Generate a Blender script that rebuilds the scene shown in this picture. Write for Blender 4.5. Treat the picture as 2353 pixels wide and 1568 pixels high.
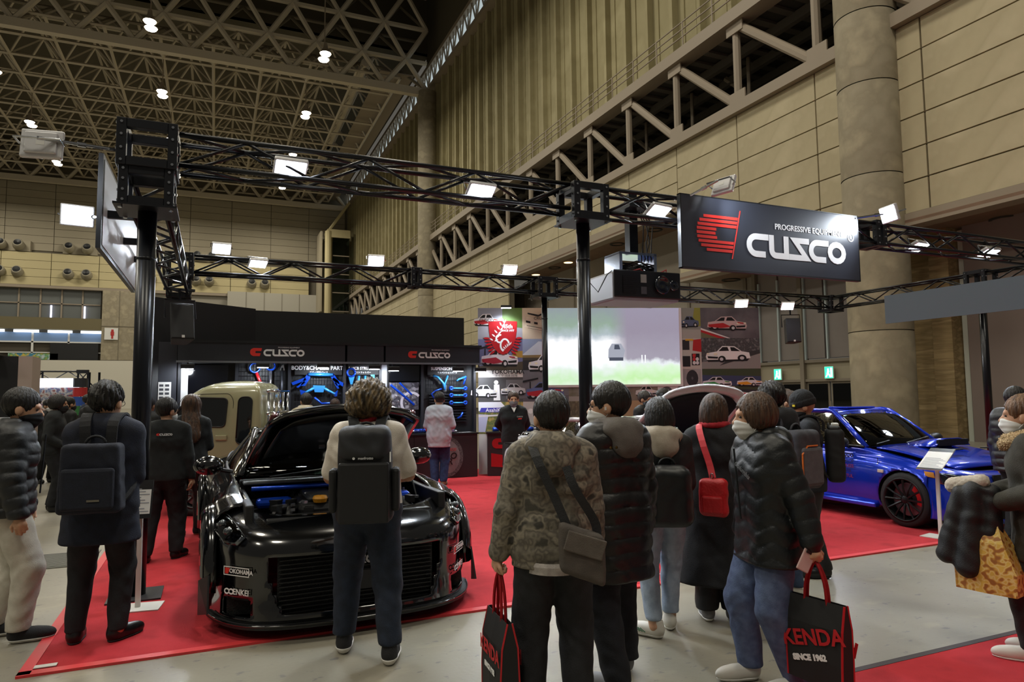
import bpy, bmesh, math, random
import numpy as np
from mathutils import Vector, Matrix
for _o in list(bpy.data.objects): bpy.data.objects.remove(_o)
SC = bpy.context.scene; COL = SC.collection
R = math.radians; PI = math.pi
random.seed(7); np.random.seed(7)
# ------------------------------------------------------------------ camera
# x runs along the front of the booth, y runs into the hall, z up, metres
YAW, PITCH, ROLL, EYE = R(23.5), math.atan(121/1569.), 0.0100, 1.66
_f = Vector((math.sin(YAW)*math.cos(PITCH), math.cos(YAW)*math.cos(PITCH), math.sin(PITCH)))
_r0 = Vector((math.cos(YAW), -math.sin(YAW), 0)); _u0 = _r0.cross(_f)
_r = _r0*math.cos(ROLL) - _u0*math.sin(ROLL); _u = _u0*math.cos(ROLL) + _r0*math.sin(ROLL)
cam_d = bpy.data.cameras.new('camera'); cam = bpy.data.objects.new('camera', cam_d); COL.objects.link(cam)
cam_d.sensor_width = 36; cam_d.lens = 24.0; cam_d.clip_end = 400; cam_d.clip_start = .05
cam.matrix_world = Matrix(((_r.x,_u.x,-_f.x,0),(_r.y,_u.y,-_f.y,0),(_r.z,_u.z,-_f.z,EYE),(0,0,0,1)))
SC.camera = cam
# ------------------------------------------------------------------ world, exposure
SC.view_settings.view_transform = 'Standard'; SC.view_settings.look = 'None'
SC.view_settings.exposure = 0.0; SC.view_settings.gamma = 1.0; SC.view_settings.use_curve_mapping = False
wd = bpy.data.worlds.new('hall_ambience'); SC.world = wd; wd.use_nodes = True
wd.node_tree.nodes['Background'].inputs[0].default_value = (1.0, .93, .80, 1)
wd.node_tree.nodes['Background'].inputs[1].default_value = 0.095
# the hall's own high-bay lamps, seen from below as wide soft sources in a grid under the roof
def hall_light(x, y, z, power, size, col):
    d = bpy.data.lights.new('hall_lamp_light', 'AREA'); d.shape = 'DISK'; d.size = size; d.energy = power; d.color = col
    o = bpy.data.objects.new('hall_lamp_light', d); COL.objects.link(o); o.location = (x, y, z); return o
for _x in (-30, -10, 8):
    for _y in (-8, 12, 34, 60, 84, 106):
        hall_light(_x, _y, 30.0, 1900, 5.0, (1.0, .93, .77))
try:
    SC.cycles.max_bounces = 6; SC.cycles.diffuse_bounces = 3; SC.cycles.glossy_bounces = 3; SC.cycles.transmission_bounces = 4
    SC.cycles.transparent_max_bounces = 12; SC.cycles.caustics_reflective = False; SC.cycles.caustics_refractive = False
    SC.cycles.sample_clamp_indirect = 4.0; SC.cycles.use_denoising = True
except Exception: pass
# ------------------------------------------------------------------ materials
def lin(h):
    if isinstance(h, str):
        h = h.lstrip('#'); c = [int(h[i:i+2], 16)/255 for i in (0, 2, 4)]
        return tuple((v/12.92 if v <= .04045 else ((v+.055)/1.055)**2.4) for v in c)
    return tuple(h)
MATS = {}
def mat(name, col, rough=.6, metal=0., col2=None, scale=8., detail=3., bump=0., bscale=None, coat=0., emit=0., alpha=1., spec=.5,
        lo=.35, hi=.65, stretch=None, wave=None, trans=0., emitcol=None, sheen=0.):
    if name in MATS: return MATS[name]
    m = bpy.data.materials.new(name); m.use_nodes = True; nt = m.node_tree; b = nt.nodes['Principled BSDF']
    c = lin(col); b.inputs['Base Color'].default_value = (*c, 1); b.inputs['Roughness'].default_value = rough
    b.inputs['Metallic'].default_value = metal; b.inputs['Specular IOR Level'].default_value = spec
    if coat: b.inputs['Coat Weight'].default_value = coat; b.inputs['Coat Roughness'].default_value = .03
    if emit:
        b.inputs['Emission Color'].default_value = (*lin(emitcol or col), 1); b.inputs['Emission Strength'].default_value = emit
    if trans: b.inputs['Transmission Weight'].default_value = trans
    if alpha < 1: b.inputs['Alpha'].default_value = alpha
    if sheen: b.inputs['Sheen Weight'].default_value = sheen
    if col2 or bump or wave:
        tc = nt.nodes.new('ShaderNodeTexCoord'); mp = nt.nodes.new('ShaderNodeMapping')
        nt.links.new(tc.outputs['Object'], mp.inputs[0])
        if stretch: mp.inputs['Scale'].default_value = stretch
    if col2:
        if wave:
            n = nt.nodes.new('ShaderNodeTexWave'); n.inputs['Scale'].default_value = scale; n.bands_direction = wave
            n.inputs['Distortion'].default_value = 3; n.inputs['Detail'].default_value = detail; src = n.outputs['Fac']
        else:
            n = nt.nodes.new('ShaderNodeTexNoise'); n.inputs['Scale'].default_value = scale; n.inputs['Detail'].default_value = detail; src = n.outputs['Fac']
        nt.links.new(mp.outputs[0], n.inputs['Vector'])
        rp = nt.nodes.new('ShaderNodeValToRGB'); nt.links.new(src, rp.inputs[0])
        cols = col2 if isinstance(col2, (list, tuple)) and isinstance(col2[0], str) else [col2]
        rp.color_ramp.elements[0].position = lo; rp.color_ramp.elements[0].color = (*c, 1)
        rp.color_ramp.elements[1].position = hi; rp.color_ramp.elements[1].color = (*lin(cols[-1]), 1)
        for i, cc in enumerate(cols[:-1]):
            e = rp.color_ramp.elements.new(lo+(hi-lo)*(i+1)/len(cols)); e.color = (*lin(cc), 1)
        nt.links.new(rp.outputs[0], b.inputs['Base Color'])
    if bump:
        n2 = nt.nodes.new('ShaderNodeTexNoise'); n2.inputs['Scale'].default_value = bscale or scale*4; n2.inputs['Detail'].default_value = 4
        nt.links.new(mp.outputs[0], n2.inputs['Vector'])
        bp = nt.nodes.new('ShaderNodeBump'); bp.inputs['Strength'].default_value = bump; bp.inputs['Distance'].default_value = .02
        nt.links.new(n2.outputs['Fac'], bp.inputs['Height']); nt.links.new(bp.outputs[0], b.inputs['Normal'])
    MATS[name] = m; return m
def emission(name, col, s):
    if name in MATS: return MATS[name]
    m = bpy.data.materials.new(name); m.use_nodes = True; nt = m.node_tree; nt.nodes.remove(nt.nodes['Principled BSDF'])
    e = nt.nodes.new('ShaderNodeEmission'); e.inputs[0].default_value = (*lin(col), 1); e.inputs[1].default_value = s
    nt.links.new(e.outputs[0], nt.nodes['Material Output'].inputs[0]); MATS[name] = m; return m
def glass(name, tint, refl=.9, clear=.5):
    if name in MATS: return MATS[name]
    m = bpy.data.materials.new(name); m.use_nodes = True; nt = m.node_tree; nt.nodes.remove(nt.nodes['Principled BSDF'])
    t = nt.nodes.new('ShaderNodeBsdfTransparent'); t.inputs[0].default_value = (*[clear*v for v in lin(tint)], 1)
    g = nt.nodes.new('ShaderNodeBsdfGlossy'); g.inputs['Roughness'].default_value = .03; g.inputs[0].default_value = (refl, refl, refl, 1)
    f = nt.nodes.new('ShaderNodeFresnel'); f.inputs[0].default_value = 1.45; mx = nt.nodes.new('ShaderNodeMixShader')
    nt.links.new(f.outputs[0], mx.inputs[0]); nt.links.new(t.outputs[0], mx.inputs[1]); nt.links.new(g.outputs[0], mx.inputs[2])
    nt.links.new(mx.outputs[0], nt.nodes['Material Output'].inputs[0]); MATS[name] = m; return m
# ------------------------------------------------------------------ objects
def tag(o, label=None, cat=None, group=None, kind=None):
    if label: o['label'] = label
    if cat: o['category'] = cat
    if group: o['group'] = group
    if kind: o['kind'] = kind
    return o
def link(name, data, parent=None, loc=None, rot=None):
    o = bpy.data.objects.new(name, data); COL.objects.link(o)
    if parent is not None: o.parent = parent
    if loc is not None: o.location = loc
    if rot is not None: o.rotation_euler = rot
    return o
def empty(name, loc=(0, 0, 0), rz=0, label=None, cat=None, group=None, kind=None):
    o = link(name, None, None, loc, (0, 0, rz)); o.empty_display_size = .1
    return tag(o, label, cat, group, kind)
def np_mesh(name, V, Q, smooth=True, mats=None, midx=None):
    me = bpy.data.meshes.new(name); V = np.asarray(V, np.float32); Q = np.asarray(Q, np.int32)
    n = Q.shape[1]; me.vertices.add(len(V)); me.vertices.foreach_set('co', V.ravel())
    me.loops.add(Q.size); me.loops.foreach_set('vertex_index', Q.ravel())
    me.polygons.add(len(Q)); me.polygons.foreach_set('loop_start', np.arange(0, Q.size, n, dtype=np.int32))
    if smooth: me.polygons.foreach_set('use_smooth', np.ones(len(Q), bool))
    for m in (mats or []): me.materials.append(m)
    if midx is not None: me.polygons.foreach_set('material_index', np.asarray(midx, np.int32))
    me.update(calc_edges=True); me.validate(); return me
class MB:
    def __init__(s): s.v = []; s.f = []; s.mi = []; s.cur = 0
    def add(s, vs, fs):
        n = len(s.v); s.v += [tuple(v) for v in vs]; s.f += [tuple(i+n for i in f) for f in fs]; s.mi += [s.cur]*len(fs); return s
    def box(s, c, d, rz=0., rx=0., ry=0.):
        M = Matrix.Translation(c) @ Matrix.Rotation(rz, 4, 'Z') @ Matrix.Rotation(ry, 4, 'Y') @ Matrix.Rotation(rx, 4, 'X')
        P = [M @ Vector((sx*d[0]/2, sy*d[1]/2, sz*d[2]/2)) for sx in (-1, 1) for sy in (-1, 1) for sz in (-1, 1)]
        return s.add(P, [(0, 1, 3, 2), (4, 6, 7, 5), (0, 4, 5, 1), (2, 3, 7, 6), (0, 2, 6, 4), (1, 5, 7, 3)])
    def b2(s, lo, hi): return s.box([(a+b)/2 for a, b in zip(lo, hi)], [abs(b-a) for a, b in zip(lo, hi)])
    def tube(s, a, b, r, n=8, r2=None, cap=True):
        a = Vector(a); b = Vector(b); d = b-a
        if d.length < 1e-6: return s
        r2 = r if r2 is None else r2; d.normalize()
        u = d.orthogonal().normalized(); w = d.cross(u); P = []
        for q, rr in ((a, r), (b, r2)):
            for i in range(n):
                t = 2*PI*(i+.5)/n; P.append(q + u*math.cos(t)*rr + w*math.sin(t)*rr)
        F = [(i, (i+1) % n, n+(i+1) % n, n+i) for i in range(n)]
        if cap: F += [tuple(range(n-1, -1, -1)), tuple(range(n, 2*n))]
        return s.add(P, F)
    def path(s, pts, r, n=6):
        pts = [Vector(p) for p in pts]; k = len(pts); P = []; up = None
        for i, p in enumerate(pts):
            d = (pts[min(i+1, k-1)]-pts[max(i-1, 0)]).normalized()
            u = d.orthogonal().normalized() if up is None else (up - d*up.dot(d)).normalized()
            up = u; w = d.cross(u); rr = r[i] if isinstance(r, (list, tuple)) else r
            P += [p + u*math.cos(2*PI*j/n)*rr + w*math.sin(2*PI*j/n)*rr for j in range(n)]
        F = [(i*n+j, i*n+(j+1) % n, (i+1)*n+(j+1) % n, (i+1)*n+j) for i in range(k-1) for j in range(n)]
        F += [tuple(range(n-1, -1, -1)), tuple(range((k-1)*n, k*n))]
        return s.add(P, F)
    def lathe(s, prof, c=(0, 0, 0), axis='Z', n=24, a0=0., a1=2*PI):
        closed = abs(a1-a0-2*PI) < 1e-6; m = n if closed else n+1; P = []
        for (r, h) in prof:
            for i in range(m):
                t = a0+(a1-a0)*i/n; x, y, z = r*math.cos(t), r*math.sin(t), h
                if axis == 'X': x, y, z = z, x, y
                elif axis == 'Y': x, y, z = y, z, x
                P.append((x+c[0], y+c[1], z+c[2]))
        F = []
        for k in range(len(prof)-1):
            for i in range(n):
                j = (i+1) % m
                F.append((k*m+i, k*m+j, (k+1)*m+j, (k+1)*m+i))
        return s.add(P, F)
    def prism(s, poly, h, M=None):
        """poly in local xy, extruded 0..h along local z, placed by M"""
        M = M or Matrix(); n = len(poly)
        P = [M @ Vector((x, y, 0)) for x, y in poly] + [M @ Vector((x, y, h)) for x, y in poly]
        F = [tuple(range(n-1, -1, -1)), tuple(range(n, 2*n))] + [(i, (i+1) % n, n+(i+1) % n, n+i) for i in range(n)]
        return s.add(P, F)
    def grid(s, pts, nu, nv, closed_u=False):
        """pts: nv rows of nu points"""
        F = []
        for j in range(nv-1):
            for i in range(nu if closed_u else nu-1):
                k = (i+1) % nu
                F.append((j*nu+i, j*nu+k, (j+1)*nu+k, (j+1)*nu+i))
        return s.add(pts, F)
    def ell(s, c, r, nu=14, nv=9, M=None):
        P = []
        for j in range(nv):
            t = PI*j/(nv-1)
            for i in range(nu):
                a = 2*PI*i/nu; q = Vector((r[0]*math.sin(t)*math.cos(a), r[1]*math.sin(t)*math.sin(a), r[2]*math.cos(t)))
                P.append(Vector(c) + ((M @ q) if M else q))
        return s.grid(P, nu, nv, True)
    def mesh(s, name, mats=None, smooth=False):
        me = bpy.data.meshes.new(name); me.from_pydata(s.v, [], s.f)
        for m in (mats if isinstance(mats, (list, tuple)) else [mats] if mats else []): me.materials.append(m)
        if any(s.mi): me.polygons.foreach_set('material_index', s.mi)
        if smooth: me.polygons.foreach_set('use_smooth', [True]*len(s.f))
        me.update(); return me
    def build(s, name, m, parent=None, smooth=False, loc=None, rot=None, bevel=0., seg=2, auto=None, sub=0, solid=0.):
        me = s.mesh(name, m, smooth)
        o = link(name, me, parent, loc, rot)
        if solid: d = o.modifiers.new('t', 'SOLIDIFY'); d.thickness = solid; d.offset = -1
        if bevel: d = o.modifiers.new('b', 'BEVEL'); d.width = bevel; d.segments = seg; d.limit_method = 'ANGLE'; d.angle_limit = R(40); d.harden_normals = False
        if sub: d = o.modifiers.new('s', 'SUBSURF'); d.levels = sub; d.render_levels = sub
        return o
def boxo(name, c, d, m, parent=None, rz=0., bevel=0., **k):
    return MB().box(c, d, rz).build(name, m, parent, bevel=bevel, **k)
def lamp(parent_name, loc, target, power, size=.25, blend=.5, angle=140, col=(.86, .93, 1)):
    d = bpy.data.lights.new(parent_name, 'SPOT'); d.energy = power; d.spot_size = R(angle); d.spot_blend = blend; d.shadow_soft_size = size; d.color = col
    o = bpy.data.objects.new(parent_name, d); COL.objects.link(o); o.location = loc
    o.rotation_euler = (Vector(target)-Vector(loc)).to_track_quat('-Z', 'Y').to_euler(); return o
# lettering: built-in font turned into a thin mesh. M places local xy (text plane) in the parent
def text(s, size, m, parent, M, name='lettering', depth=.002, align='CENTER', bold=0., width=1., shear=0.):
    cu = bpy.data.curves.new('t', 'FONT'); cu.body = s; cu.size = size; cu.align_x = align; cu.align_y = 'CENTER'
    cu.extrude = depth/2; cu.offset = bold; cu.resolution_u = 3; cu.shear = shear
    o = bpy.data.objects.new('t', cu); COL.objects.link(o)
    me = bpy.data.meshes.new_from_object(o.evaluated_get(bpy.context.evaluated_depsgraph_get()))
    bpy.data.objects.remove(o); bpy.data.curves.remove(cu)
    me.transform(M @ Matrix.Diagonal((width, 1, 1, 1))); me.materials.clear(); me.materials.append(m)
    return link(name, me, parent)
def frame(o, x, n):
    """matrix with local x along x, local z along n, origin o"""
    x = Vector(x).normalized(); n = Vector(n).normalized(); y = n.cross(x)
    return Matrix(((x.x, y.x, n.x, o[0]), (x.y, y.y, n.y, o[1]), (x.z, y.z, n.z, o[2]), (0, 0, 0, 1)))
# thick strokes for the stylised word mark
def stroke(mb, pts, w, h, M, closed=False):
    k = len(pts); L = []; Rr = []
    for i in range(k):
        a = Vector(pts[(i-1) % k] if (closed or i > 0) else pts[i]); b = Vector(pts[(i+1) % k] if (closed or i < k-1) else pts[i]); p = Vector(pts[i])
        d1 = (p-a).normalized() if (p-a).length > 1e-6 else (b-p).normalized(); d2 = (b-p).normalized() if (b-p).length > 1e-6 else d1
        t = (d1+d2).normalized(); nrm = Vector((-t.y, t.x)); c = max(.45, nrm.dot(Vector((-d1.y, d1.x))))
        L.append(p+nrm*(w/2/c)); Rr.append(p-nrm*(w/2/c))
    n = k if closed else k-1
    for i in range(n):
        j = (i+1) % k; mb.prism([L[i], Rr[i], Rr[j], L[j]], h, M)
def arc(cx, cy, rx, ry, a0, a1, n=10):
    return [(cx+rx*math.cos(R(a0+(a1-a0)*i/n)), cy+ry*math.sin(R(a0+(a1-a0)*i/n))) for i in range(n+1)]
def wordmark(mb, M, H):
    """the five-letter word mark, H = letter height, starts at x=0; returns width"""
    S = H; w = .26*S; h = .004
    def sc(p, ox): return [(x*S+ox, y*S) for x, y in p]
    x = 0.
    c = [(1.18, .87)] + arc(.5, .5, .37, .37, 90, 270, 12) + [(1.0, .13)]
    stroke(mb, sc(c, x), w, h, M); x += 1.22*S
    u = [(.13, 1.0), (.13, .6)] + arc(.36, .36, .23, .23, 180, 270, 5) + [(.95, .13), (.95, 1.0)]
    stroke(mb, sc(u, x), w, h, M); x += 1.14*S
    z = [(1.12, .87), (.30, .87), (.95, .13), (-.05, .13)]
    stroke(mb, sc(z, x), w, h, M); x += 1.1*S
    stroke(mb, sc(c, x), w, h, M); x += 1.12*S
    o = arc(.55, .5, .42, .37, 0, 337.5, 15)
    stroke(mb, sc(o, x), w, h, M, True); return x+1.05*S
def emblem(mb, M, H, stripes=0):
    """slanted red C, H = height, x from 0"""
    W_ = 1.42*H; nb = stripes or 22; gap = .32 if stripes else 0.
    for i in range(nb):
        y0 = i/nb; y1 = y0+(1-gap)/nb; ym = (y0+y1)/2
        xl = W_*.36*(1-math.sqrt(max(0, 1-(2*abs(ym-.5))**2.3)))
        for seg in (0, 1):
            def xr(y): return W_*(.80+.17*y)
            inner = .36 < ym < .64
            if inner:
                if seg: continue
                a = W_*.42+abs(ym-.5)*.3*W_; P = [(xl, y0*H), (a, y0*H), (a, y1*H), (xl, y1*H)]
            else:
                if seg: continue
                P = [(xl, y0*H), (xr(y0), y0*H), (xr(y1), y1*H), (xl, y1*H)]
            mb.prism(P, .004, M)
    if stripes:
        mb.prism([(W_*.79, -.16*H), (W_*.81, -.16*H), (W_*1.035, 1.16*H), (W_*1.015, 1.16*H)], .004, M)
    return W_*1.0
# ------------------------------------------------------------------ signed-distance modelling for soft shapes
def rc(p, a, b, ra, rb, sx=1., sy=1.):
    a = np.asarray(a, np.float32); b = np.asarray(b, np.float32); ba = b-a; L = float(ba@ba)+1e-9
    h = np.clip(((p-a)@ba)/L, 0, 1); e = p-a-h[:, None]*ba
    if sx != 1.: e[:, 0] /= sx
    if sy != 1.: e[:, 1] /= sy
    return (np.sqrt((e*e).sum(1))-(ra+(rb-ra)*h))*min(1., sx, sy)
def el(p, c, r):
    r = np.asarray(r, np.float32); q = (p-np.asarray(c, np.float32))
    k0 = np.sqrt(((q/r)**2).sum(1)); k1 = np.sqrt(((q/(r*r))**2).sum(1))+1e-6
    return k0*(k0-1)/k1
def smin(a, b, k):
    h = np.clip(.5+.5*(b-a)/k, 0, 1); return b+(a-b)*h-k*h*(1-h)
def smax(a, b, k): return -smin(-a, -b, k)
def rbox(p, c, d, r):
    q = np.abs(p-np.asarray(c, np.float32))-(np.asarray(d, np.float32)-r)
    return np.sqrt((np.maximum(q, 0)**2).sum(1))+np.minimum(q.max(1), 0)-r
def sdf_mesh(fn, lo, hi, vox):
    lo = np.asarray(lo, np.float32); hi = np.asarray(hi, np.float32); B = 5
    nc = np.maximum(2, np.ceil((hi-lo)/(vox*B)).astype(int)+1)
    ax = [lo[i]+vox*B*(np.arange(nc[i])+.5)-vox*.5 for i in range(3)]
    G = np.stack(np.meshgrid(*ax, indexing='ij'), -1).reshape(-1, 3).astype(np.float32)
    dc = fn(G); cand = np.abs(dc) < vox*B*1.25
    n = nc*B; vol = np.repeat(np.repeat(np.repeat(dc.reshape(nc), B, 0), B, 1), B, 2).astype(np.float32)
    ci = np.stack(np.unravel_index(np.nonzero(cand)[0], nc), 1)
    off = np.stack(np.meshgrid(*[np.arange(B)]*3, indexing='ij'), -1).reshape(-1, 3)
    idx = (ci[:, None, :]*B+off[None]).reshape(-1, 3)
    for s in range(0, len(idx), 400000):
        q = idx[s:s+400000]; vol[q[:, 0], q[:, 1], q[:, 2]] = fn(lo+q.astype(np.float32)*vox)
    for a in range(3):                                   # close the outer shell
        for e in (0, -1):
            sl = [slice(None)]*3; sl[a] = e; vol[tuple(sl)] = np.maximum(vol[tuple(sl)], vox*.5)
    s = vol < 0
    cnt = sum(s[i:n[0]-1+i, j:n[1]-1+j, k:n[2]-1+k].astype(np.int8) for i in (0, 1) for j in (0, 1) for k in (0, 1))
    act = np.stack(np.nonzero((cnt > 0) & (cnt < 8)), 1)
    if len(act) == 0: return np.zeros((0, 3)), np.zeros((0, 4), int)
    corner = np.array([(i, j, k) for i in (0, 1) for j in (0, 1) for k in (0, 1)])
    cv = np.stack([vol[act[:, 0]+c[0], act[:, 1]+c[1], act[:, 2]+c[2]] for c in corner], 1)
    P = np.zeros((len(act), 3), np.float32); W = np.zeros(len(act), np.float32)
    for a in range(8):
        for b in range(a+1, 8):
            if np.abs(corner[a]-corner[b]).sum() != 1: continue
            m = (cv[:, a] < 0) != (cv[:, b] < 0); t = np.where(m, cv[:, a]/(cv[:, a]-cv[:, b]+1e-12), 0)
            P += np.where(m[:, None], corner[a]+(corner[b]-corner[a])*t[:, None], 0); W += m
    P = lo+(act+P/W[:, None])*vox
    cid = -np.ones(n-1, np.int32); cid[act[:, 0], act[:, 1], act[:, 2]] = np.arange(len(act))
    Q = []
    for a in range(3):
        b, c = (a+1) % 3, (a+2) % 3
        s0 = [slice(1, n[i]-1) for i in range(3)]; s0[a] = slice(0, n[a]-1); s1 = list(s0); s1[a] = slice(1, n[a])
        d = s[tuple(s0)] != s[tuple(s1)]; e = np.stack(np.nonzero(d), 1)
        if len(e) == 0: continue
        base = np.zeros(3, int); base[b] = 1; base[c] = 1; e = e+base
        inside = s[e[:, 0], e[:, 1], e[:, 2]]
        ob = np.zeros(3, int); ob[b] = 1; oc = np.zeros(3, int); oc[c] = 1
        g = [cid[tuple((e-o).T)] for o in (ob+oc, oc, np.zeros(3, int), ob)]
        q = np.stack(g, 1); q[~inside] = q[~inside][:, ::-1]; Q.append(q)
    Q = np.concatenate(Q); return P, Q[(Q >= 0).all(1)]
def sdf_obj(name, fn, lo, hi, vox, m, parent=None, **k):
    V, Q = sdf_mesh(fn, lo, hi, vox)
    return link(name, np_mesh(name, V, Q, True, [m] if not isinstance(m, (list, tuple)) else list(m)), parent, **k)
# ------------------------------------------------------------------ hall: floor, walls, roof
def concrete_floor():
    m = mat('concrete_floor', '#8f8a7c', .38, col2=['#888375', '#969183'], scale=.7, detail=10, bump=.05, bscale=30, lo=.35, hi=.7); nt = m.node_tree; N = nt.nodes.new; L = nt.links.new
    b = nt.nodes['Principled BSDF']; old = b.inputs['Base Color'].links[0].from_socket; tc = [n for n in nt.nodes if n.type == 'TEX_COORD'][0]
    def spots(scale, lo, hi, col, prev):
        mp = N('ShaderNodeMapping'); mp.inputs['Scale'].default_value = (1, 1.6, 1); L(tc.outputs['Object'], mp.inputs[0])
        n = N('ShaderNodeTexNoise'); n.inputs['Scale'].default_value = scale; n.inputs['Detail'].default_value = 3; L(mp.outputs[0], n.inputs['Vector'])
        r = N('ShaderNodeMapRange'); r.inputs[1].default_value = lo; r.inputs[2].default_value = hi; L(n.outputs['Fac'], r.inputs[0])
        x = N('ShaderNodeMix'); x.data_type = 'RGBA'; L(r.outputs[0], x.inputs[0]); L(prev, x.inputs[6]); x.inputs[7].default_value = (*lin(col), 1); return x.outputs[2]
    c = spots(9, .64, .70, '#6f6d69', old); c = spots(3.1, .60, .85, '#a39c88', c); c = spots(26, .70, .74, '#5d5b57', c); L(c, b.inputs['Base Color']); return m
M_conc = concrete_floor()
M_panel = mat('wall_panel_cream', '#b3a88a', .75, col2=['#aba083', '#b9ae91'], scale=.7, detail=6)
M_rib = mat('ribbed_wall_olive', '#9c9370', .8, col2=['#948b68', '#a29976'], scale=.5, detail=5)
M_steel = mat('painted_steel_brown', '#8f8373', .6)
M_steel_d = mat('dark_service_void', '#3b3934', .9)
M_colm = mat('column_concrete', '#968d79', .85, col2=['#8a816d', '#a0967f'], scale=1.2, detail=7, bump=.1, bscale=12)
M_soff = mat('soffit_brown', '#7d6452', .8, col2=['#745c4b'], scale=1)
M_grey = mat('grey_blind', '#8c8582', .8, col2=['#847d7a'], scale=.6)
M_black = mat('black_paint', '#101114', .45)
M_white = mat('white_paint', '#d9d9d6', .5)
M_far = mat('far_wall_panel', '#a39a86', .8, col2=['#9d9480'], scale=.2)
M_faryel = mat('far_band_cream', '#b7ab84', .8)
M_deck = mat('roof_deck', '#5a5444', .9)
M_tube = mat('roof_tube', '#c2b8a6', .6)
floor = MB().b2((-60, -12, -.2), (40, 125, 0)).build('floor', M_conc); tag(floor, 'bare grey concrete exhibition hall floor', 'floor', kind='structure')
# right-hand wall: cream panels, balcony truss, ribbed upper wall
wr = empty('wall_right', (20, 10, 0), 0, 'long cream panelled side wall of the hall', 'wall', kind='structure')
def wpart(mb, name, m, **k):
    o = mb.build(name, m, wr, **k); o.matrix_parent_inverse = Matrix.Translation((-20, -10, 0)); return o
MOD = 4.1
pm = {}
def panel_mesh(h):
    if h not in pm: pm[h] = MB().box((0, 0, 0), (.10, MOD-.06, h-.045)).mesh('panel', M_panel)
    return pm[h]
for i in range(-1, 27):
    y0 = 9.61+MOD*i; low = 7.2 if y0 < 25 else 10.8 if y0 < 45 else 0.5; nr = 6 if y0 < 25 else 3 if y0 < 45 else 12; h = (13.3-low)/nr
    for k in range(nr):
        o = link('panel', panel_mesh(round(h, 3)), wr, (20.02-20, y0+MOD/2-10, low+h*(k+.5)))
wpart(MB().b2((20.07, 5, 7.2), (20.5, 26.1, 13.3)).b2((20.07, 26, 10.8), (20.5, 119, 13.3)).b2((20.07, 46.6, 0), (20.5, 119, 13.3)), 'wall_backing', mat('wall_joint', '#5f584b', .9))
wpart(MB().b2((19.9, 5, 6.8), (20.5, 26.1, 7.2)).b2((19.9, 26, 10.2), (20.5, 46.6, 10.8)), 'fascia_beam', M_steel)
wpart(MB().b2((19.9, 5, 6.9), (24.6, 26.1, 7.0)).b2((19.9, 26.1, 10.3), (24.6, 46.6, 10.4)), 'soffit', M_soff)
for (x, y, z) in ((22.2, 12.9, 6.9), (22.1, 25, 6.9), (22.1, 19, 6.9), (21.3, 29.8, 10.3), (21.3, 33.5, 10.3), (21.3, 37.5, 10.3), (21.3, 41.5, 10.3)):
    wpart(MB().lathe([(.42, 0), (.42, -.05), (.34, -.05), (.32, .02)], (x, y, z), n=20), 'downlight_ring', M_steel_d)
for (x, y) in ((21.3, 44.5), (21.3, 39.5)):
    wpart(MB().lathe([(0.01, 0), (.3, 0)], (x, y, 10.28), n=16), 'downlight', emission('downlight_warm', '#ffe2a0', 3))
# balcony truss
wpart(MB().b2((19.7, 5, 13.3), (20.3, 119, 13.75)), 'bottom_chord', M_steel)
wpart(MB().b2((19.6, 5, 17.2), (20.4, 119, 17.75)), 'top_chord', M_steel)
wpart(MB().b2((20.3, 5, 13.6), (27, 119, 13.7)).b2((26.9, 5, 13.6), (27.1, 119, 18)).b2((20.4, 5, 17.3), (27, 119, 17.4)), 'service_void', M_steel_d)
dk = MB()
for y in np.arange(6, 118, 1.0): dk.b2((20.4, y, 17.16), (26.9, y+.35, 17.28))
for x in (21.5, 23, 24.5): dk.b2((x, 5, 16.8), (x+.25, 119, 17.2))
tag(wpart(dk, 'deck_corrugation', mat('deck_grey', '#5d5850', .8)), kind='stuff')
for i in range(0, 27):
    y = 9.41+4.12*i
    wpart(MB().tube((20, y, 13.7), (20, y, 17.3), .17, 8), 'post', M_steel)
    wpart(MB().tube((20, y, 17.25), (20, y-4.0, 13.75), .19, 8), 'brace', M_steel)
    wpart(MB().box((19.82, y-.1, 17.15), (.06, .95, .8)).box((19.82, y-.15, 13.85), (.06, .9, .7)), 'gusset_plate', M_steel)
    wpart(MB().tube((20.2, y, 17.1), (26.5, y+1.5, 17.1), .16, 6), 'cross_beam', M_steel_d)
    wpart(MB().tube((22.5, y+2, 13.7), (22.5, y+2, 17.2), .09, 6), 'inner_post', M_steel)
    if i % 2 == 0: wpart(MB().tube((23, y, 17.2), (24.5, y-3, 13.8), .14, 6), 'inner_brace', M_steel)
rl = MB()
for z in (18.25, 18.6, 18.95): rl.tube((19.7, 5, z), (19.7, 119, z), .035, 5)
wpart(rl, 'handrail', M_steel)
for i in range(0, 54): wpart(MB().tube((19.7, 6.4+2.06*i, 17.7), (19.7, 6.4+2.06*i, 18.95), .035, 5), 'rail_post', M_steel)
# ribbed upper wall
wpart(MB().b2((20.8, 5, 17.7), (21.2, 119, 34.2)), 'ribbed_sheet', M_rib)
rng = random.Random(3)
for i in range(0, 51):
    y = 14.3+2.08*i
    wpart(MB().b2((20.45, y-.12, 17.7), (20.82, y+.12, 34.2)), 'rib', M_rib)
    wpart(MB().b2((20.74, y+.5, 17.7), (20.82, y+.56, 34.2)).b2((20.74, y+1.4, 17.7), (20.82, y+1.46, 34.2)), 'seam', M_rib)
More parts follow.
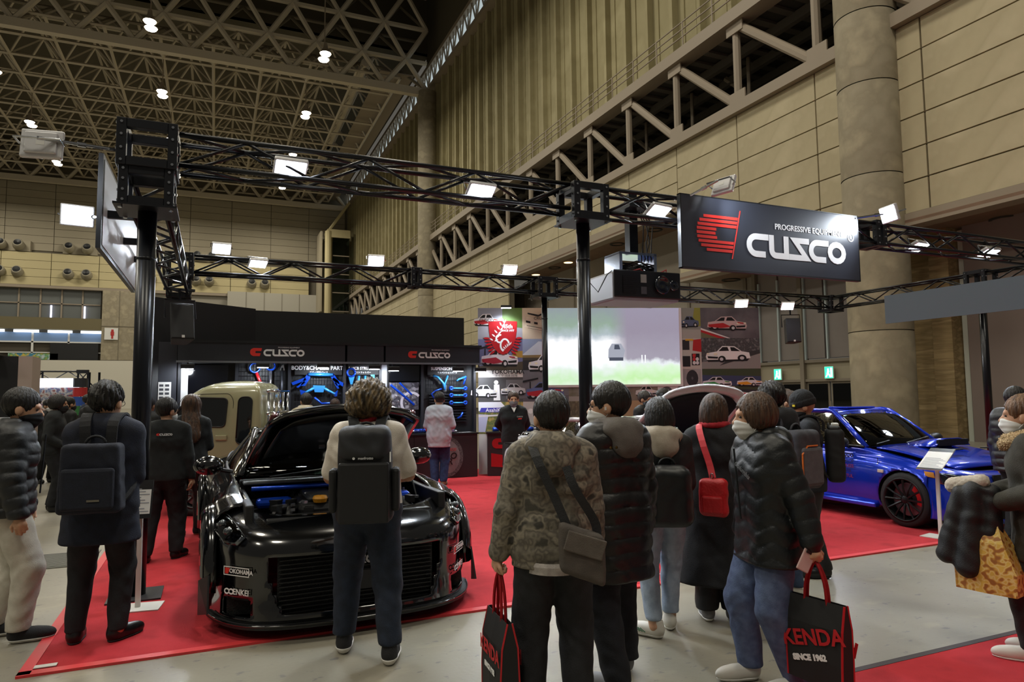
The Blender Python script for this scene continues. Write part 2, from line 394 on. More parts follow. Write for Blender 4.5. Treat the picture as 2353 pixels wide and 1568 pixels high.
# clerestory strip of pale glazing along the top of the wall
M_clere = emission('clerestory_daylight', '#c9d6d8', .75)
for i in range(0, 53):
    y = 14.3+2.08*i
    wpart(MB().b2((20.6, y+.08, 34.4), (20.66, y+2.0, 36.4)), 'clerestory_pane', M_clere)
    wpart(MB().tube((20.3, y, 34.2), (20.3, y+1.04, 36.5), .09, 5).tube((20.3, y+1.04, 36.5), (20.3, y+2.08, 34.2), .09, 5).tube((20.3, y, 34.2), (20.3, y, 36.5), .07, 5), 'clerestory_brace', M_steel)
wpart(MB().b2((20.1, 5, 34.0), (20.9, 119, 34.4)).b2((20.1, 5, 36.4), (20.9, 119, 36.8)), 'eaves_beam', M_steel)
# round columns
def column(x, y, r, z1):
    c = empty('column', (x, y, 0), 0, kind='structure')
    for k, (a, b) in enumerate(((0, 3.52), (3.54, 8.56), (8.58, 11.6), (11.62, 14.0), (14.02, z1))):
        if b > a: MB().lathe([(r, a), (r, b-.03), (r-.02, b)], n=40).build('drum', M_colm, c, smooth=True)
    return c
tag(column(19.75, 15.45, .95, 34), 'round concrete column on the side wall behind the blue car', 'column')
tag(column(19.6, 66.6, .95, 33), 'far round concrete column carrying the roof truss', 'column')
# wall behind the column: door bay, board-marked concrete, mauve panel
bay = empty('wall_entrance', (22, 16, 0), 0, 'recessed grey entrance bay with doors under the side wall', 'wall', kind='structure')
def bpart(mb, name, m, **k):
    o = mb.build(name, m, bay, **k); o.matrix_parent_inverse = Matrix.Translation((-22, -16, 0)); return o
bpart(MB().b2((22.3, 17, 2.95), (22.4, 23.6, 7)), 'bay_backing', mat('bay_dark', '#4a4644', .9))
for (a, b) in ((18.42, 19.72), (19.82, 20.72), (20.98, 22.1), (22.2, 23.3)):
    bpart(MB().b2((22.12, a, 2.95), (22.2, b, 7)), 'blind_panel', M_grey)
M_frame = mat('bronze_frame', '#7b7265', .55)
for y in (18.35, 20.85, 23.42):
    bpart(MB().b2((21.95, y-.10, 0), (22.25, y+.10, 7)), 'mullion', M_frame)
for y in (19.6, 22.1, 20.7, 23.2): bpart(MB().b2((22.02, y-.02, 2.9), (22.1, y+.05, 6.4)), 'light_slit', mat('pale_tube', '#b8c8cc', .5))
bpart(MB().b2((22.0, 18.3, 2.78), (22.2, 23.5, 2.9)).b2((22.0, 18.3, 2.02), (22.2, 23.5, 2.12)), 'transom', M_frame)
bpart(MB().b2((22.1, 18.4, 2.1), (22.16, 23.4, 2.8)), 'header_panel', mat('header_cream', '#98907c', .7))
M_pane = glass('door_glass', '#8f9ca0', .9, .45)
for i, (a, b) in enumerate(((18.45, 19.55), (19.62, 20.72), (20.98, 22.05), (22.12, 23.3))):
    d = bpart(MB().b2((22.08, a, .08), (22.14, b, 2.02)), 'door_leaf', M_frame)
    p_ = MB().b2((22.055, a+.09, .25), (22.075, b-.09, 1.93)).build('pane', M_pane, d)
    h_ = MB().tube((22.0, (b if i % 2 == 0 else a)-.02, .9), (22.0, (b if i % 2 == 0 else a)-.02, 1.25), .02, 6).build('handle', M_steel, d)
bpart(MB().b2((24.3, 17, 0), (24.4, 24, 3)), 'lobby_wall', mat('lobby_pale', '#9fa8a8', .7, emit=.12))
for y, n in ((19.5, 'left'), (22.15, 'right')):
    ex = empty('exit_sign', (21.98, y, 2.36), 0, 'green and white running-man exit sign, the one %s' % ('nearer the round column' if n == 'left' else 'farther from the column, beside the photo mural'), 'exit sign')
    MB().b2((-.05, -.21, -.24), (0, .21, .24)).build('housing', M_white, ex)
    MB().b2((-.062, -.19, -.22), (-.05, .19, .22)).build('lit_face', emission('exit_green', '#35e0a0', 2.2), ex)
    mn = MB(); mn.box((-.068, .02, .12), (.01, .07, .07)).box((-.068, .03, .0), (.01, .09, .16), rx=.3).box((-.068, .09, -.12), (.01, .05, .14), rx=.6).box((-.068, -.04, -.12), (.01, .05, .14), rx=-.5).box((-.068, -.13, 0), (.01, .08, .36))
    mn.build('running_figure', emission('exit_white', '#f2fff8', 3), ex)
M_board = mat('board_marked_concrete', '#97825c', .9, col2=['#7f6c4a', '#a5906a'], scale=2.2, detail=8, stretch=(1, .25, 2.5), bump=.3, bscale=9)
w2 = MB().b2((22, 14.62, 0), (22.4, 17.2, 7)).b2((21.6, 14.35, 0), (22.4, 15.0, 7)).build('wall_concrete', M_board); tag(w2, 'board-marked brown concrete wall beside the column', 'wall', kind='structure')
w3 = MB().b2((22, 4, 0), (22.3, 14.1, 7)).build('wall_mauve', mat('mauve_panel', '#857872', .8, col2=['#7d706b'], scale=.4)); tag(w3, 'plain mauve grey panel wall behind the right truss', 'wall', kind='structure')
boxo('trim_1', (22.1, 14.22, 3.4), (.1, .16, 6.8), mat('white_jamb', '#b9beb4', .6)); tag(bpy.data.objects['trim_1'], 'thin pale vertical strip beside the concrete wall', 'trim', kind='structure')
w4 = MB().b2((22.5, 23.6, 0), (22.8, 62, 10.4)).build('wall_recess', mat('recess_grey', '#9a9287', .85, col2=['#91897e'], scale=.4)); tag(w4, 'grey recessed wall behind the photo mural', 'wall', kind='structure')
for i in range(9): MB().b2((22.44, 24.4+4.1*i, 0), (22.5, 24.6+4.1*i, 10.4)).build('joint_post', M_frame, w4)
# far end wall
wf = empty('wall_back', (0, 118, 0), 0, 'distant end wall of the hall with air nozzles', 'wall', kind='structure')
def fpart(mb, name, m, **k):
    o = mb.build(name, m, wf, **k); o.matrix_parent_inverse = Matrix.Translation((0, -118, 0)); return o
fpart(MB().b2((-62, 118.2, 0), (21, 119, 40)), 'wall_core', mat('far_joint', '#6f685a', .9))
fm = {}
for i in range(13):
    x0 = -58.6+6.05*i
    for k in range(10):
        if 'u' not in fm: fm['u'] = MB().box((0, 0, 0), (5.97, .2, 1.07)).mesh('panel', M_far)
        link('panel', fm['u'], wf, (x0+3.02, .15, 23.3+1.12*k+.5))
    for k in range(4):
        if 'l' not in fm: fm['l'] = MB().box((0, 0, 0), (5.97, .5, 1.14)).mesh('panel', M_faryel)
        if x0 < 13: link('panel', fm['l'], wf, (x0+3.02, -.8, 18.0+1.19*k+.6))
fpart(MB().b2((-62, 116.9, 17.6), (15.2, 118.2, 18.0)), 'band_sill', M_steel)
def nozzle(x, z):
    g = MB(); g.lathe([(.75, 0), (.75, .2), (.62, .9), (.5, 1.0), (.4, .8), (.05, .6)], n=14)
    o = g.build('air_nozzle', [mat('nozzle_grey', '#8d8673', .6)], wf, smooth=True); o.location = (x, -1.1, z); o.rotation_euler = (R(68), 0, 0)
    d = MB().lathe([(.02, .83), (.52, .98)], n=14).build('nozzle_mouth', M_black, o)
for x in (-28.4, -26.3, -20.1, -17.8, -11.6, -9.3, -3.1, -1.2, 5.05, 7.05, -36.5, -34.5): nozzle(x, 19.7)
for x in (-28.4, -26.3, -20.1, -17.8, -3.0, -.9):
    nozzle(x, 23.6)
for x in (-27.2, -18.8, -2): fpart(MB().b2((x-2.2, 117.3, 22.9), (x+2.2, 118.1, 24.5)), 'nozzle_box', M_far)
M_win = mat('dim_window', '#5f6362', .4)
fpart(MB().b2((-62, 117.9, 13.3), (-16, 118.1, 17.6)), 'window_band', M_win)
wb = []
for i in range(18): fpart(MB().b2((-60.5+2.63*i, 117.7, 13.3), (-60.3+2.63*i, 117.9, 17.6)), 'window_mullion', M_steel)
fpart(MB().b2((-62, 117.7, 15.4), (-16, 117.9, 15.55)), 'window_transom', M_steel)
for x in (-19.9, -25.2+13.0-.0): pass
for x in (-22.2, -18.0): fpart(MB().b2((x-.1, 117.5, 13.4), (x+.1, 117.7, 15.2)), 'light_tube', emission('tube_light', '#e8e6ff', 2.5))
fpart(MB().b2((-62, 116.5, 11.6), (-15.6, 118, 13.3)), 'bulkhead', mat('bulkhead_olive', '#6d654c', .9))
fpart(MB().b2((-62, 117.6, 9.8), (-15.6, 117.9, 11.2)), 'gallery_glass', mat('gallery_blue', '#6f88a8', .3, emit=.18))
for i in range(8):
    fpart(MB().b2((-47+4.1*i, 117.0, 11.15), (-44+4.1*i, 117.3, 11.5)), 'gallery_light', emission('gallery_white', '#e9f2ff', 3))
for i in range(11): fpart(MB().b2((-60+4.45*i, 117.3, 7.2), (-59.75+4.45*i, 117.6, 11.2)), 'gallery_post', M_white)
fpart(MB().b2((-62, 117.3, 9.7), (-15.6, 117.6, 9.9)).b2((-62, 117.3, 8.2), (-15.6, 117.6, 8.35)), 'gallery_rail', M_white)
fpart(MB().b2((-62, 117.7, 7.2), (-15.6, 118.1, 9.7)), 'gallery_back', mat('gallery_dark', '#4a443a', .9))
fpart(MB().b2((-22, 116.9, 7.2), (-16, 117.3, 9.6)), 'gallery_screen', M_black)
fpart(MB().b2((-27, 116.9, 7.2), (-21, 117.2, 8.1)), 'colour_strip', mat('strip_colours', '#3c7f9c', .7, col2=['#c9b04a', '#4d8f5e', '#b9c4c8'], scale=1.2, detail=2))
fpart(MB().b2((-15.6, 116.4, 7.2), (-11, 118.2, 17.6)), 'concrete_pier', M_colm)
fpart(MB().b2((-13.4, 116.35, 7.2), (-13.33, 116.42, 17.6)).b2((-15.6, 116.35, 12.2), (-11, 116.42, 12.28)), 'pier_joint', mat('far_joint', '#6f685a', .9))
fpart(MB().b2((-62, 115.6, 0), (-9, 116.2, 7.1)), 'white_hoarding', mat('hoarding_white', '#cbc7ba', .7))
fpart(MB().b2((-11, 117.4, 12), (15.2, 118.2, 17.6)), 'grey_panels', mat('far_grey', '#8c877c', .8))
fpart(MB().b2((1.5, 115.5, 10), (15.0, 117.4, 18.2)), 'pale_block', mat('pale_block', '#a5a196', .8))
for i in range(4): fpart(MB().b2((4.2+2.7*i, 115.42, 10), (4.26+2.7*i, 115.52, 18.2)), 'block_joint', mat('far_joint', '#6f685a', .9))
rs = empty('restroom_sign', (-14.3, 116.2, 11.1), 0, 'small white sign with a red figure on the far concrete pier', 'sign')
MB().box((0, 0, 0), (1.75, .1, 1.75)).build('plate', M_white, rs)
MB().box((.15, -.08, .5), (.3, .05, .3)).box((.15, -.08, .05), (.45, .05, .55)).box((.15, -.08, -.45), (.25, .05, .5)).build('red_figure', mat('sign_red', '#b02a2a', .6), rs)
# glazed lift bay in the far corner
lb = empty('lift_bay', (17.2, 112, 0), 0, 'glazed bay with a cream shaft in the far corner of the hall', 'bay')
MB().b2((-2.2, -1, 15), (-1.9, 4, 28)).b2((-2.2, 3.7, 15), (2.4, 4, 28)).build('back_wall', M_far, lb)
MB().tube((-1.0, -1.2, 12), (-1.0, -1.2, 28), .55, 12).build('shaft', M_faryel, lb)
MB().b2((-1.2, -1.6, 27), (2.4, 2, 28.3)).build('cap', M_faryel, lb)
MB().b2((-.3, -1.2, 15), (2.3, -1.1, 27)).build('glazing', glass('bay_glass', '#b9cfd4', .9, .7), lb)
for k in range(5): MB().b2((-.3, -1.35, 15+3*k), (2.3, -1.2, 15.15+3*k)).build('transom', M_steel, lb)
MB().tube((-1.0, -1.2, 28), (2.3, -1.2, 33), .25, 6).build('strut', M_faryel, lb)
# roof: deck, space frame, deep main trusses
ce = MB().b2((-62, 71.0, 39.2), (21, 119, 39.5)).b2((-62, -12, 46), (21, 67, 46.3)).b2((-62, 71.0, 39.2), (21, 71.3, 46.2)).b2((-62, 66.8, 46), (21, 71.3, 46.3)).b2((20.9, -12, 36.6), (21.2, 71.3, 46.2)).build('ceiling', M_deck); tag(ce, 'dark roof deck high above the hall', 'ceiling', kind='structure')
def sf(name, a, b, r, g): g.tube(a, b, r, 4, cap=False)
g1 = MB(); g2 = MB(); S = 13.4/3; X0, X1 = -18.7-S*5, 20
nx = int((X1-X0)/S)+0
def space_frame(ya, n_y, za):
    for i in range(nx+1):
        for j in range(n_y+1):
            x = X0+S*i; y = ya+S*j
            if i < nx: g1.tube((x, y, za), (x+S, y, za), .15, 4, cap=False)
            if j < n_y: g1.tube((x, y, za), (x, y+S, za), .15, 4, cap=False)
            if i < nx and j < n_y:
                c = (x+S/2, y+S/2, za+3.0)
                for (a, b) in ((0, 0), (S, 0), (0, S), (S, S)): g2.tube((x+a, y+b, za), c, .11, 4, cap=False)
                if i < nx-1: g2.tube(c, (c[0]+S, c[1], c[2]), .13, 4, cap=False)
                if j < n_y-1: g2.tube(c, (c[0], c[1]+S, c[2]), .13, 4, cap=False)
space_frame(58.8+2*S, 11, 34.6); space_frame(58.8-6*S, 7, 41.4)
tag(g1.build('lower_grid', M_tube, ce), kind='stuff'); tag(g2.build('upper_web', M_tube, ce), kind='stuff')
def main_truss(y, label, z0=32.6):
    t = empty('roof_truss', (0, y, z0), 0, label, 'truss')
    MB().b2((-43, -.35, 0), (19.6, .35, .75)).build('bottom_chord', M_tube, t)
    for z in (3.6, 7.2, 10.8): MB().b2((-43, -.2, z-.15), (19.6, .2, z+.15)).build('chord', M_tube, t)
    n = 14; s = 62.6/n
    for i in range(n):
        x = -43+s*i
        MB().tube((x, 0, .7), (x+s/2, -.1, 3.6), .26, 6).tube((x+s/2, -.1, 3.6), (x+s, 0, .7), .26, 6).build('web', M_tube, t)
        MB().tube((x+s/2, 0, 3.6), (x+s, 0, 7.2), .26, 6).tube((x+s/2, 0, 3.6), (x, 0, 7.2), .26, 6).build('web', M_tube, t)
        if z0 < 32.8: MB().tube((x, 0, 7.2), (x+s/2, 0, 10.8), .24, 6).tube((x+s/2, 0, 10.8), (x+s, 0, 7.2), .24, 6).build('web', M_tube, t)
        sw = [((x, 0, .7), (x+s/2, 2.6, 3.6)), ((x+s/2, 2.6, 3.6), (x+s, 0, .7))]
        if z0 < 32.8: sw += [((x+s/2, 0, 3.6), (x, 2.6, 7.2)), ((x+s/2, 0, 3.6), (x+s, 2.6, 7.2)), ((x, 2.6, 7.2), (x+s, 2.6, 7.2)), ((x, 0, 7.2), (x+s/2, 2.6, 10.8)), ((x+s/2, 2.6, 10.8), (x+s, 0, 7.2)), ((x-s/2, 2.6, 3.6), (x+s/2, 2.6, 3.6))]
        for (pa, pb) in sw: MB().tube(pa, pb, .16, 6).build('side_web', mat('roof_tube_dark', '#7d7463', .7), t)
    return t
main_truss(66.8, 'deep steel roof truss crossing the hall overhead')
main_truss(115.8, 'roof truss at the far end wall', 32.9)
for (a, b) in ((68, 34), (92, 34)):
    MB().tube((13.5, max(a, 68), 35.8), (13.5, a+26, 35.8), .45, 8).build('duct', M_tube, ce)
MB().b2((15, 68, 35.2), (18.6, 118, 35.3)).build('catwalk', M_steel, ce)
# high-bay lamps in pairs
hl = 0
for x in (-18.7, -5.3, 8.1):
    for y in (58.8, 72.2, 85.6, 99.0):
        if (x, y) == (-18.7, 58.8): continue
        hl += 1
        col_w = {-18.7: 'leftmost', -5.3: 'middle', 8.1: 'rightmost'}[x]; row_w = {58.8: 'nearest', 72.2: 'second', 85.6: 'third', 99.0: 'farthest'}[y]
        o = empty('high_bay_lamp', (x, y, 31), 0, 'pair of lit high-bay lamps under the roof, %s row, %s line' % (row_w, col_w), 'ceiling lamp', 'high-bay lamps under the roof')
        for dy in (-.55, .55):
            MB().lathe([(.15, .9), (.2, .5), (.45, .1), (.5, 0)], (0, dy, 0), n=12).build('reflector', M_steel, o, smooth=True)
            MB().lathe([(.02, .1), (.47, .02), (.4, -.12), (.02, -.18)], (0, dy, 0), n=12).build('lens', emission('high_bay_glow', '#fff2d8', 14), o, smooth=True)
        MB().tube((0, 0, .8), (0, 0, 3.43 if y > 66 else 10.24), .05, 5).tube((0, -.6, .9), (0, .6, .9), .06, 5).build('stem', M_steel, o)
# ------------------------------------------------------------------ booth: carpets, trusses, floodlights, hanging signs
M_carpet = mat('red_carpet', '#b0222c', .95, col2=['#ba2832', '#a21c26'], scale=3.5, detail=9, bump=.25, bscale=220, lo=.3, hi=.7, sheen=0)
M_tape = mat('red_edge_tape', '#d2383c', .5)
M_truss = mat('truss_black', '#14161c', .28, metal=.35, spec=.6)
M_trussb = mat('truss_block_black', '#15171d', .4, metal=.2)
M_chrome = mat('chrome', '#c9ccd2', .12, metal=1.)
M_alu = mat('aluminium_housing', '#d4d4d6', .35, metal=.3)
cp = empty('floor_carpet', (-1.03, 5.05, 0), 0, 'large red carpet covering the booth floor', 'carpet', kind='structure')
MB().b2((0, 0, 0), (15.6, 9.2, .012)).build('pile', M_carpet, cp)
MB().b2((-.02, -.03, 0), (15.6, .04, .016)).build('edge_tape', M_tape, cp); MB().b2((-.02, -.02, 0), (.05, 9.2, .016)).build('edge_tape', M_tape, cp)
MB().b2((.05, .06, .016), (.17, .11, .02)).build('tape_tab', M_white, cp)
c2 = empty('floor_carpet', (2.6, -2, 0), 0, 'second red carpet at the lower right corner across the aisle', 'carpet', kind='structure')
MB().b2((0, 0, 0), (9, 5.03, .012)).build('pile', M_carpet, c2); MB().b2((0, 5.0, 0), (9, 5.045, .014)).build('edge_tape', mat('dark_tape', '#40383a', .7), c2)
gr = empty('floor_grating', (-2.05, 8.05, 0), 0, 'grey metal trench cover set in the concrete floor', 'floor grating')
MB().b2((0, 0, 0), (.95, .72, .008)).build('frame', mat('grating_grey', '#77776f', .5, metal=.5), gr)
for i in range(18): MB().b2((.02, .03+.038*i, .006), (.93, .045+.038*i, .014)).build('bar', mat('grating_bar', '#8d8d86', .45, metal=.5), gr)
TZ1, TW = 3.97, .32            # truss top, box size
def truss(name, a, b, z1, label, w=TW, pitch=.52):
    """box truss from plan point a to b (centre line), top face at z1"""
    a = Vector((a[0], a[1], 0)); b = Vector((b[0], b[1], 0)); d = (b-a); L = d.length; ang = math.atan2(d.y, d.x)
    t = empty(name, (a.x, a.y, z1-w), ang, label, 'truss', 'black box truss beams of the booth')
    h = w/2-.025
    for (y, z) in ((-h, .025), (h, .025), (-h, w-.025), (h, w-.025)):
        MB().tube((0, y, z), (L, y, z), .024, 10).build('chord', M_truss, t, smooth=True)
    n = max(2, round(L/pitch)); s = L/n; cache = {}
    for i in range(n):
        for face in range(4):
            up = i % 2 == 0
            if face in (0, 1):
                y = -h if face == 0 else h; p, q = (0, y, .03 if up else w-.03), (s, y, w-.03 if up else .03)
            else:
                z = .025 if face == 2 else w-.025; p, q = (0, -h if up else h, z), (s, h if up else -h, z)
            key = (face, up)
            if key not in cache: cache[key] = MB().tube(p, q, .016, 6).mesh('brace', M_truss, True)
            link('brace', cache[key], t, (s*i, 0, 0))
    return t
def block(parent, c, size=(.42, .42, .40), name='corner_block'):
    """open corner box: twelve flat bars with bolts"""
    x, y, z = size[0]/2, size[1]/2, size[2]/2; w = .075
    g = MB()
    for sx in (-1, 1):
        for sy in (-1, 1): g.box((c[0]+sx*(x-w/2), c[1]+sy*(y-w/2), c[2]), (w, w, 2*z))
        for sz in (-1, 1): g.box((c[0]+sx*(x-w/2), c[1], c[2]+sz*(z-w/2)), (w, 2*y-2*w, w))
    for sy in (-1, 1):
        for sz in (-1, 1): g.box((c[0], c[1]+sy*(y-w/2), c[2]+sz*(z-w/2)), (2*x-2*w, w, w))
    o = g.build(name, M_trussb, parent, bevel=.004, seg=1)
    bo = MB()
    for sx in (-1, 1):
        for sz in (-1, -.35, .35, 1):
            for sy in (-1, 1):
                bo.tube((c[0]+sx*(x-w/2), c[1]+sy*y, c[2]+sz*(z-w/2)), (c[0]+sx*(x-w/2), c[1]+sy*(y+.008), c[2]+sz*(z-w/2)), .012, 6)
                bo.tube((c[0]+sy*x, c[1]+sx*(y-w/2), c[2]+sz*(z-w/2)), (c[0]+sy*(x+.008), c[1]+sx*(y-w/2), c[2]+sz*(z-w/2)), .012, 6)
    tag(bo.build('bolts', M_chrome, o), kind='stuff')
    return o
FY, BY, LX, RX = 6.6, 12.2, -.57, 13.9
FT = 'black box truss along the booth front, '
truss('truss_beam', (LX+.24, FY), (3.52, FY), TZ1, FT+'section from the left corner to the thick middle post')
truss('truss_beam', (3.98, FY), (8.24, FY), TZ1, FT+'section behind the hanging sign')
truss('truss_beam', (8.46, FY), (13.7, FY), TZ1, FT+'section right of the hanging sign')
truss('truss_beam', (LX+.22, BY), (3.24, BY), TZ1, 'black box truss over the left half of the display wall')
truss('truss_beam', (3.46, BY), (5.80, BY), TZ1, 'black box truss over the right end of the display wall')
truss('truss_beam', (6.24, BY), (RX-.24, BY), TZ1, 'black box truss above the projection screen and photo mural')
truss('truss_beam', (LX, FY+.24), (LX, BY-.2), 3.6, 'lower black box truss running back along the left side of the booth')
truss('truss_beam', (RX, BY-.22), (RX, 8.82), TZ1, 'black box truss on the right side behind its post')
truss('truss_beam', (RX, 8.38), (RX, 4.0), TZ1, 'black box truss on the right side nearer than its post')
def tower(name, x, y, label, z0, blocks, r=.075, base=True):
    t = empty(name, (x, y, 0), 0, label, 'truss post', 'posts carrying the booth truss')
    MB().tube((0, 0, .02), (0, 0, z0), r, 20).build('pole', M_truss, t, smooth=True)
    MB().lathe([(r+.004, z0-.42), (r+.006, z0-.41), (r+.006, z0-.405), (r+.002, z0-.40)], n=20).build('joint_ring', M_truss, t, smooth=True)
    MB().b2((-.24, -.24, z0), (.24, .24, z0+.018)).build('top_plate', M_trussb, t)
    bo = MB()
    for sx in (-1, 1):
        for sy in (-1, 1): bo.tube((sx*.19, sy*.19, z0-.02), (sx*.19, sy*.19, z0), .018, 6)
    tag(bo.build('bolts', M_chrome, t), kind='stuff')
    if base: MB().b2((-.2, -.2, 0.013), (.2, .2, .025)).build('base_plate', mat('base_plate', '#26262a', .5), t)
    for (zc, sz) in blocks: block(t, (0, 0, zc), sz)
    return t
tower('truss_post', LX, FY, 'black post under the front left truss corner beside the navy coat', 3.26, [(3.44, (.42, .42, .34)), (3.80, (.46, .46, .40))])
tower('truss_post', 3.75, FY, 'thick black post in the middle of the front truss, left of the projector', 3.55, [(3.77, (.44, .44, .40))])
tower('truss_post', 6.02, BY, 'thinner black post on the back truss left of the projection screen', 3.56, [(3.77, (.42, .42, .40))], .058)
tower('truss_post', RX, 8.6, 'black post under the right side truss behind the blue car', 3.60, [(3.8, (.42, .42, .40))], .07)
for (x, y, l) in ((LX, BY, 'back left'), (RX-.02, BY, 'back right')):
    o = empty('truss_corner', (x, y, 0), 0, 'black truss corner block at the %s corner' % l, 'truss corner'); block(o, (0, 0, 3.78))
    if l == 'back left': block(o, (0, 0, 3.42), (.36, .36, .34))
for (x, y, l) in ((3.35, BY, 'in the back truss above the display wall'), (8.35, FY, 'in the front truss right of the hanging sign')):
    o = empty('truss_coupler', (x, y, 0), 0, 'short black coupler box ' + l, 'truss coupler'); block(o, (0, 0, 3.81), (.2, .34, .36))
# main hanging sign
M_signface = mat('sign_charcoal', '#32353f', .34, spec=.6)
M_logo_w = mat('logo_white', '#f2f4f6', .5); M_logo_r = mat('logo_red', '#e2332a', .5)
sg = empty('hanging_sign', (4.88, 6.30, 3.09), 0, 'large charcoal sign with red striped emblem and white word mark on the front truss', 'sign')
MB().b2((0, 0, 0), (2.84, .05, .85)).build('panel', M_signface, sg, bevel=.004)
MB().b2((-.012, .0, -.012), (0, .06, .862)).b2((2.84, 0, -.012), (2.852, .06, .862)).b2((-.012, 0, -.012), (2.852, .06, 0)).b2((-.012, 0, .85), (2.852, .06, .862)).build('edge_frame', M_black, sg)
g = MB(); emblem(g, frame((.21, -.001, .21), (1, 0, 0), (0, -1, 0)), .45, 9); g.build('striped_emblem', M_logo_r, sg)
g = MB(); wl = wordmark(g, frame((.95, -.001, .19), (1, 0, 0), (0, -1, 0)), .29); g.build('word_mark', M_logo_w, sg)
text('PROGRESSIVE EQUIPMENT', .098, M_logo_w, sg, frame((1.98, -.003, .59), (1, 0, 0), (0, -1, 0)), bold=.002)
g = MB(); stroke(g, arc(2.70, .56, .05, .05, 0, 345, 23), .012, .004, frame((0, -.001, 0), (1, 0, 0), (0, -1, 0)), True); g.build('registered_ring', M_logo_w, sg)
text('R', .075, M_logo_w, sg, frame((2.70, -.003, .56), (1, 0, 0), (0, -1, 0)), bold=.002)
for x in (.35, 1.2, 2.4): MB().b2((x, .05, .5), (x+.05, .2, .56)).build('bracket', M_chrome, sg)
# left sign seen from behind / edge on, right banner
ls = empty('side_sign', (-.97, 7.0, 3.0), 0, 'sign panel fixed to the outside of the left truss, its pale back in view', 'sign')
MB().b2((-.04, 0, 0), (0, 2.9, .87)).build('panel', M_black, ls)
MB().b2((0, .06, .04), (.006, 2.84, .83)).build('back_face', mat('sign_back_pale', '#c3c9d4', .5), ls)
for y in (.3, 1.5, 2.6): MB().b2((0, y, .35), (.26, y+.05, .42)).build('bracket', M_trussb, ls)
rb = empty('hanging_banner', (13.62, 7.0, 3.12), 0, 'grey blue banner panel hanging along the right side truss', 'banner')
MB().b2((-.03, -2.6, 0), (0, 3.5, .62)).build('panel', mat('banner_blue_grey', '#5a6b78', .6), rb)
for y in (-2, .4, 3.2): MB().b2((0, y, .55), (.14, y+.05, .62)).build('bracket', M_trussb, rb)
# ------------------------------------------------------------------ floodlights
M_led = emission('led_white', '#eef5ff', 28.0)
FLOODS = 'white LED floodlights on the booth truss'
def flood(x, y, z, target, label, lit=True, power=90, arm=None, size=(.30, .22), angle=120, lampcol=(.84, .92, 1)):
    d = (Vector(target)-Vector((x, y, z))).normalized()
    o = link('floodlight', None, None, (x, y, z)); o.rotation_euler = d.to_track_quat('-Z', 'Y').to_euler()
    tag(o, label, 'floodlight', FLOODS)
    w, h = size
    MB().prism([(-w/2, -h/2), (w/2, -h/2), (w/2, h/2), (-w/2, h/2)], .045).build('housing', M_alu, o, bevel=.012, loc=(0, 0, -.005))
    MB().prism([(-w*.38, -h*.38), (w*.38, -h*.38), (w*.38, h*.38), (-w*.38, h*.38)], .025).build('back_cover', M_alu, o, bevel=.01, loc=(0, 0, .038))
    MB().b2((-w*.1, -h*.1, .062), (w*.1, h*.1, .0645)).build('rating_label', M_white, o)
    MB().b2((-w/2+.02, -h/2+.02, -.012), (w/2-.02, h/2-.02, -.004)).build('led_window', M_led, o)
    MB().path([(-w/2-.012, 0, .02), (-w/2-.012, .0, .13), (w/2+.012, 0, .13), (w/2+.012, 0, .02)], .009, 6).build('yoke', M_chrome, o)
    if arm:
        A = o.matrix_basis.inverted() if False else None
        bpy.context.view_layer.update(); inv = o.matrix_world.inverted()
        p0 = Vector((0, 0, .13)); p1 = inv @ Vector(arm); pm_ = (p0+p1)/2
        MB().tube(p0, p1, .014, 8).build('arm', M_chrome, o)
        MB().tube(pm_-(p1-p0).normalized()*.03, pm_+(p1-p0).normalized()*.03, .022, 8).build('clamp', M_chrome, o)
    if lit:
        L = lamp('floodlight_beam', Vector((x, y, z))+d*.03, Vector((x, y, z))+d*3, power, .14, .6, angle, lampcol)
    return o
FP = 330
flood(-1.31, 6.41, 3.69, (-.97, 8.6, 3.4), 'pale floodlight seen from behind on a chrome arm at the front left truss corner', True, 14, (-.76, 6.5, 3.75), (.30, .24), 100)
flood(-1.33, 8.06, 3.52, (-1.0, 6.2, 3.2), 'glaring floodlight on a chrome arm just left of the side sign', True, 25, (-1.0, 7.6, 3.42))
flood(.60, 6.50, 3.76, (.7, 4.4, .4), 'glaring floodlight on the front truss above the black sports car', True, FP)
flood(2.49, 6.50, 3.75, (2.6, 4.2, .4), 'glaring floodlight on the front truss left of the thick middle post', True, FP)
flood(4.66, 6.44, 3.74, (5.0, 4.4, .3), 'glaring floodlight on the front truss between projector and hanging sign', True, FP)
flood(5.28, 6.02, 3.99, (6.4, 6.3, 3.5), 'pale floodlight seen from behind on top of the hanging sign', True, 60, (5.0, 6.28, 3.93), (.28, .22), 110)
flood(7.95, 6.02, 3.93, (6.3, 6.35, 3.5), 'glaring floodlight on a chrome arm at the right end of the hanging sign', True, 110, (7.7, 6.28, 3.92), (.28, .22), 120)
flood(9.30, 6.6, 3.72, (9.4, 5.2, .2), 'floodlight in the front truss, first one right of the sign', True, FP)
flood(10.9, 6.6, 3.75, (10.8, 5.2, .2), 'floodlight in the front truss at the right edge of the picture', True, FP)
flood(.05, 12.05, 4.08, (.4, 8.6, .6), 'glaring floodlight at the left end of the back truss', True, FP)
flood(.62, 12.1, 3.88, (.9, 10.6, .8), 'smaller floodlight tilted down in the back truss, second from its left end', True, 130)
flood(2.60, 12.05, 4.06, (2.2, 8.4, .8), 'glaring floodlight on the back truss above the body and chassis parts panel', True, FP)
flood(5.21, 12.05, 4.06, (4.6, 8.8, .8), 'glaring floodlight on the back truss above the anniversary shield', True, FP)
flood(7.27, 12.1, 3.70, (6.2, 9.6, .8), 'floodlight on the back truss half hidden by the thick middle post', True, 150)
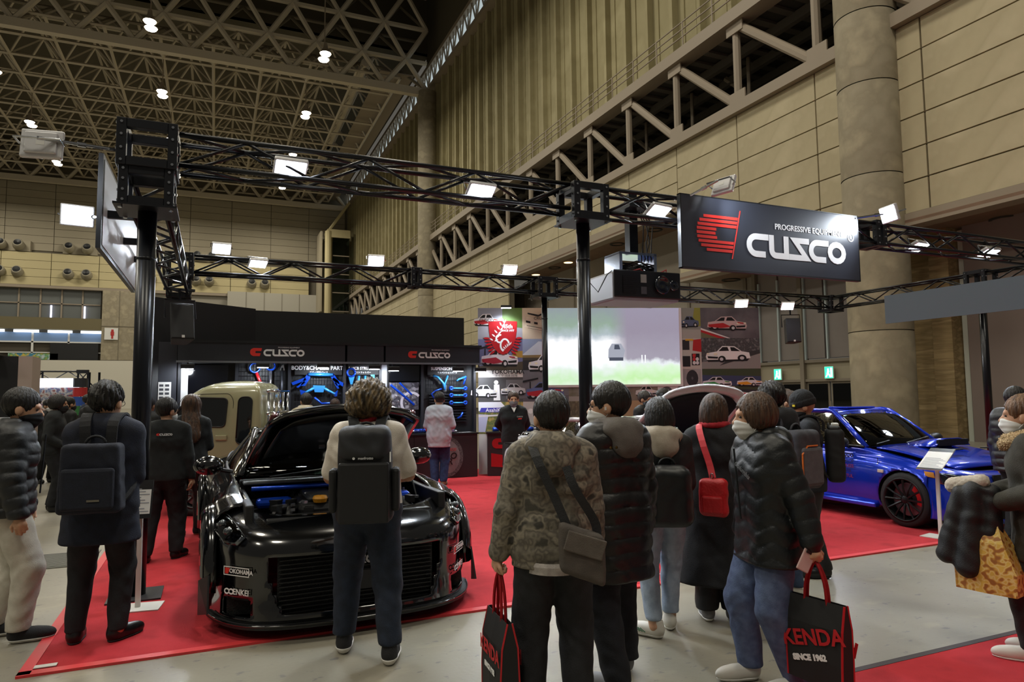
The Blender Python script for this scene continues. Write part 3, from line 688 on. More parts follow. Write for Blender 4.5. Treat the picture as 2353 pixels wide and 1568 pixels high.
flood(10.8, 11.9, 3.62, (9.2, 9.0, .6), 'glaring floodlight on the back truss, left one of the pair right of the screen', True, FP)
flood(12.17, 11.9, 3.62, (10.6, 9.0, .6), 'glaring floodlight on the back truss, right one of the pair right of the screen', True, FP)
# ------------------------------------------------------------------ projector, speakers
pj = empty('projector', (4.86, 7.0, 2.78), R(-2), 'dark projector hung from the front truss beside the thick post', 'projector')
MB().b2((-.47, -.02, .0), (.47, .62, .36)).build('case', mat('projector_grey', '#8f9096', .4), pj, bevel=.03)
MB().b2((-.475, -.045, .03), (.475, -.015, .37)).build('front_panel', mat('projector_black', '#17181b', .35), pj, bevel=.02)
MB().b2((-.36, -.052, .08), (-.18, -.044, .30)).build('vent', M_black, pj)
for k in range(8): MB().b2((-.36, -.056, .09+.026*k), (-.18, -.051, .10+.026*k)).build('vent_slat', mat('projector_black', '#17181b', .35), pj)
MB().lathe([(.105, 0), (.115, .03), (.095, .04), (.085, .01), (.03, .02), (.005, .025)], (0, 0, 0), n=24).build('lens', mat('lens_glass', '#0b0c18', .05, coat=1.), pj, smooth=True, loc=(.19, -.05, .2), rot=(R(90), 0, 0))
MB().lathe([(.06, 0), (.068, .02), (.055, .03), (.01, .02)], n=20).build('second_lens', mat('lens_glass', '#0b0c18', .05, coat=1.), pj, smooth=True, loc=(.36, -.05, .2), rot=(R(90), 0, 0))
MB().b2((-.11, -.055, .22), (-.03, -.046, .32)).build('sticker', mat('sticker_grey', '#9a9a94', .6), pj); MB().b2((-.11, -.055, .08), (-.03, -.046, .17)).build('sticker', mat('sticker_dark', '#4d4d52', .6), pj)
MB().b2((-.3, .12, .36), (-.26, .5, .62)).b2((.2, .12, .36), (.24, .5, .62)).b2((-.3, .12, .60), (.24, .5, .63)).build('cradle', M_chrome, pj)
MB().b2((-.06, .26, .62), (.06, .38, 1.42)).build('drop_pole', M_truss, pj)
MB().b2((-.16, .08, 1.2), (.16, .5, 1.27)).build('hanger_plate', M_trussb, pj)
rr = random.Random(5)
cb = MB()
for k in range(9):
    a0 = rr.uniform(0, 6.28); cb.path([(.2*math.cos(a0+t*.5), .3+.12*math.sin(a0+t*.5), .42+.03*k*.4+.02*math.sin(t*2)) for t in range(14)], .008, 5)
cb.build('cable_coil', M_black, pj)
for k, x in enumerate((.13, .17, .22, .27)):
    MB().path([(x*.4, .28, 1.25), (x+.02, .26, 1.05), (x+.06*math.sin(k*2.), .25, .8), (x, .3, .55)], .008, 5).build('cable', M_black, pj)
MB().path([(-.42, .1, .38), (-.55, .0, .3), (-.62, .1, .1), (-.7, .2, .25), (-.95, -.2, .6)], .007, 5).build('cable', M_black, pj)
MB().path([(.28, .2, .38), (.4, .15, .44), (.43, .2, .37)], .01, 5).path([(-.2, .1, .37), (-.05, .06, .41), (.05, .1, .37)], .008, 5).build('red_cable', mat('cable_red', '#b3262a', .5), pj)
M_spk = mat('speaker_black', '#1c1d21', .6, bump=.15, bscale=300); M_grille = mat('speaker_grille', '#26282c', .7, bump=.5, bscale=400)
def speaker(x, y, z, rz, tilt, label, hang):
    o = empty('loudspeaker', (x, y, z), rz, label, 'loudspeaker'); o.rotation_euler = (tilt, 0, rz)
    MB().prism([(-.17, -.14), (.17, -.14), (.11, .16), (-.11, .16)], .58).build('cabinet', M_spk, o, bevel=.015, loc=(0, 0, -.58))
    MB().b2((-.155, -.155, -.56), (.155, -.14, -.03)).build('grille', M_grille, o, bevel=.006)
    MB().b2((-.02, -.162, -.56), (.02, -.155, -.52)).build('badge', M_white, o)
    MB().path([(-.215, .0, -.2), (-.215, .0, .1), (.215, .0, .1), (.215, .0, -.2)], .013, 6).build('yoke', M_truss, o)
    MB().tube((0, 0, .1), (0, 0, hang), .02, 6).box((0, 0, hang), (.44, .05, .03)).build('hanger', M_truss, o)
    return o
speaker(-.52, 11.55, 3.05, R(14), R(-14), 'black loudspeaker hung under the back end of the left truss', .27)
speaker(12.5, 12.15, 3.36, R(-24), R(-4), 'black loudspeaker hung below the back truss in front of the entrance doors', .34)
# ------------------------------------------------------------------ booth back wall: black panels, display bays, counters, mural
M_wallb = mat('booth_black_panel', '#14151a', .55)
M_wallb2 = mat('booth_black_matte', '#0d0e11', .7)
M_head = mat('header_charcoal', '#23252c', .45)
M_wire = mat('wire_black', '#202228', .5, metal=.3)
M_blue = mat('anodised_blue', '#1550d8', .28, metal=.55, coat=.4)
M_lblue = mat('anodised_light_blue', '#3f9ff0', .3, metal=.5)
M_alur = mat('polished_tube', '#c4c6cf', .22, metal=.9)
M_red = mat('painted_red', '#b51f27', .35, coat=.4)
bw = empty('wall_booth', (0, 14.2, 0), 0, 'tall plain black panel wall behind the display bays', 'wall', kind='structure')
MB().b2((.7, 0, 0), (5.02, .08, 3.34)).build('panel', M_wallb2, bw)
MB().add([(.7, 0, 0), (.7, 0, 3.37), (-1.12, -1.04, 3.40), (-1.12, -1.04, 0), (.7, .08, 0), (.7, .08, 3.37), (-1.16, -.97, 3.40), (-1.16, -.97, 0)], [(0, 1, 2, 3), (4, 7, 6, 5), (1, 5, 6, 2), (0, 3, 7, 4), (3, 2, 6, 7)]).build('panel', M_wallb, bw)
dw = empty('display_wall', (0, 13.3, 0), 0, 'black display wall with lit header and bays of car parts', 'display wall')
def dpart(lo, hi, name, m, parent=None, **k):
    return MB().b2(lo, hi).build(name, m, parent or dw, **k)
dpart((-.60, .05, .85), (4.95, .12, 2.62), 'back_board', M_wallb)
dpart((-1.10, -.02, .02), (-.62, .5, 2.62), 'side_panel', mat('side_panel_slate', '#2a2c34', .5))
for a, b in ((-.6, 2.25), (2.27, 2.98), (3.0, 4.95)):
    dpart((a, -.30, 2.29), (b-.02, .05, 2.60), 'header_board', M_head)
dpart((-.62, -.32, 2.60), (4.97, .05, 2.645), 'top_rail', M_black); dpart((-.62, -.32, 2.25), (4.97, -.28, 2.285), 'bottom_rail', mat('rail_silver', '#8a8d96', .3, metal=.7))
for x, s in ((.98, .125), (3.86, .115)):
    h = MB(); Mx = frame((x-.42-.0*s, -.302, 2.375), (1, 0, 0), (0, -1, 0)); w_ = emblem(h, Mx, s*1.15); h.build('emblem', M_logo_r, dw)
    h = MB(); wordmark(h, frame((x-.42+w_+.02, -.302, 2.375), (1, 0, 0), (0, -1, 0)), s); h.build('word_mark', M_logo_w, dw)
    text('PROGRESSIVE EQUIPMENT', .032, M_logo_w, dw, frame((x+.24, -.303, 2.535), (1, 0, 0), (0, -1, 0)))
def X(px): # display-wall column from the photograph's horizontal position, evaluated once on the wall plane
    t = (px-1176.5)/1569.; return 13.3*(math.sin(YAW)+t*math.cos(YAW))/(math.cos(YAW)-t*math.sin(YAW))
for px in (412, 543, 664, 790, 872, 968, 1088):
    dpart((X(px)-.025, -.06, .85), (X(px)+.025, .05, 2.28), 'upright', M_head)
dpart((-.56, 0, 1.2), (-.42, .04, 2.2), 'lit_upright', M_white)
M_screen = mat('dark_monitor', '#0a0b10', .08, spec=.6)
dpart((X(432), -.03, 1.55), (X(522), .03, 2.22), 'monitor', M_screen)
dpart((X(893), -.03, 1.93), (X(962), .03, 2.26), 'monitor', M_screen)
dpart((X(870), -.02, 1.2), (X(888), .04, 2.25), 'lit_upright', mat('lit_upright_grey', '#8d9098', .5))
def bay_grid(pa, pb, z0=1.15, z1=2.12, slat=False):
    g = MB(); a, b = X(pa), X(pb)
    if slat:
        z = z0
        while z < z1: g.b2((a, .0, z), (b, .03, z+.02)); z += .055
    else:
        x = a
        while x <= b: g.tube((x, .02, z0), (x, .02, z1), .004, 4, cap=False); x += .05
        z = z0
        while z <= z1: g.tube((a, .015, z), (b, .015, z), .004, 4, cap=False); z += .08
    tag(g.build('wire_grid', M_wire, dw), kind='stuff')
bay_grid(548, 655, 1.15, 2.24); bay_grid(676, 784); bay_grid(800, 868, 1.55, 2.12); bay_grid(800, 868, 1.15, 1.6, True); bay_grid(978, 1070, 1.7, 2.12); bay_grid(985, 1072, 1.1, 1.7, True)
for pa, pb, t1, t2, s in ((676, 784, 'BODY&CHASSIS PARTS', 'ボディ補強パーツ', .105), (798, 868, 'S-MCB STRUT BAR', 'ストラットバー', .075), (980, 1070, 'SUSPENSION PARTS', 'サスペンションパーツ', .085)):
    a, b = X(pa), X(pb); dpart((a, -.05, 2.05), (b, -.02, 2.25), 'title_board', M_wallb2)
    text(t1, s, M_logo_w, dw, frame(((a+b)/2, -.053, 2.175), (1, 0, 0), (0, -1, 0)), bold=.0015, width=.92)
    try: text(t2, .042, M_logo_w, dw, frame(((a+b)/2, -.053, 2.095), (1, 0, 0), (0, -1, 0)))
    except Exception: pass
# photograph of a suspension on the wall
ph = empty('photo_panel', (X(893), 13.265, 1.36), 0, 'square photo print of a blue suspension under the dark monitor', 'photo print')
pw = X(960)-X(893)
MB().b2((0, -.01, 0), (pw, 0, .54)).build('print', mat('print_grey', '#57565f', .4, col2=['#23222a', '#8f8d96'], scale=9, detail=4), ph)
q = MB(); q.tube((.02, -.014, .5), (.5, -.014, .1), .025, 6).tube((.2, -.014, .54), (.45, -.014, .3), .02, 6); q.build('blue_arms', M_blue, ph)
q = MB(); stroke(q, arc(.44, .14, .2, .2, 40, 220, 10), .05, .003, frame((0, -.012, 0), (1, 0, 0), (0, -1, 0))); q.build('disc_rim', mat('print_pale', '#b5b2bd', .5), ph)
q = MB(); 
for k in range(8): q.ell((.08+.05*k, -.012, .12+.05*((k*3) % 5)), (.02, .004, .02), 8, 5)
tag(q.build('bolt_heads', M_alur, ph), kind='stuff')
# clamp lamps and bright display spots along the header
def clamp_lamp(x, z, label, p=9, on=True):
    o = empty('clamp_lamp', (x, 12.92, z), 0, label, 'lamp', 'small lamps under the display header')
    MB().b2((-.11, -.06, -.05), (.11, .05, .03)).build('housing', M_black, o, bevel=.01)
    MB().path([(0, .04, .02), (0, .10, .05), (0, .09, .1)], .012, 6).build('clamp', M_black, o)
    MB().b2((-.09, -.05, -.058), (.09, .04, -.05)).build('lens', emission('display_lamp', '#f3f7ff', 18), o)
    if on: lamp('display_lamp_beam', (x, 12.86, z-.07), (x, 13.3, z-.45), p, .06, .6, 150)
    return o
clamp_lamp(X(432), 2.19, 'black clamp lamp at the left end of the display header', 30)
clamp_lamp(X(850), 2.20, 'bright lamp above the strut bar bay', 36)
clamp_lamp(X(893), 2.17, 'black clamp lamp above the square photo print', 26)
clamp_lamp(X(1038), 2.17, 'bright lamp above the suspension parts bay', 36)
clamp_lamp(X(1088), 2.16, 'black clamp lamp at the right end of the display header', 26)
clamp_lamp(X(735), 2.22, 'lamp above the body and chassis parts bay', 36)
clamp_lamp(X(600), 2.22, 'lamp above the roll bar bay', 26)
# parts on the grids (wall plane y = 13.3)
def Z(py, px=900): # height on the display wall
    t = (px-1176.5)/1569.; d = 13.3/(math.cos(YAW)-t*math.sin(YAW)); return EYE+(905-.01*(px-1176)-py)*d/1569.
def pt(px, py, o=.06): return (X(px), -o, Z(py, px))
def tubes(name, label, cat, plist, group=None):
    o = empty(name, (0, 13.3, 0), 0, label, cat, group)
    for i, (kind, pts, r, m) in enumerate(plist):
        g = MB()
        if kind == 't': g.path([pt(*p) for p in pts], r, 7)
        elif kind == 'p': # plate polygon
            P = [pt(*p) for p in pts]; n = len(P); g.add(P+[(a, b+r, c) for a, b, c in P], [tuple(range(n)), tuple(range(2*n-1, n-1, -1))]+[(i_, i_+n, (i_+1) % n+n, (i_+1) % n) for i_ in range(n)])
        elif kind == 'r': # ring
            c = pt(*pts); g.path([(c[0]+r*math.cos(t*PI/8), c[1], c[2]+r*math.sin(t*PI/8)) for t in range(17)], .02, 6)
        g.build({'t': 'bar', 'p': 'bracket', 'r': 'ring'}[kind], m, o, smooth=(kind != 'p'))
    return o
G1 = 'car parts hung on the display wall'
tubes('roll_bar', 'blue ringed brace with a bent red and silver tube in the bay above the truck', 'brace', [('r', (584, 846), .085, M_blue), ('t', [(588, 858), (598, 880), (596, 940), (592, 980)], .028, M_alur), ('t', [(588, 857), (597, 878), (596, 890)], .031, M_red)], G1)
tubes('roll_bar', 'straight silver tower bar with a blue ring end left of the chassis parts bay', 'brace', [('r', (621, 842), .075, M_blue), ('t', [(621, 852), (621, 960)], .026, M_alur), ('p', [(610, 958), (632, 958), (628, 975), (614, 975)], .02, M_blue)], G1)
tubes('roll_bar', 'thin dark tower bar with a pale foot beside the title board', 'brace', [('t', [(647, 846), (647, 950)], .02, mat('dark_tube', '#4a4d55', .3, metal=.7)), ('p', [(641, 852), (653, 852), (650, 838), (645, 842)], .02, M_alur)], G1)
tubes('tower_brace', 'light blue strut tower brace with two slotted blue ends under the title board', 'brace', [('t', [(707, 861), (763, 862)], .035, M_lblue), ('p', [(706, 858), (712, 868), (700, 888), (690, 887), (693, 878)], .03, M_blue), ('p', [(668, 880), (700, 868), (703, 874), (672, 886)], .025, M_blue), ('p', [(680, 890), (698, 876), (700, 880), (684, 892)], .025, M_blue), ('p', [(764, 858), (758, 866), (772, 888), (780, 885), (776, 876)], .03, M_blue), ('p', [(790, 882), (764, 868), (762, 874), (786, 889)], .025, M_blue), ('p', [(778, 893), (770, 878), (767, 882), (774, 894)], .025, M_blue)], G1)
tubes('tower_brace', 'blue cross brace with a square centre plate in the chassis parts bay', 'brace', [('p', [(718, 886), (746, 887), (742, 902), (722, 902)], .05, M_lblue), ('t', [(720, 892), (700, 904)], .028, M_lblue), ('t', [(744, 893), (768, 907)], .028, M_lblue), ('p', [(688, 896), (704, 900), (702, 910), (691, 908)], .03, M_blue), ('p', [(775, 897), (766, 904), (768, 912), (773, 911)], .03, M_blue)], G1)
tubes('tower_brace', 'bent blue bar low in the chassis parts bay above the open black bonnet', 'brace', [('t', [(722, 914), (738, 928), (765, 926)], .022, M_blue)], G1)
tubes('strut_bar', 'blue triangular strut plate with a round opening in the strut bar bay', 'strut bar', [('r', (805, 857), .075, M_blue), ('p', [(799, 866), (813, 866), (808, 884), (804, 884)], .03, M_lblue), ('t', [(806, 886), (806, 905)], .012, M_alur)], G1)
tubes('strut_bar', 'blue forked strut plate in the middle of the strut bar bay', 'strut bar', [('t', [(823, 864), (822, 874), (829, 882), (837, 874), (837, 864)], .024, M_lblue), ('t', [(830, 884), (830, 915)], .012, M_alur)], G1)
tubes('strut_bar', 'blue stepped strut plate at the right of the strut bar bay', 'strut bar', [('p', [(850, 862), (859, 862), (858, 884), (853, 884), (852, 872)], .03, M_lblue), ('t', [(855, 886), (855, 905)], .012, M_alur)], G1)
tubes('control_arm', 'blue Y-shaped control arm in the suspension parts bay', 'control arm', [('t', [(993, 864), (1004, 868), (1016, 882), (1019, 897)], .028, M_lblue), ('t', [(1026, 864), (1020, 880), (1019, 897)], .022, M_lblue), ('p', [(1014, 884), (1024, 886), (1023, 900), (1016, 900)], .03, M_alur)], G1)
tubes('control_arm', 'curved blue stabiliser bar behind the man in the white shirt', 'control arm', [('t', [(1012, 894), (998, 898), (989, 906), (996, 918)], .018, M_blue)], G1)
tubes('control_arm', 'small blue bracket arm at the top right of the suspension parts bay', 'control arm', [('t', [(1068, 866), (1052, 872), (1046, 876)], .022, M_lblue), ('t', [(1068, 866), (1062, 884)], .018, M_blue)], G1)
for k, (y, l) in enumerate(((893, 'upper'), (909, 'middle'), (926, 'lower'))):
    tubes('lateral_link', 'straight blue link rod, %s one of the three beside the white shirt' % l, 'link rod', [('t', [(1036, y), (1064, y)], .018, M_lblue), ('r', (1034, y), .03, M_blue), ('r', (1066, y), .03, M_blue)], G1)
tubes('control_arm', 'short bent blue arm low in the suspension parts bay', 'control arm', [('t', [(1048, 961), (1056, 957), (1060, 947)], .022, M_blue)], G1)
tags_ = MB()
# counters in front
M_cnt = mat('counter_charcoal', '#2b282d', .5)
ct = empty('display_counter', (.95, 12.97, 0), 0, 'charcoal display counter with a tyre graphic under the parts wall', 'counter')
MB().b2((0, 0, .02), (3.91, .30, .86)).build('body', M_cnt, ct); MB().b2((-.02, -.02, .86), (3.93, .33, .89)).build('worktop', M_black, ct)
for x in (1.3, 2.6): MB().b2((x, -.006, .02), (x+.015, 0, .86)).build('seam', M_black, ct)
Fc = frame((3.27, -.003, .43), (1, 0, 0), (0, -1, 0))
q = MB(); stroke(q, arc(0, 0, .30, .36, 0, 350, 35), .07, .002, Fc, True); q.build('tyre_print', mat('print_tyre', '#6d6c70', .7, col2=['#3c3b40'], scale=30), ct)
q = MB(); q.prism(arc(0, 0, .265, .325, 0, 350, 35), .0015, Fc); q.build('wheel_print', mat('print_wheel', '#8b8a8e', .6, col2=['#6f6e72'], scale=6), ct)
text('CUSCO', .075, M_logo_r, ct, frame((3.33, -.007, .57), (1, 0, 0), (0, -1, 0)), shear=.2)
text('ZERO', .17, M_black, ct, frame((3.25, -.007, .44), (1, 0, 0), (0, -1, 0)), bold=.004, shear=.15); text('R', .17, M_black, ct, frame((3.33, -.007, .33), (1, 0, 0), (0, -1, 0)), bold=.004, shear=.15)
def small_parts(x, y, z, label, rz=0):
    o = empty('suspension_unit', (x, y, z), rz, label, 'car part', 'blue parts set out on the counters')
    g = MB(); pts = []
    for t in range(60): pts.append((-.12+.24*t/59, .035*math.cos(t*.75), .06+.035*math.sin(t*.75)))
    g.path(pts, .009, 5); g.build('spring', M_blue, o, smooth=True)
    MB().tube((-.26, 0, .05), (.22, 0, .065), .022, 8).build('damper_tube', M_alur, o, smooth=True)
    MB().tube((-.3, 0, .05), (-.18, 0, .05), .045, 10).build('lower_mount', M_blue, o, smooth=True)
    MB().tube((.13, 0, .065), (.17, 0, .065), .06, 12).build('spring_seat', M_red, o, smooth=True)
    MB().tube((.2, 0, .06), (.28, 0, .06), .05, 10).build('top_mount', M_blue, o, smooth=True)
    return o
small_parts(3.7, 13.1, .89, 'blue coilover lying on the counter left of the man in the white shirt')
o = empty('gear_cluster', (4.35, 13.12, .89), 0, 'pale machined gear cluster on the counter right of the white shirt', 'car part')
MB().lathe([(.07, 0), (.09, .02), (.09, .06), (.06, .08), (.06, .12), (.08, .14), (.03, .2)], n=12).build('gears', M_alur, o)
MB().tube((-.12, 0, .03), (.12, 0, .03), .025, 8).build('shaft', M_alur, o)
o = empty('leaflet', (4.65, 13.1, .892), R(10), 'printed leaflet lying flat on the end of the counter', 'leaflet')
MB().b2((-.14, -.1, 0), (.14, .1, .004)).build('paper', mat('leaflet_print', '#6a6970', .5, col2=['#b9b7be', '#2c2c33'], scale=22), o)
# angled mural wall facing the aisle
A_ = Vector((5.01, 13.30, 0)); B_ = Vector((10.72, 11.30, 0)); mang = math.atan2(B_.y-A_.y, B_.x-A_.x); mlen = (B_-A_).length
mw = empty('mural_wall', (A_.x, A_.y, 0), mang, 'wall covered in racing photo prints around the projection screen', 'photo wall')
MB().b2((0, 0, 0), (mlen, .06, 3.455)).build('board', M_white, mw)
MTOP, TH = 3.455, .655
COLX = [0, .93, 1.89, 2.85, 3.79, 4.75, mlen]
def tile(c, r, bg, polys, texts=(), bg2=None, name='photo_print', sc=5.):
    x0 = COLX[c]; w = COLX[c+1]-x0; z0 = MTOP-TH*(r+1)
    h = TH if z0 > 0 else TH
    base = mat('print_%s_%s' % (bg.strip('#'), (bg2 or 'n').strip('#') if isinstance(bg2, str) or bg2 is None else 'm'), bg, .5, col2=bg2, scale=sc, detail=6) if bg2 else mat('print_'+bg.strip('#'), bg, .5)
    o = link(name, None, mw, (x0, -.002, z0)); ms = [base]; g = MB()
    g.add([(0, 0, 0), (w, 0, 0), (w, 0, h), (0, 0, h)], [(0, 1, 2, 3)])
    for k, (col, P) in enumerate(polys):
        m = mat('print_'+col.strip('#'), col, .5)
        if m not in ms: ms.append(m)
        g.cur = ms.index(m); g.add([(x*w, -.0004*(k+1), y*h) for x, y in P], [tuple(range(len(P)))])
    me = g.mesh(name, ms); o.data = None
    bpy.data.objects.remove(o); o = link(name, me, mw, (x0, -.002, z0))
    for (s, size, col, x, y, kw) in texts:
        text(s, size, mat('print_'+col.strip('#'), col, .5), mw, frame((x0+x*w, -.012, z0+y*h), (1, 0, 0), (0, -1, 0)), depth=.0005, **kw)
    return o
def disc(cx, cy, rx, ry, n=16): return [(cx+rx*math.cos(2*PI*i/n), cy+ry*math.sin(2*PI*i/n)) for i in range(n)]
def pcar(cx, cy, s, body, dark='#15161a', acc=None, flip=False, wing=False, asp=1.45):
    """front three-quarter car in flat print shapes, nose to the right unless flipped"""
    f = -1 if flip else 1
    def T(P): return [(cx+f*x*s, cy+y*s*asp) for x, y in P]
    L = [(dark, T([(-.95, -.32), (.95, -.38), (.9, -.5), (-.85, -.46)])),
         (body, T([(-1.0, -.28), (-.95, .05), (-.62, .12), (-.3, .42), (.25, .44), (.5, .12), (.95, .02), (1.0, -.2), (.95, -.38), (-.4, -.36)])),
         (dark, T([(-.05, .15), (.02, .38), (.24, .38), (.42, .14)])), (dark, T([(-.55, .13), (-.28, .36), (-.1, .37), (-.14, .14)])),
         (dark, T(disc(-.62, -.28, .2, .2))), ('#c9c9cd', T(disc(-.62, -.28, .1, .1))), (dark, T(disc(.28, -.34, .17, .2))), ('#c9c9cd', T(disc(.3, -.34, .08, .1))),
         (dark, T([(.45, -.2), (.92, -.16), (.9, -.28), (.47, -.31)])), ('#f0e9d0', T(disc(.56, -.04, .09, .06))), ('#f0e9d0', T(disc(.9, -.02, .06, .05)))]
    if acc: L += [(acc, T([(-.95, -.1), (-.2, .0), (.2, -.25), (-.3, -.34), (-.9, -.26)])), (acc, T([(.5, .06), (.8, .02), (.85, -.06), (.55, -.02)]))]
    if wing: L += [(dark, T([(-1.15, .5), (-.35, .66), (-.35, .58), (-1.15, .40)])), (dark, T([(-.8, .45), (-.74, .45), (-.74, .1), (-.8, .1)]))]
    return L
tile(0, 0, '#8f93a0', [('#5d7a3c', [(.55, .45), (1, .3), (1, 1), (.55, 1)]), ('#9a9aa4', [(0, 0), (1, 0), (1, .35), (0, .5)])]+pcar(.2, .62, .3, '#e8e6ea', acc='#b3262c'), [('CUSCO', .09, '#1a1a1f', .2, .6, dict(shear=-.2))])
tile(0, 1, '#6f7197', [('#4d4538', [(0, 0), (1, 0), (1, .28), (0, .14)]), ('#b08a3c', [(.75, .42), (1, .4), (1, .62), (.8, .6)])]+pcar(.48, .42, .42, '#dcd8de', acc='#a5283a', wing=True))
tile(0, 2, '#4a4a4c', [('#d9d9d6', [(0, .78), (1, .78), (1, 1), (0, 1)]), ('#6b6b6e', [(.62, .1), (1, .1), (1, .7), (.62, .7)]), ('#e6e6e6', disc(.40, .62, .05, .07)), ('#e6e6e6', [(.35, .55), (.47, .55), (.49, .05), (.34, .05)])]+pcar(.13, .35, .3, '#cfcfd0')+pcar(.78, .4, .28, '#bfbfc2', flip=True), [('YOKOHAMA', .12, '#2a2a2c', .66, .95, dict(bold=.003)), ('タイヤ (0)8-3578', .065, '#55555a', .62, .83, {})])
tile(0, 3, '#8a7f4a', [('#e2e4ec', [(0, .72), (.6, .85), (.5, 1), (0, 1)]), ('#3f3fa8', [(.02, .68), (.06, .82), (.8, .82), (.84, .66)]), ('#b9bbd9', [(0, .06), (.15, .06), (.22, .6), (0, .62)]), ('#d4cfd2', [(0, .58), (.84, .63), (.84, .58), (0, .53)])], [('AsahiKASEI', .11, '#eceef6', .44, .74, dict(bold=.001))], bg2=['#5c6b3a', '#b59a5a'], sc=9)
tile(1, 0, '#cbb9a0', [('#1d1d20', [(.12, .85), (.35, .78), (.34, .72), (.12, .8)]), ('#1d1d20', [(.3, .74), (.62, .95), (.66, .92), (.36, .72)]), ('#d9cbb3', [(.05, .4), (.1, .72), (.75, .55), (.8, .28), (.5, .18)]), ('#1d1d20', disc(.72, .16, .16, .17)), ('#cfc2ad', disc(.78, .2, .08, .12)), ('#1d1d20', [(.08, .60), (.18, .57), (.18, .5), (.08, .53)]), ('#1d1d20', [(.26, .55), (.34, .53), (.34, .46), (.26, .48)]), ('#2a2a2c', [(.1, .44), (.7, .28), (.7, .265), (.1, .425)]), ('#2a2a2c', [(.12, .36), (.66, .2), (.66, .19), (.12, .35)])], [('CRUISER', .085, '#26262a', .42, .66, dict(shear=.1))], bg2=None)
bpy.data.objects  # lettering of the drawn car leans with the bonnet
tile(1, 1, '#8f9bb5', [('#c8ced8', [(0, .5), (.35, .92), (.55, .9), (1, .55), (1, .4), (0, .4)]), ('#8a744a', [(0, .38), (1, .38), (1, .5), (0, .48)]), ('#4a4438', [(0, .3), (1, .3), (1, .4), (0, .4)]), ('#2c2b30', [(0, 0), (1, 0), (1, .32), (0, .32)])]+pcar(.52, .24, .4, '#e4e4ea', flip=True))
tile(1, 2, '#76757c', [('#5f5e66', [(0, 0), (1, 0), (1, .2), (0, .12)])]+pcar(.48, .36, .42, '#5d6a9c', acc='#b02733', wing=True), bg2=['#6a6970'])
tile(1, 3, '#c9c8c4', [('#f2f2f0', disc(.16, .7, .06, .08)), ('#55565a', disc(.3, .56, .055, .075)), ('#c9c8c4', disc(.32, .56, .035, .05)), ('#55565a', disc(.16, .2, .09, .08)), ('#c9c8c4', disc(.16, .2, .065, .055)), ('#55565a', [(.24, .22), (.5, .36), (.5, .33), (.25, .18)])])
tile(2, 3, '#6f6a55', [('#4c4a3a', [(0, 0), (1, 0), (1, .3), (0, .3)])], bg2=['#544f3f', '#8c8468'], sc=8)
tile(2, 2, '#7c7a70', [('#97968f', [(0, 0), (1, 0), (1, .15), (0, .15)])], bg2=['#66644f'], sc=8)
tile(3, 2, '#6c655c', pcar(.75, .3, .26, '#d9d9dc'), bg2=['#8b8478'], sc=4)
tile(3, 3, '#b49c79', [('#8a7458', [(0, 0), (1, 0), (1, .35), (0, .5)])])
tile(4, 2, '#d8d6d8', [('#55565c', disc(.2, .24, .14, .2)), ('#cfcfd2', disc(.2, .24, .07, .1)), ('#77787e', disc(.55, .3, .13, .18)), ('#d8d6d8', disc(.55, .3, .06, .09)), ('#55565c', disc(.82, .22, .1, .15)), ('#b3262c', [(.6, .02), (.95, .12), (.95, .06), (.6, 0)])])
tile(4, 3, '#cfcdd0', [('#66676c', disc(.4, .6, .2, .25)), ('#cfcdd0', disc(.4, .6, .1, .12))])
# the strip between the screen and the last column carries its own small prints
COLX2 = COLX[:]; COLX = [0, .93, 1.89, 2.85, 4.33, 4.76, mlen]
tile(4, 0, '#8c8f8a', [('#8f8f3f', [(.55, .4), (1, .4), (1, 1), (.7, 1)]), ('#a8a7a2', [(0, 0), (1, 0), (1, .28), (0, .3)])]+pcar(.42, .55, .5, '#56607c', flip=True, asp=.8))
tile(4, 1, '#bdb9b4', [('#2a2a2e', [(.05, .62), (.4, .62), (.4, .95), (.05, .95)]), ('#b3262c', [(.55, .6), (1, .55), (1, .98), (.6, .95)]), ('#1c1c20', [(.5, .12), (.9, .12), (.9, .5), (.5, .5)]), ('#d9d9dc', disc(.62, .2, .08, .06)), ('#c22f35', disc(.62, .32, .08, .06)), ('#d9d9dc', disc(.78, .2, .08, .06)), ('#d9d9dc', disc(.78, .32, .08, .06)), ('#c22f35', disc(.62, .43, .08, .06)), ('#202024', [(0, .08), (.42, .08), (.42, .42), (0, .42)]), ('#d9a83a', [(.2, .98), (.6, .98), (.6, .92), (.2, .92)])], [('77', .08, '#e23a35', .62, .44, {})])
tile(4, 2, '#d6d3d6', [('#2f3036', disc(.5, .70, .30, .27)), ('#5c5d63', disc(.5, .7, .05, .05)), ('#66676c', disc(.62, .2, .26, .2)), ('#a9a9ae', disc(.62, .2, .1, .08))])
tile(5, 0, '#4c4950', [('#6d6b4e', [(0, .02), (.3, .0), (0, .3)]), ('#b3262c', [(0, .28), (.42, .0), (.3, 0), (0, .2)]), ('#e3dfe0', [(0, .34), (0, .28), (.45, .0), (.5, 0)])]+pcar(.45, .5, .34, '#c9aeb0', acc='#b3262c'), bg2=['#6d6a70'], sc=2)
tile(5, 1, '#55565a', [('#8d8d8c', [(0, 0), (1, 0), (1, .5), (0, .22)]), ('#38393c', [(.3, .1), (1, .5), (1, .62), (.6, .5)])]+pcar(.45, .5, .38, '#ececee', flip=True), bg2=['#3c3d40', '#77777a'], sc=14)
tile(5, 2, '#3d4a35', [('#3c4668', [(0, .5), (1, .4), (1, .75), (0, .8)]), ('#2d3038', [(0, 0), (1, 0), (1, .3), (0, .4)])]+pcar(.25, .58, .25, '#dcd9e4', acc='#3f9c55')+pcar(.8, .58, .22, '#dcdce4', acc='#e0a030')+pcar(.45, .2, .34, '#e6e4ea', acc='#b3262c'))
tile(5, 3, '#6d6a66', [])
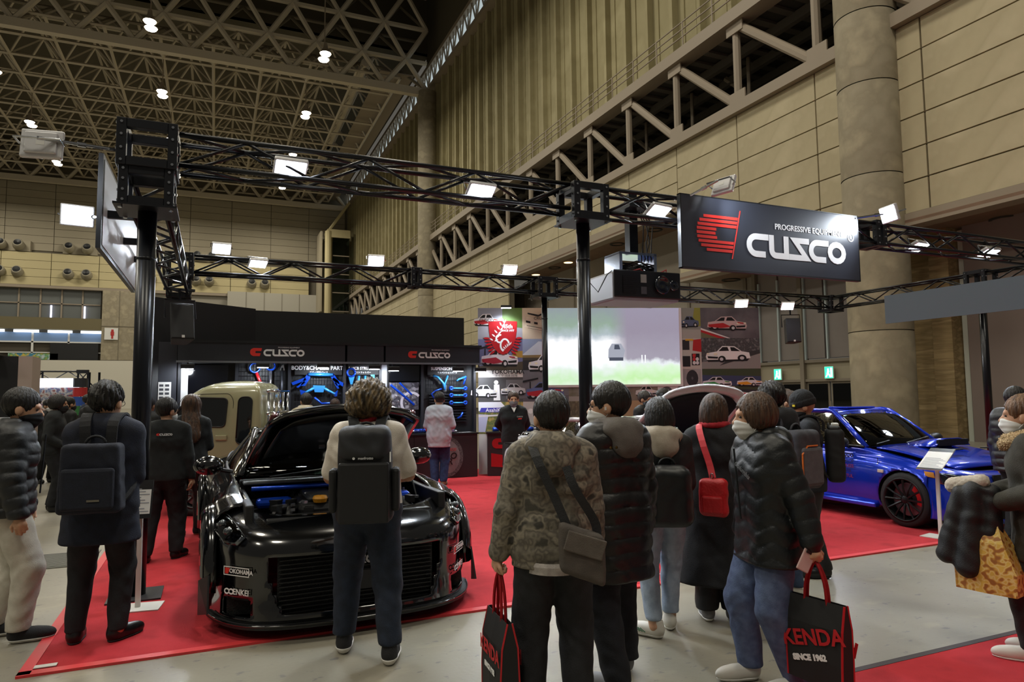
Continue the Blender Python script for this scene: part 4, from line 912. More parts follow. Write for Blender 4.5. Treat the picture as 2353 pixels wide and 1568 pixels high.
# red anniversary shield
sh = empty('anniversary_shield', (A_.x, A_.y, 0), mang, 'red anniversary shield with white leaf scrolls on the mural', 'emblem'); SX, SZ = .52, 2.87
def shp(P, m, name, k): return MB().add([(SX+x, -.012-.001*k, SZ+z) for x, z in P]+[(SX+x, -.003, SZ+z) for x, z in P], [tuple(range(len(P)))]+[(i, i+len(P), (i+1) % len(P)+len(P), (i+1) % len(P)) for i in range(len(P))]).build(name, m, sh)
shp([(-.3, .30), (-.1, .31), (.1, .31), (.30, .30), (.29, .1), (.26, -.1), (.2, -.24), (.1, -.36), (0, -.40), (-.1, -.36), (-.2, -.24), (-.26, -.1), (-.29, .1)], M_red, 'field', 0)
def leaf(x, z, a, L, m, k=1):
    c, s_ = math.cos(R(a)), math.sin(R(a)); P = [(0, 0), (.35, .16), (.7, .13), (1, 0), (.7, -.12), (.35, -.14)]
    shp([(x+L*(p*c-q*s_), z+L*(p*s_+q*c)) for p, q in P], m, 'leaf', k)
for i in range(6):
    leaf(-.20+.045*i, -.10+.075*i, 150-8*i, .10, M_logo_w); leaf(-.18+.04*i, -.12+.075*i, 30+6*i, .10, M_logo_w)
    leaf(-.26+.02*i, -.06-.05*i, 175+8*i, .15, M_red); leaf(.26-.02*i, -.06-.05*i, 5-8*i, .15, M_red); leaf(.25-.025*i, .02-.055*i, 70-10*i, .09, M_red); leaf(.14-.02*i, -.2-.02*i, 60+20*i, .08, M_logo_w)
g = MB(); stroke(g, arc(-.07, -.06, .07, .08, 60, 330, 12), .035, .002, frame((SX, -.014, SZ), (1, 0, 0), (0, -1, 0))); stroke(g, arc(.04, -.2, .09, .13, 20, 250, 12), .035, .002, frame((SX, -.014, SZ), (1, 0, 0), (0, -1, 0))); g.build('scroll', M_logo_w, sh)
text('45th', .115, M_logo_w, sh, frame((SX+.10, -.016, SZ+.19), (1, 0, 0), (0, -1, 0)), bold=.004); text('SINCE 1977', .055, M_logo_w, sh, frame((SX+.10, -.016, SZ+.105), (1, 0, 0), (0, -1, 0)), bold=.002)
# projection screen: the projected rally film glows
def film():
    m = bpy.data.materials.new('projected_film'); m.use_nodes = True; nt = m.node_tree; nt.nodes.remove(nt.nodes['Principled BSDF'])
    N = nt.nodes.new; L = nt.links.new
    tc = N('ShaderNodeTexCoord'); sep = N('ShaderNodeSeparateXYZ'); L(tc.outputs['Object'], sep.inputs[0])
    nz = N('ShaderNodeTexNoise'); nz.inputs['Scale'].default_value = 5; nz.inputs['Detail'].default_value = 9; L(tc.outputs['Object'], nz.inputs['Vector'])
    ad = N('ShaderNodeMath'); ad.operation = 'MULTIPLY_ADD'; L(nz.outputs['Fac'], ad.inputs[0]); ad.inputs[1].default_value = .34; L(sep.outputs['Z'], ad.inputs[2])
    rp = N('ShaderNodeValToRGB'); mr = N('ShaderNodeMapRange'); mr.inputs[1].default_value = .1; mr.inputs[2].default_value = 1.85; L(ad.outputs[0], mr.inputs[0]); L(mr.outputs[0], rp.inputs[0])
    E = rp.color_ramp.elements; E[0].position = 0; E[0].color = (*lin('#e3f4e0'), 1); E[1].position = 1; E[1].color = (*lin('#8f97a0'), 1)
    for p, c in ((.12, '#cdeec2'), (.22, '#e6f2ea'), (.28, '#fbfdff'), (.55, '#fbfcff'), (.64, '#b3bfc6'), (.76, '#93a898')): e = E.new(p); e.color = (*lin(c), 1)
    rp2 = N('ShaderNodeValToRGB'); L(mr.outputs[0], rp2.inputs[0]); E = rp2.color_ramp.elements; E[0].position = 0; E[0].color = (*lin('#f0fbe8'), 1); E[1].position = 1; E[1].color = (*lin('#9a93a6'), 1)
    for p, c in ((.12, '#c5f0ae'), (.26, '#dff5da'), (.30, '#e9eef2'), (.36, '#a39dac'), (.7, '#988fa0')): e = E.new(p); e.color = (*lin(c), 1)
    mx = N('ShaderNodeMix'); mx.data_type = 'RGBA'; m2 = N('ShaderNodeMapRange'); m2.inputs[1].default_value = 1.4; m2.inputs[2].default_value = 1.75; L(sep.outputs['X'], m2.inputs[0])
    L(m2.outputs[0], mx.inputs[0]); L(rp.outputs[0], mx.inputs[6]); L(rp2.outputs[0], mx.inputs[7])
    e = N('ShaderNodeEmission'); e.inputs[1].default_value = 1.05; L(mx.outputs[2], e.inputs[0]); L(e.outputs[0], nt.nodes['Material Output'].inputs[0]); return m
ps = link('projection_screen', None, None, (A_.x, A_.y, 0), (0, 0, mang)); tag(ps, 'bright projected rally film on the mural wall', 'projection screen')
sx0, sx1, sz0, sz1 = 1.40, 4.28, 1.83, 3.45
MB().b2((0, 0, 0), (sx1-sx0, .008, sz1-sz0)).build('film', film(), ps, loc=(sx0, -.022, sz0))
MB().b2((sx0-.06, -.013, sz0-.05), (sx1+.06, -.004, sz1)).build('border', mat('screen_border', '#e3dfe2', .6), ps)
M_fcar = emission('film_car', '#b8bccb', .8)
g = MB(); g.add([(1.34, -.024, .55), (1.66, -.024, .55), (1.7, -.024, .72), (1.62, -.024, .86), (1.42, -.024, .86), (1.35, -.024, .74)], [(0, 1, 2, 3, 4, 5)]); g.build('film_car', M_fcar, ps, loc=(sx0, 0, sz0))
g = MB(); g.add([(1.36, -.026, .50), (1.66, -.026, .50), (1.66, -.026, .57), (1.36, -.026, .57)], [(0, 1, 2, 3)]).add([(1.47, -.026, .74), (1.6, -.026, .74), (1.57, -.026, .84), (1.48, -.026, .84)], [(0, 1, 2, 3)]); tag(g.build('film_car_dark', emission('film_dark', '#5d6273', .7), ps, loc=(sx0, 0, sz0)), kind='stuff')
for x in (2.05, 2.12): MB().b2((x, -.026, .45), (x+.025, -.024, .62)).build('film_post', emission('film_white', '#f4f6fa', 1.1), ps, loc=(sx0, 0, sz0))
# mural lamp and counter in front of the mural
ml = empty('mural_lamp', (5.45, 12.82, 3.44), mang, 'small white lamp glaring above the anniversary shield', 'lamp')
MB().b2((-.11, -.05, -.02), (.11, .05, .03)).build('housing', M_black, ml, bevel=.01); MB().b2((-.1, -.045, -.03), (.1, .045, -.02)).build('lens', emission('display_lamp', '#f3f7ff', 18), ml); MB().tube((0, 0, .02), (0, .22, .02), .012, 6).build('arm', M_black, ml)
lamp('mural_lamp_beam', (5.45, 12.8, 3.40), (5.5, 13.1, 2.3), 45, .06, .5, 130)
c3 = empty('display_counter', (5.0, 12.90, 0), mang, 'charcoal counter with red and white graphics below the mural', 'counter')
MB().b2((.05, .05, .02), (4.3, .34, .86)).build('body', M_cnt, c3); MB().b2((.02, .0, .86), (4.35, .36, .89)).build('worktop', M_black, c3)
MB().add([(.12, .046, .47), (.12, .046, .20), (2.4, .046, -.0+.06), (2.4, .046, .20), (1.1, .046, .30)], [(0, 1, 2, 3, 4)]).build('red_band', M_red, c3)
h = MB(); emblem(h, frame((.14, .045, .56), (1, 0, 0), (0, -1, 0)), .2); h.build('emblem', M_red, c3)
h = MB(); wordmark(h, frame((.40, .045, .57), (1, 0, 0), (0, -1, 0)), .15); h.build('word_mark', M_logo_w, c3)
for k, (x, l) in enumerate(((.45, 'left of the staff member in front of the mural'), (1.5, 'right of the staff member in front of the mural'), (1.15, 'directly behind the staff member'))):
    v = Vector((5.0, 12.90, .89)) + Matrix.Rotation(mang, 3, 'Z') @ Vector((x, .2, 0)); small_parts(v.x, v.y, .89, 'blue coilover on the counter ' + l, mang+.3)
# ------------------------------------------------------------------ cars (local frame: nose towards -y, x across, z up)
M_tyre = mat('tyre_rubber', '#161618', .75); M_well = mat('wheel_well', '#0a0a0b', .9)
M_plast = mat('black_plastic', '#17181a', .5); M_seat = mat('car_seat', '#1b1c1f', .8)
M_glass = glass('car_glass', '#7f9a92', .9, .55); M_glass_d = glass('car_glass_dark', '#4a5358', .9, .22)
M_hl = glass('headlamp_glass', '#d9dee2', .95, .8)
def lerp_poly(P, t):
    n = len(P)-1; t = max(0., min(.99999, t))*n; i = int(t); f = t-i
    return tuple(a+(b-a)*f for a, b in zip(P[i], P[i+1]))
def smooth_poly(P, n):
    """Catmull-Rom through P, n samples"""
    P = [Vector(p) for p in P]; Q = [P[0]*2-P[1]]+P+[P[-1]*2-P[-2]]; out = []
    for k in range(n):
        t = k/(n-1)*(len(P)-1); i = min(int(t), len(P)-2); f = t-i; a, b, c, d = Q[i:i+4]
        out.append(.5*((2*b)+(c-a)*f+(2*a-5*b+4*c-d)*f*f+(3*b-a-3*c+d)*f**3))
    return out
def wheel(parent, x, y, r, w, side, spokes, m_rim, caliper=None, rim=.72, name='wheel'):
    """side -1/+1: outer face direction along x"""
    g = MB(); rr = r*rim
    g.lathe([(rr, -w/2), (r-.02, -w/2), (r, -w/2+.03), (r, w/2-.03), (r-.02, w/2), (rr, w/2), (rr, w/2-.02), (rr-.015, w/2-.03), (rr-.015, -w/2)], axis='X', n=40)
    o = g.build(name, [M_tyre], parent, smooth=True, loc=(x, y, r)); 
    h = MB(); s = side
    h.lathe([(rr+.004, s*w*.5), (rr+.008, s*(w*.5+.006)), (rr-.012, s*(w*.5+.006)), (rr-.02, s*w*.3), (rr-.025, -s*w*.4)], axis='X', n=40).build('rim', m_rim, o, smooth=True)
    for k in range(spokes):
        a = 2*PI*k/spokes; c, sn = math.cos(a), math.sin(a)
        for da in ((-.10, .10) if spokes <= 7 else (0,)):
            c2, s2 = math.cos(a+da), math.sin(a+da); q = MB()
            q.path([(s*w*.36, c*.05, sn*.05), (s*w*.46, c2*rr*.55, s2*rr*.55), (s*(w*.47), c2*(rr-.01), s2*(rr-.01))], [.017, .012, .015], 5); q.build('spoke', m_rim, o)
    MB().lathe([(.001, s*w*.42), (.04, s*w*.42), (.055, s*w*.36), (.06, s*w*.2)], axis='X', n=16).build('hub', m_rim, o, smooth=True)
    MB().lathe([(.06, s*w*.12), (rr*.78, s*w*.12), (rr*.78, s*w*.05), (.06, s*w*.05)], axis='X', n=30).build('brake_disc', mat('brake_disc', '#77777c', .3, metal=.9), o)
    if caliper:
        q = MB()
        for k in range(7):
            a = R(60+10*k) if y < 0 else R(60+10*k)
            q.box((s*w*.14, -math.cos(a-.9)*rr*.68, math.sin(a-.9)*rr*.68), (.07, .05, .09))
        MB().lathe([(rr*.52, s*w*.2), (rr*.84, s*w*.2), (rr*.84, -s*.01), (rr*.52, -s*.01), (rr*.52, s*w*.2)], axis='X', n=8, a0=R(120), a1=R(200)).build('caliper', caliper, o)
    return o
class Car:
    def __init__(s, name, loc, rz, label, paint, spec):
        s.root = empty(name, loc, rz, label, 'car'); s.p = paint; s.s = spec
        s.plan = smooth_poly([(a, b, 0) for a, b in spec['plan']], 25)
        s.prof = spec['front']
    def F(s, u, v, off=0.):
        """front fascia point: u -1..1 across, v 0..1 up"""
        q = lerp_poly([tuple(p) for p in s.plan], abs(u)); sp = s.s
        z, dy, k = s._front(v); zt = z+(sp['crown'](abs(u), v) if 'crown' in sp else 0)
        x = q[0]*sp['hw']*k*(1 if u >= 0 else -1); y = sp['nose']+q[1]+dy
        return Vector((x*(1+off/sp['hw']*abs(u)), y-off*(1-abs(u)*.8), zt+off*.3*v))
    def _front(s, v):
        return lerp_poly(s._fp, v)
    def fascia(s, holes=(), nu=73, nv=31, name='front_bumper'):
        s._fp = [tuple(p) for p in smooth_poly(s.prof, 33)]
        P = []; keep = []
        for j in range(nv):
            for i in range(nu):
                P.append(s.F(-1+2*i/(nu-1), j/(nv-1)))
        g = MB(); F = []
        for j in range(nv-1):
            for i in range(nu-1):
                u = -1+2*(i+.5)/(nu-1); v = (j+.5)/(nv-1)
                if any(h(u, v) for h in holes): continue
                F.append((j*nu+i, j*nu+i+1, (j+1)*nu+i+1, (j+1)*nu+i))
        g.add(P, F); return g.build(name, s.p, s.root, smooth=True, solid=.02)
    def on(s, poly, off, name, m, parent=None, n=10):
        """patch that follows the fascia: poly = (u,v) quad corners ll, lr, ur, ul or longer outline"""
        g = MB()
        if len(poly) == 4:
            a, b, c, d = [Vector(p) for p in poly]
            P = [s.F(*((a*(1-i/n)+b*(i/n))*(1-j/n)+(d*(1-i/n)+c*(i/n))*(j/n)), off) for j in range(n+1) for i in range(n+1)]
            g.grid(P, n+1, n+1)
        else:
            cx = sum(p[0] for p in poly)/len(poly); cy = sum(p[1] for p in poly)/len(poly); k = len(poly); R_ = 5; P = [s.F(cx, cy, off)]
            for r in range(1, R_+1): P += [s.F(cx+(p[0]-cx)*r/R_, cy+(p[1]-cy)*r/R_, off) for p in poly]
            F = [(0, 1+i, 1+(i+1) % k) for i in range(k)]
            for r in range(R_-1): F += [(1+r*k+i, 1+(r+1)*k+i, 1+(r+1)*k+(i+1) % k, 1+r*k+(i+1) % k) for i in range(k)]
            g.add(P, F)
        return g.build(name, m, parent or s.root, smooth=True, solid=.006)
    def side(s, sd, y0, y1, arches, ny=90, nv=22, name='body_side'):
        sp = s.s; P = []
        for i in range(ny):
            y = y0+(y1-y0)*i/(ny-1)
            hw, zs, zsh, xin, zt = [np.interp(y, sp['st'][0], sp['st'][k]) for k in (1, 2, 3, 4, 5)]
            pr = smooth_poly([(hw-.07, zs, 0), (hw-.02, zs+.10, 0), (hw, zs+(zsh-zs)*.45, 0), (hw-.005, zs+(zsh-zs)*.72, 0), (hw-.035, zsh-.05, 0), (hw-.10, zsh+.0, 0), ((hw+xin)/2-.03, (zsh+zt)/2+.01, 0), (xin, zt, 0)], nv)
            P += [(sd*p.x, y, p.y) for p in pr]
        ins = np.zeros(len(P), bool)
        for (ya, za, ra) in arches:
            for k, p in enumerate(P):
                if k % nv > nv*.62: continue
                d = math.hypot(p[1]-ya, p[2]-za)
                if d < ra:
                    ins[k] = True; f = ra/max(d, 1e-4); P[k] = (p[0], ya+(p[1]-ya)*f, za+(p[2]-za)*f)
        g = MB(); F = []
        for i in range(ny-1):
            for j in range(nv-1):
                q = (i*nv+j, i*nv+j+1, (i+1)*nv+j+1, (i+1)*nv+j)
                if all(ins[k] for k in q): continue
                F.append(q if sd < 0 else q[::-1])
        g.add(P, F); o = g.build(name, s.p, s.root, smooth=True, solid=.012)
        return o
    def wellbox(s, arches, hw):
        for (ya, za, ra) in arches:
            for sd in (-1, 1):
                MB().lathe([(ra+.03, sd*(hw-.28)), (ra+.03, sd*(hw-.03))], axis='X', n=20, a0=R(-10), a1=R(190)).lathe([(.01, sd*(hw-.28)), (ra+.03, sd*(hw-.28))], axis='X', n=20).build('wheel_well', M_well, s.root, loc=(0, ya, za))
    def patch(s, rows, name, m, parent=None, solid=.006, nu=13, smooth=True, **k):
        """rows: list of polylines (each smoothed to nu points)"""
        Q = [smooth_poly(r, nu) for r in rows]; g = MB(); g.grid([p for r in Q for p in r], nu, len(Q)); return g.build(name, m, parent or s.root, smooth=smooth, solid=solid, **k)
    def bar(s, pts, w, name, m, parent=None):
        g = MB(); g.path(smooth_poly(pts, 12), w, 6); return g.build(name, m, parent or s.root, smooth=True)
    def greenhouse(s, c):
        """c: cowl(y,z,hw) rf(roof front) rr(roof rear) dk(deck) xb, belt z"""
        (yc, zc, xc), (yf, zf, xf), (yr, zr, xr), (yd, zd, xd) = c['cowl'], c['rf'], c['rr'], c['dk']; bow = c.get('bow', .12)
        def row(y, z, x, b, cz=.03): return [(-x, y+b, z), (-x*.6, y+b*.35, z+cz*.7), (0, y, z+cz), (x*.6, y+b*.35, z+cz*.7), (x, y+b, z)]
        rows = [row(yc+(yf-yc)*t, zc+(zf-zc)*(1-(1-t)**1.25), xc+(xf-xc)*t, bow*(1-t*.6), .01+.02*t) for t in (0, .2, .4, .6, .8, 1)]
        ws = s.patch(rows, 'windshield', c.get('glass', M_glass), nu=15)
        rows = [row(yf+(yr-yf)*t, zf+(zr-zf)*t+c.get('arch', .05)*math.sin(PI*t), xf+(xr-xf)*t, bow*.4*(1-2*t), .035) for t in (0, .15, .3, .5, .7, .85, 1)]
        s.patch(rows, 'roof', s.p, nu=15, solid=.03)
        rows = [row(yr+(yd-yr)*t, zr+(zd-zr)*(t**1.2), xr+(xd-xr)*t, -bow*(.4+.6*t), .03-.02*t) for t in (0, .25, .5, .75, 1)]
        s.patch(rows, 'rear_window', c.get('glass_s', M_glass_d), nu=15)
        for sd in (-1, 1):
            bel = c['belt']; y0, y1 = yc+bow, yd-bow; rows = []
            ys = np.linspace(y0, y1, 16)
            top = [(yc+bow, zc, xc), (yf+bow*.4, zf, xf)] + [(yf+(yr-yf)*t, zf+(zr-zf)*t+c.get('arch', .05)*math.sin(PI*t), xf+(xr-xf)*t) for t in (.3, .5, .7)] + [(yr-bow*.4, zr, xr), (yd-bow, zd, xd)]
            ty = [t[0] for t in top]
            up = [(sd*np.interp(y, ty, [t[2] for t in top]), y, np.interp(y, ty, [t[1] for t in top])) for y in ys]
            lo = [(sd*np.interp(y, [b[0] for b in bel], [b[1] for b in bel]), y, np.interp(y, [b[0] for b in bel], [b[2] for b in bel])) for y in ys]
            g = MB(); P = []
            for k in range(5):
                t = k/4; P += [tuple(a+(b-a)*t for a, b in zip(l, u)) for l, u in zip(lo, up)]
            P = [(x+sd*.012*math.sin(PI*(i//16)/4), y, z) for i, (x, y, z) in enumerate(P)]
            g.grid(P, 16, 5).build('side_window', c.get('glass_s', M_glass_d), s.root, smooth=True)
            s.bar([(sd*t[2], t[0], t[1]) for t in top], c.get('rail', .032), 'roof_rail', s.p)
            s.bar([(sd*b[1], b[0], b[2]) for b in bel], .014, 'belt_trim', M_plast)
            for yp, wd in c.get('pillars', ()):
                a = Vector((sd*np.interp(yp, [b[0] for b in bel], [b[1] for b in bel]), yp, np.interp(yp, [b[0] for b in bel], [b[2] for b in bel])))
                b_ = Vector((sd*np.interp(yp+.05, ty, [t[2] for t in top]), yp+.05, np.interp(yp+.05, ty, [t[1] for t in top])))
                MB().tube(a, b_, wd, 6).build('pillar', c.get('pillar_m', M_plast), s.root)
        return ws
    def interior(s, y, z, x=.38, dash=-.55):
        for sx in (-1, 1):
            g = MB(); g.b2((sx*x-.24, y-.25, z-.25), (sx*x+.24, y+.25, z)).build('seat_cushion', M_seat, s.root, bevel=.06)
            MB().box((sx*x, y+.33, z+.22), (.46, .14, .62), rx=-.25).build('seat_back', M_seat, s.root, bevel=.06)
            MB().box((sx*x, y+.43, z+.60), (.24, .09, .16), rx=-.2).build('headrest', M_seat, s.root, bevel=.03)
        MB().b2((-.66, y+dash-.35, z-.1), (.66, y+dash+.1, z+.17)).build('dashboard', M_plast, s.root, bevel=.05)
        g = MB(); g.path([(x+.18*math.cos(t*PI/10), y+dash+.2+.05*math.sin(t*PI/10), z+.12+.18*math.sin(t*PI/10)) for t in range(21)], .014, 6); g.build('steering_wheel', M_plast, s.root)
    def mirror(s, sd, x, y, z, m, k=1.):
        MB().ell((sd*x, y, z), (.115*k, .075*k, .075*k), 14, 9).build('mirror', m, s.root, smooth=True)
        MB().tube((sd*(x-.2), y+.05, z-.07), (sd*(x-.05), y, z-.03), .02, 6).build('mirror_arm', M_plast, s.root)
    def hood(s, yn, yh, xn, xh, zn, zh, ang=0., m=None, under=None, nose=0.1, crown=.035, thick=.03):
        """bonnet between nose line yn and hinge line yh; opened by ang about the hinge"""
        o = empty('bonnet', (0, 0, 0)); o.parent = s.root; o.location = (0, yh, zh); o.rotation_euler = (-ang, 0, 0)
        def row(t, dz=0., inset=0.):
            y = yn+(yh-yn)*t - yh; x = (xn+(xh-xn)*t)-inset; z = (zn-zh)*(1-t)**1.5 + dz; c = crown*(1-.3*t); b = nose*(1-t)
            return [(-x, y+b, z), (-x*.7, y+b*.35, z+c*.7), (0, y, z+c), (x*.7, y+b*.35, z+c*.7), (x, y+b, z)]
        g = MB(); nu = 17; Q = [smooth_poly(row(t), nu) for t in np.linspace(0, 1, 9)]; g.grid([p for r in Q for p in r], nu, 9)
        top = g.build('outer_skin', m or s.p, o, smooth=True, solid=thick)
        if under:
            g = MB(); Q = [smooth_poly(row(t, -.040, .11), nu) for t in np.linspace(.10, .9, 7)]; g.grid([p for r in Q for p in r], nu, 7); g.build('liner', under, o, smooth=True, solid=.01)
        return o
# ---- black wide-bodied coupe
M_paintb = mat('black_car_paint', '#050608', .16, coat=1., spec=.6)
zspec = dict(hw=.985, nose=-2.19, plan=[(0, 0), (.28, .006), (.52, .035), (.70, .10), (.84, .22), (.94, .40), (1.0, .60)],
    front=[(.10, -.03, .99), (.17, -.02, .985), (.30, -.0, .985), (.45, .0, .985), (.56, .005, .985), (.645, .05, .975), (.70, .13, .955), (.74, .24, .92), (.765, .34, .86)],
    crown=lambda u, v: (.13*max(0, u-.35)**1.2)*max(0, v-.45)/.55,
    st=[[-1.60, -1.35, -1.0, -.6, 0, .6, 1.0, 1.4, 1.8, 2.15], [.985, 1.0, .985, .93, .92, .94, .99, 1.0, .97, .80], [.16, .18, .16, .14, .14, .14, .16, .18, .25, .35],
        [.80, .86, .87, .84, .83, .87, .92, .92, .88, .82], [.72, .74, .76, .78, .80, .78, .72, .66, .62, .6], [.84, .885, .92, .95, .96, .98, 1.0, 1.0, .97, .92]])
zc = Car('sports_car', (.93, 7.22, .012), R(1.5), 'glossy black wide-bodied sports car with its bonnet open', M_paintb, zspec)
zc._fp = [tuple(p) for p in smooth_poly(zspec['front'], 33)]
ginc = lambda u, v: abs(u) < .44-.14*max(0, (.32-v)/.32)*1.0 and .10 < v < .47
duct = lambda u, v: .56 < abs(u) < .80 and .08 < v < .20
zc.fascia([ginc, duct])
M_mesh = mat('grille_mesh', '#0b0c0e', .6, bump=1.0, bscale=160)
MB().b2((-.56, -2.11, .12), (.56, -2.09, .56)).build('grille', M_mesh, zc.root)
for k in range(14): MB().b2((-.55, -2.125, .14+.03*k), (.55, -2.115, .147+.03*k)).build('grille_bar', M_plast, zc.root)
for sd in (-1, 1):
    MB().box((sd*.70, -1.93, .19), (.36, .02, .14), rz=sd*.35).build('side_duct', M_mesh, zc.root)
    # teardrop headlamp
    P = [(.60, .63), (.66, .55), (.78, .545), (.90, .62), (.95, .74), (.92, .84), (.80, .83), (.68, .74)]
    hl_ = zc.on([(sd*a, b) for a, b in P], .006, 'headlamp', M_plast)
    zc.on([(sd*a, b) for a, b in P], .018, 'headlamp_lens', M_hl, hl_)
    q = MB(); c0 = zc.F(sd*.76, .66, .012); c1 = zc.F(sd*.84, .72, .012)
    for c in (c0, c1): q.ell(c, (.035, .03, .03), 12, 7)
    tag(q.build('projector_lens', mat('lamp_lens', '#3a3f45', .05, coat=1.), hl_, smooth=True), kind='stuff')
    q = MB(); q.path([zc.F(sd*a, b, .014) for a, b in ((.62, .64), (.68, .57), (.78, .565), (.88, .62))], .008, 5); q.build('daylight_strip', M_chrome, hl_, smooth=True)
    q = MB(); q.path([zc.F(sd*a, b, .014) for a, b in ((.74, .78), (.84, .81), (.91, .80))], .008, 5); q.build('daylight_strip', M_chrome, hl_, smooth=True)
    # bolt-on wheel arch flare, canard and skirt
    q = MB(); prof = []
    for t in range(15):
        a = R(-12+204*t/14); prof.append((a,))
    P = []
    for (a,) in prof:
        for (dr, dx) in ((.0, -.05), (.015, .035), (.05, .045), (.085, .01), (.10, -.05)): P.append((sd*(.99+dx), -1.32+(.365+dr)*math.cos(a), .35+(.365+dr)*math.sin(a)))
    q.grid(P, 5, 15); q.build('wheel_arch_flare', M_paintb, zc.root, smooth=True, solid=.01)
    P = []
    for (a,) in prof:
        for (dr, dx) in ((.0, -.05), (.015, .03), (.05, .04), (.085, .01), (.10, -.05)): P.append((sd*(1.0+dx), 1.26+(.375+dr)*math.cos(a), .36+(.375+dr)*math.sin(a)))
    MB().grid(P, 5, 15).build('wheel_arch_flare', M_paintb, zc.root, smooth=True, solid=.01)
    MB().b2((sd*.90, -.9, .07), (sd*1.03, .85, .11)).build('side_skirt', M_plast, zc.root)
    MB().add([(sd*.99, -1.95, .16), (sd*1.045, -1.72, .10), (sd*1.045, -1.72, .34), (sd*.985, -1.86, .40)], [(0, 1, 2, 3)]).build('canard', M_plast, zc.root, solid=.012)
# splitter
q = MB(); pl = []
for i in range(41):
    u = -1+2*i/40; p = zc.F(u, 0); pl.append((p.x*1.025, p.y-.075*(1-abs(u)*.4)))
q.prism(pl+[(.95, -1.5), (-.95, -1.5)], .022).build('front_splitter', M_plast, zc.root, loc=(0, 0, .075))
q = MB(); q.path([(x, y, .10) for x, y in pl], .008, 5); q.build('splitter_edge', M_paintb, zc.root, smooth=True)
zarch = [(-1.32, .35, .365), (1.26, .36, .375)]
for sd in (-1, 1): zc.side(sd, -1.60, 2.15, zarch)
zc.wellbox(zarch, .96)
M_rimb = mat('black_rim', '#0d0e10', .3, metal=.4)
for sd in (-1, 1):
    wheel(zc.root, sd*.865, -1.32, .34, .27, sd, 10, M_rimb); wheel(zc.root, sd*.875, 1.26, .345, .29, sd, 10, M_rimb)
zc.patch([[(-.6, 2.15, .92), (0, 2.24, .95), (.6, 2.15, .92)], [(-.75, 2.2, .7), (0, 2.3, .72), (.75, 2.2, .7)], [(-.78, 2.18, .35), (0, 2.27, .35), (.78, 2.18, .35)]], 'tail_panel', M_paintb, solid=.02)
zc.patch([[(-.66, 1.3, 1.0), (0, 1.3, 1.03), (.66, 1.3, 1.0)], [(-.62, 1.8, .97), (0, 1.8, 1.0), (.62, 1.8, .97)], [(-.6, 2.15, .92), (0, 2.24, .95), (.6, 2.15, .92)]], 'rear_deck', M_paintb, solid=.02)
zgh = dict(cowl=(-.78, .93, .72), rf=(.02, 1.285, .55), rr=(.62, 1.26, .54), dk=(1.55, 1.0, .60), bow=.22, arch=.03, belt=[(-.62, .78, .93), (.2, .80, .96), (1.3, .72, 1.0), (1.6, .62, 1.0)], pillars=((.55, .03),), rail=.035)
zc.greenhouse(zgh); zc.interior(.35, .62, .36, -.6)
zc.mirror(-1, .98, -.42, 1.03, M_paintb, 1.15); zc.mirror(1, .98, -.42, 1.03, M_paintb, 1.15)
M_under = mat('bonnet_liner_black', '#08080a', .35, coat=.3)
zh = zc.hood(-1.90, -.72, .60, .70, .85, 1.045, R(34), M_paintb, M_under, .16, .05)
zc_redlit = mat('bonnet_edge_redlit', '#4d0d12', .25, coat=.8)  # red light caught along the black bonnet's edges, put into the colour
for sd in (-1, 1): 
    q = MB(); q.path([(sd*.545, -1.02, -.14), (sd*.565, -.7, -.085), (sd*.60, -.35, -.04), (sd*.63, -.1, -.035)], .028, 6); q.build('edge_reinforcement', zc_redlit, zh, smooth=True)
q = MB(); q.path([(-.45, -1.06, -.17), (0, -1.12, -.13), (.45, -1.06, -.17)], .02, 6); q.build('front_reinforcement', M_under, zh, smooth=True)
for (x, y) in ((-.3, -.8), (.1, -.95), (-.1, -.4), (.35, -.6)): MB().box((x, y, -.075), (.05, .03, .02)).build('clip', M_alur, zh)
MB().tube((.62, -1.50, .80), (.55, -1.30, 1.25), .008, 5).build('bonnet_prop', M_plast, zc.root)
# engine bay
bay_ = [('bay_tray', (-.74, -1.86, .50), (.74, -.70, .56), M_well), ('firewall', (-.74, -.86, .55), (.74, -.76, .93), M_well), ('slam_panel', (-.62, -1.90, .70), (.62, -1.70, .755), M_plast), ('inner_wing', (-.76, -1.85, .52), (-.70, -.78, .86), M_plast), ('inner_wing', (.70, -1.85, .52), (.76, -.78, .86), M_plast)]
for n_, a, b, m in bay_: MB().b2(a, b).build(n_, m, zc.root, bevel=.012)
MB().b2((-.34, -1.55, .56), (.30, -.95, .80)).build('engine_block', M_plast, zc.root, bevel=.05)
for sd in (-1, 1): MB().b2((sd*.04, -1.5, .80), (sd*.27, -1.0, .845)).build('engine_cover', mat('engine_grey', '#2d3034', .4), zc.root, bevel=.03)
MB().b2((-.64, -1.30, .74), (-.36, -1.18, .82)).build('blue_tank', M_blue, zc.root, bevel=.03); MB().b2((.36, -1.35, .74), (.62, -1.2, .81)).build('blue_tank', M_blue, zc.root, bevel=.03)
q = MB()
for k, (x, r) in enumerate(((-.55, .04), (-.45, .03), (.45, .035), (.56, .04))): q.path([(x, -1.68, .68), (x*.9, -1.5, .76), (x*.7, -1.35, .74), (x*.5, -1.2, .7)], r, 8)
tag(q.build('hoses', M_plast, zc.root, smooth=True), kind='stuff')
MB().lathe([(.05, 0), (.06, .03), (.05, .05), (.01, .055)], (-.18, -1.52, .80), n=12).build('filler_cap', mat('cap_yellow', '#c98a1e', .4), zc.root)
q = MB(); rr = random.Random(11)
for k in range(46): q.box((rr.uniform(-.66, .66), rr.uniform(-1.66, -.9), rr.uniform(.62, .80)), (rr.uniform(.03, .12), rr.uniform(.03, .1), rr.uniform(.03, .08)), rr.uniform(0, 3))
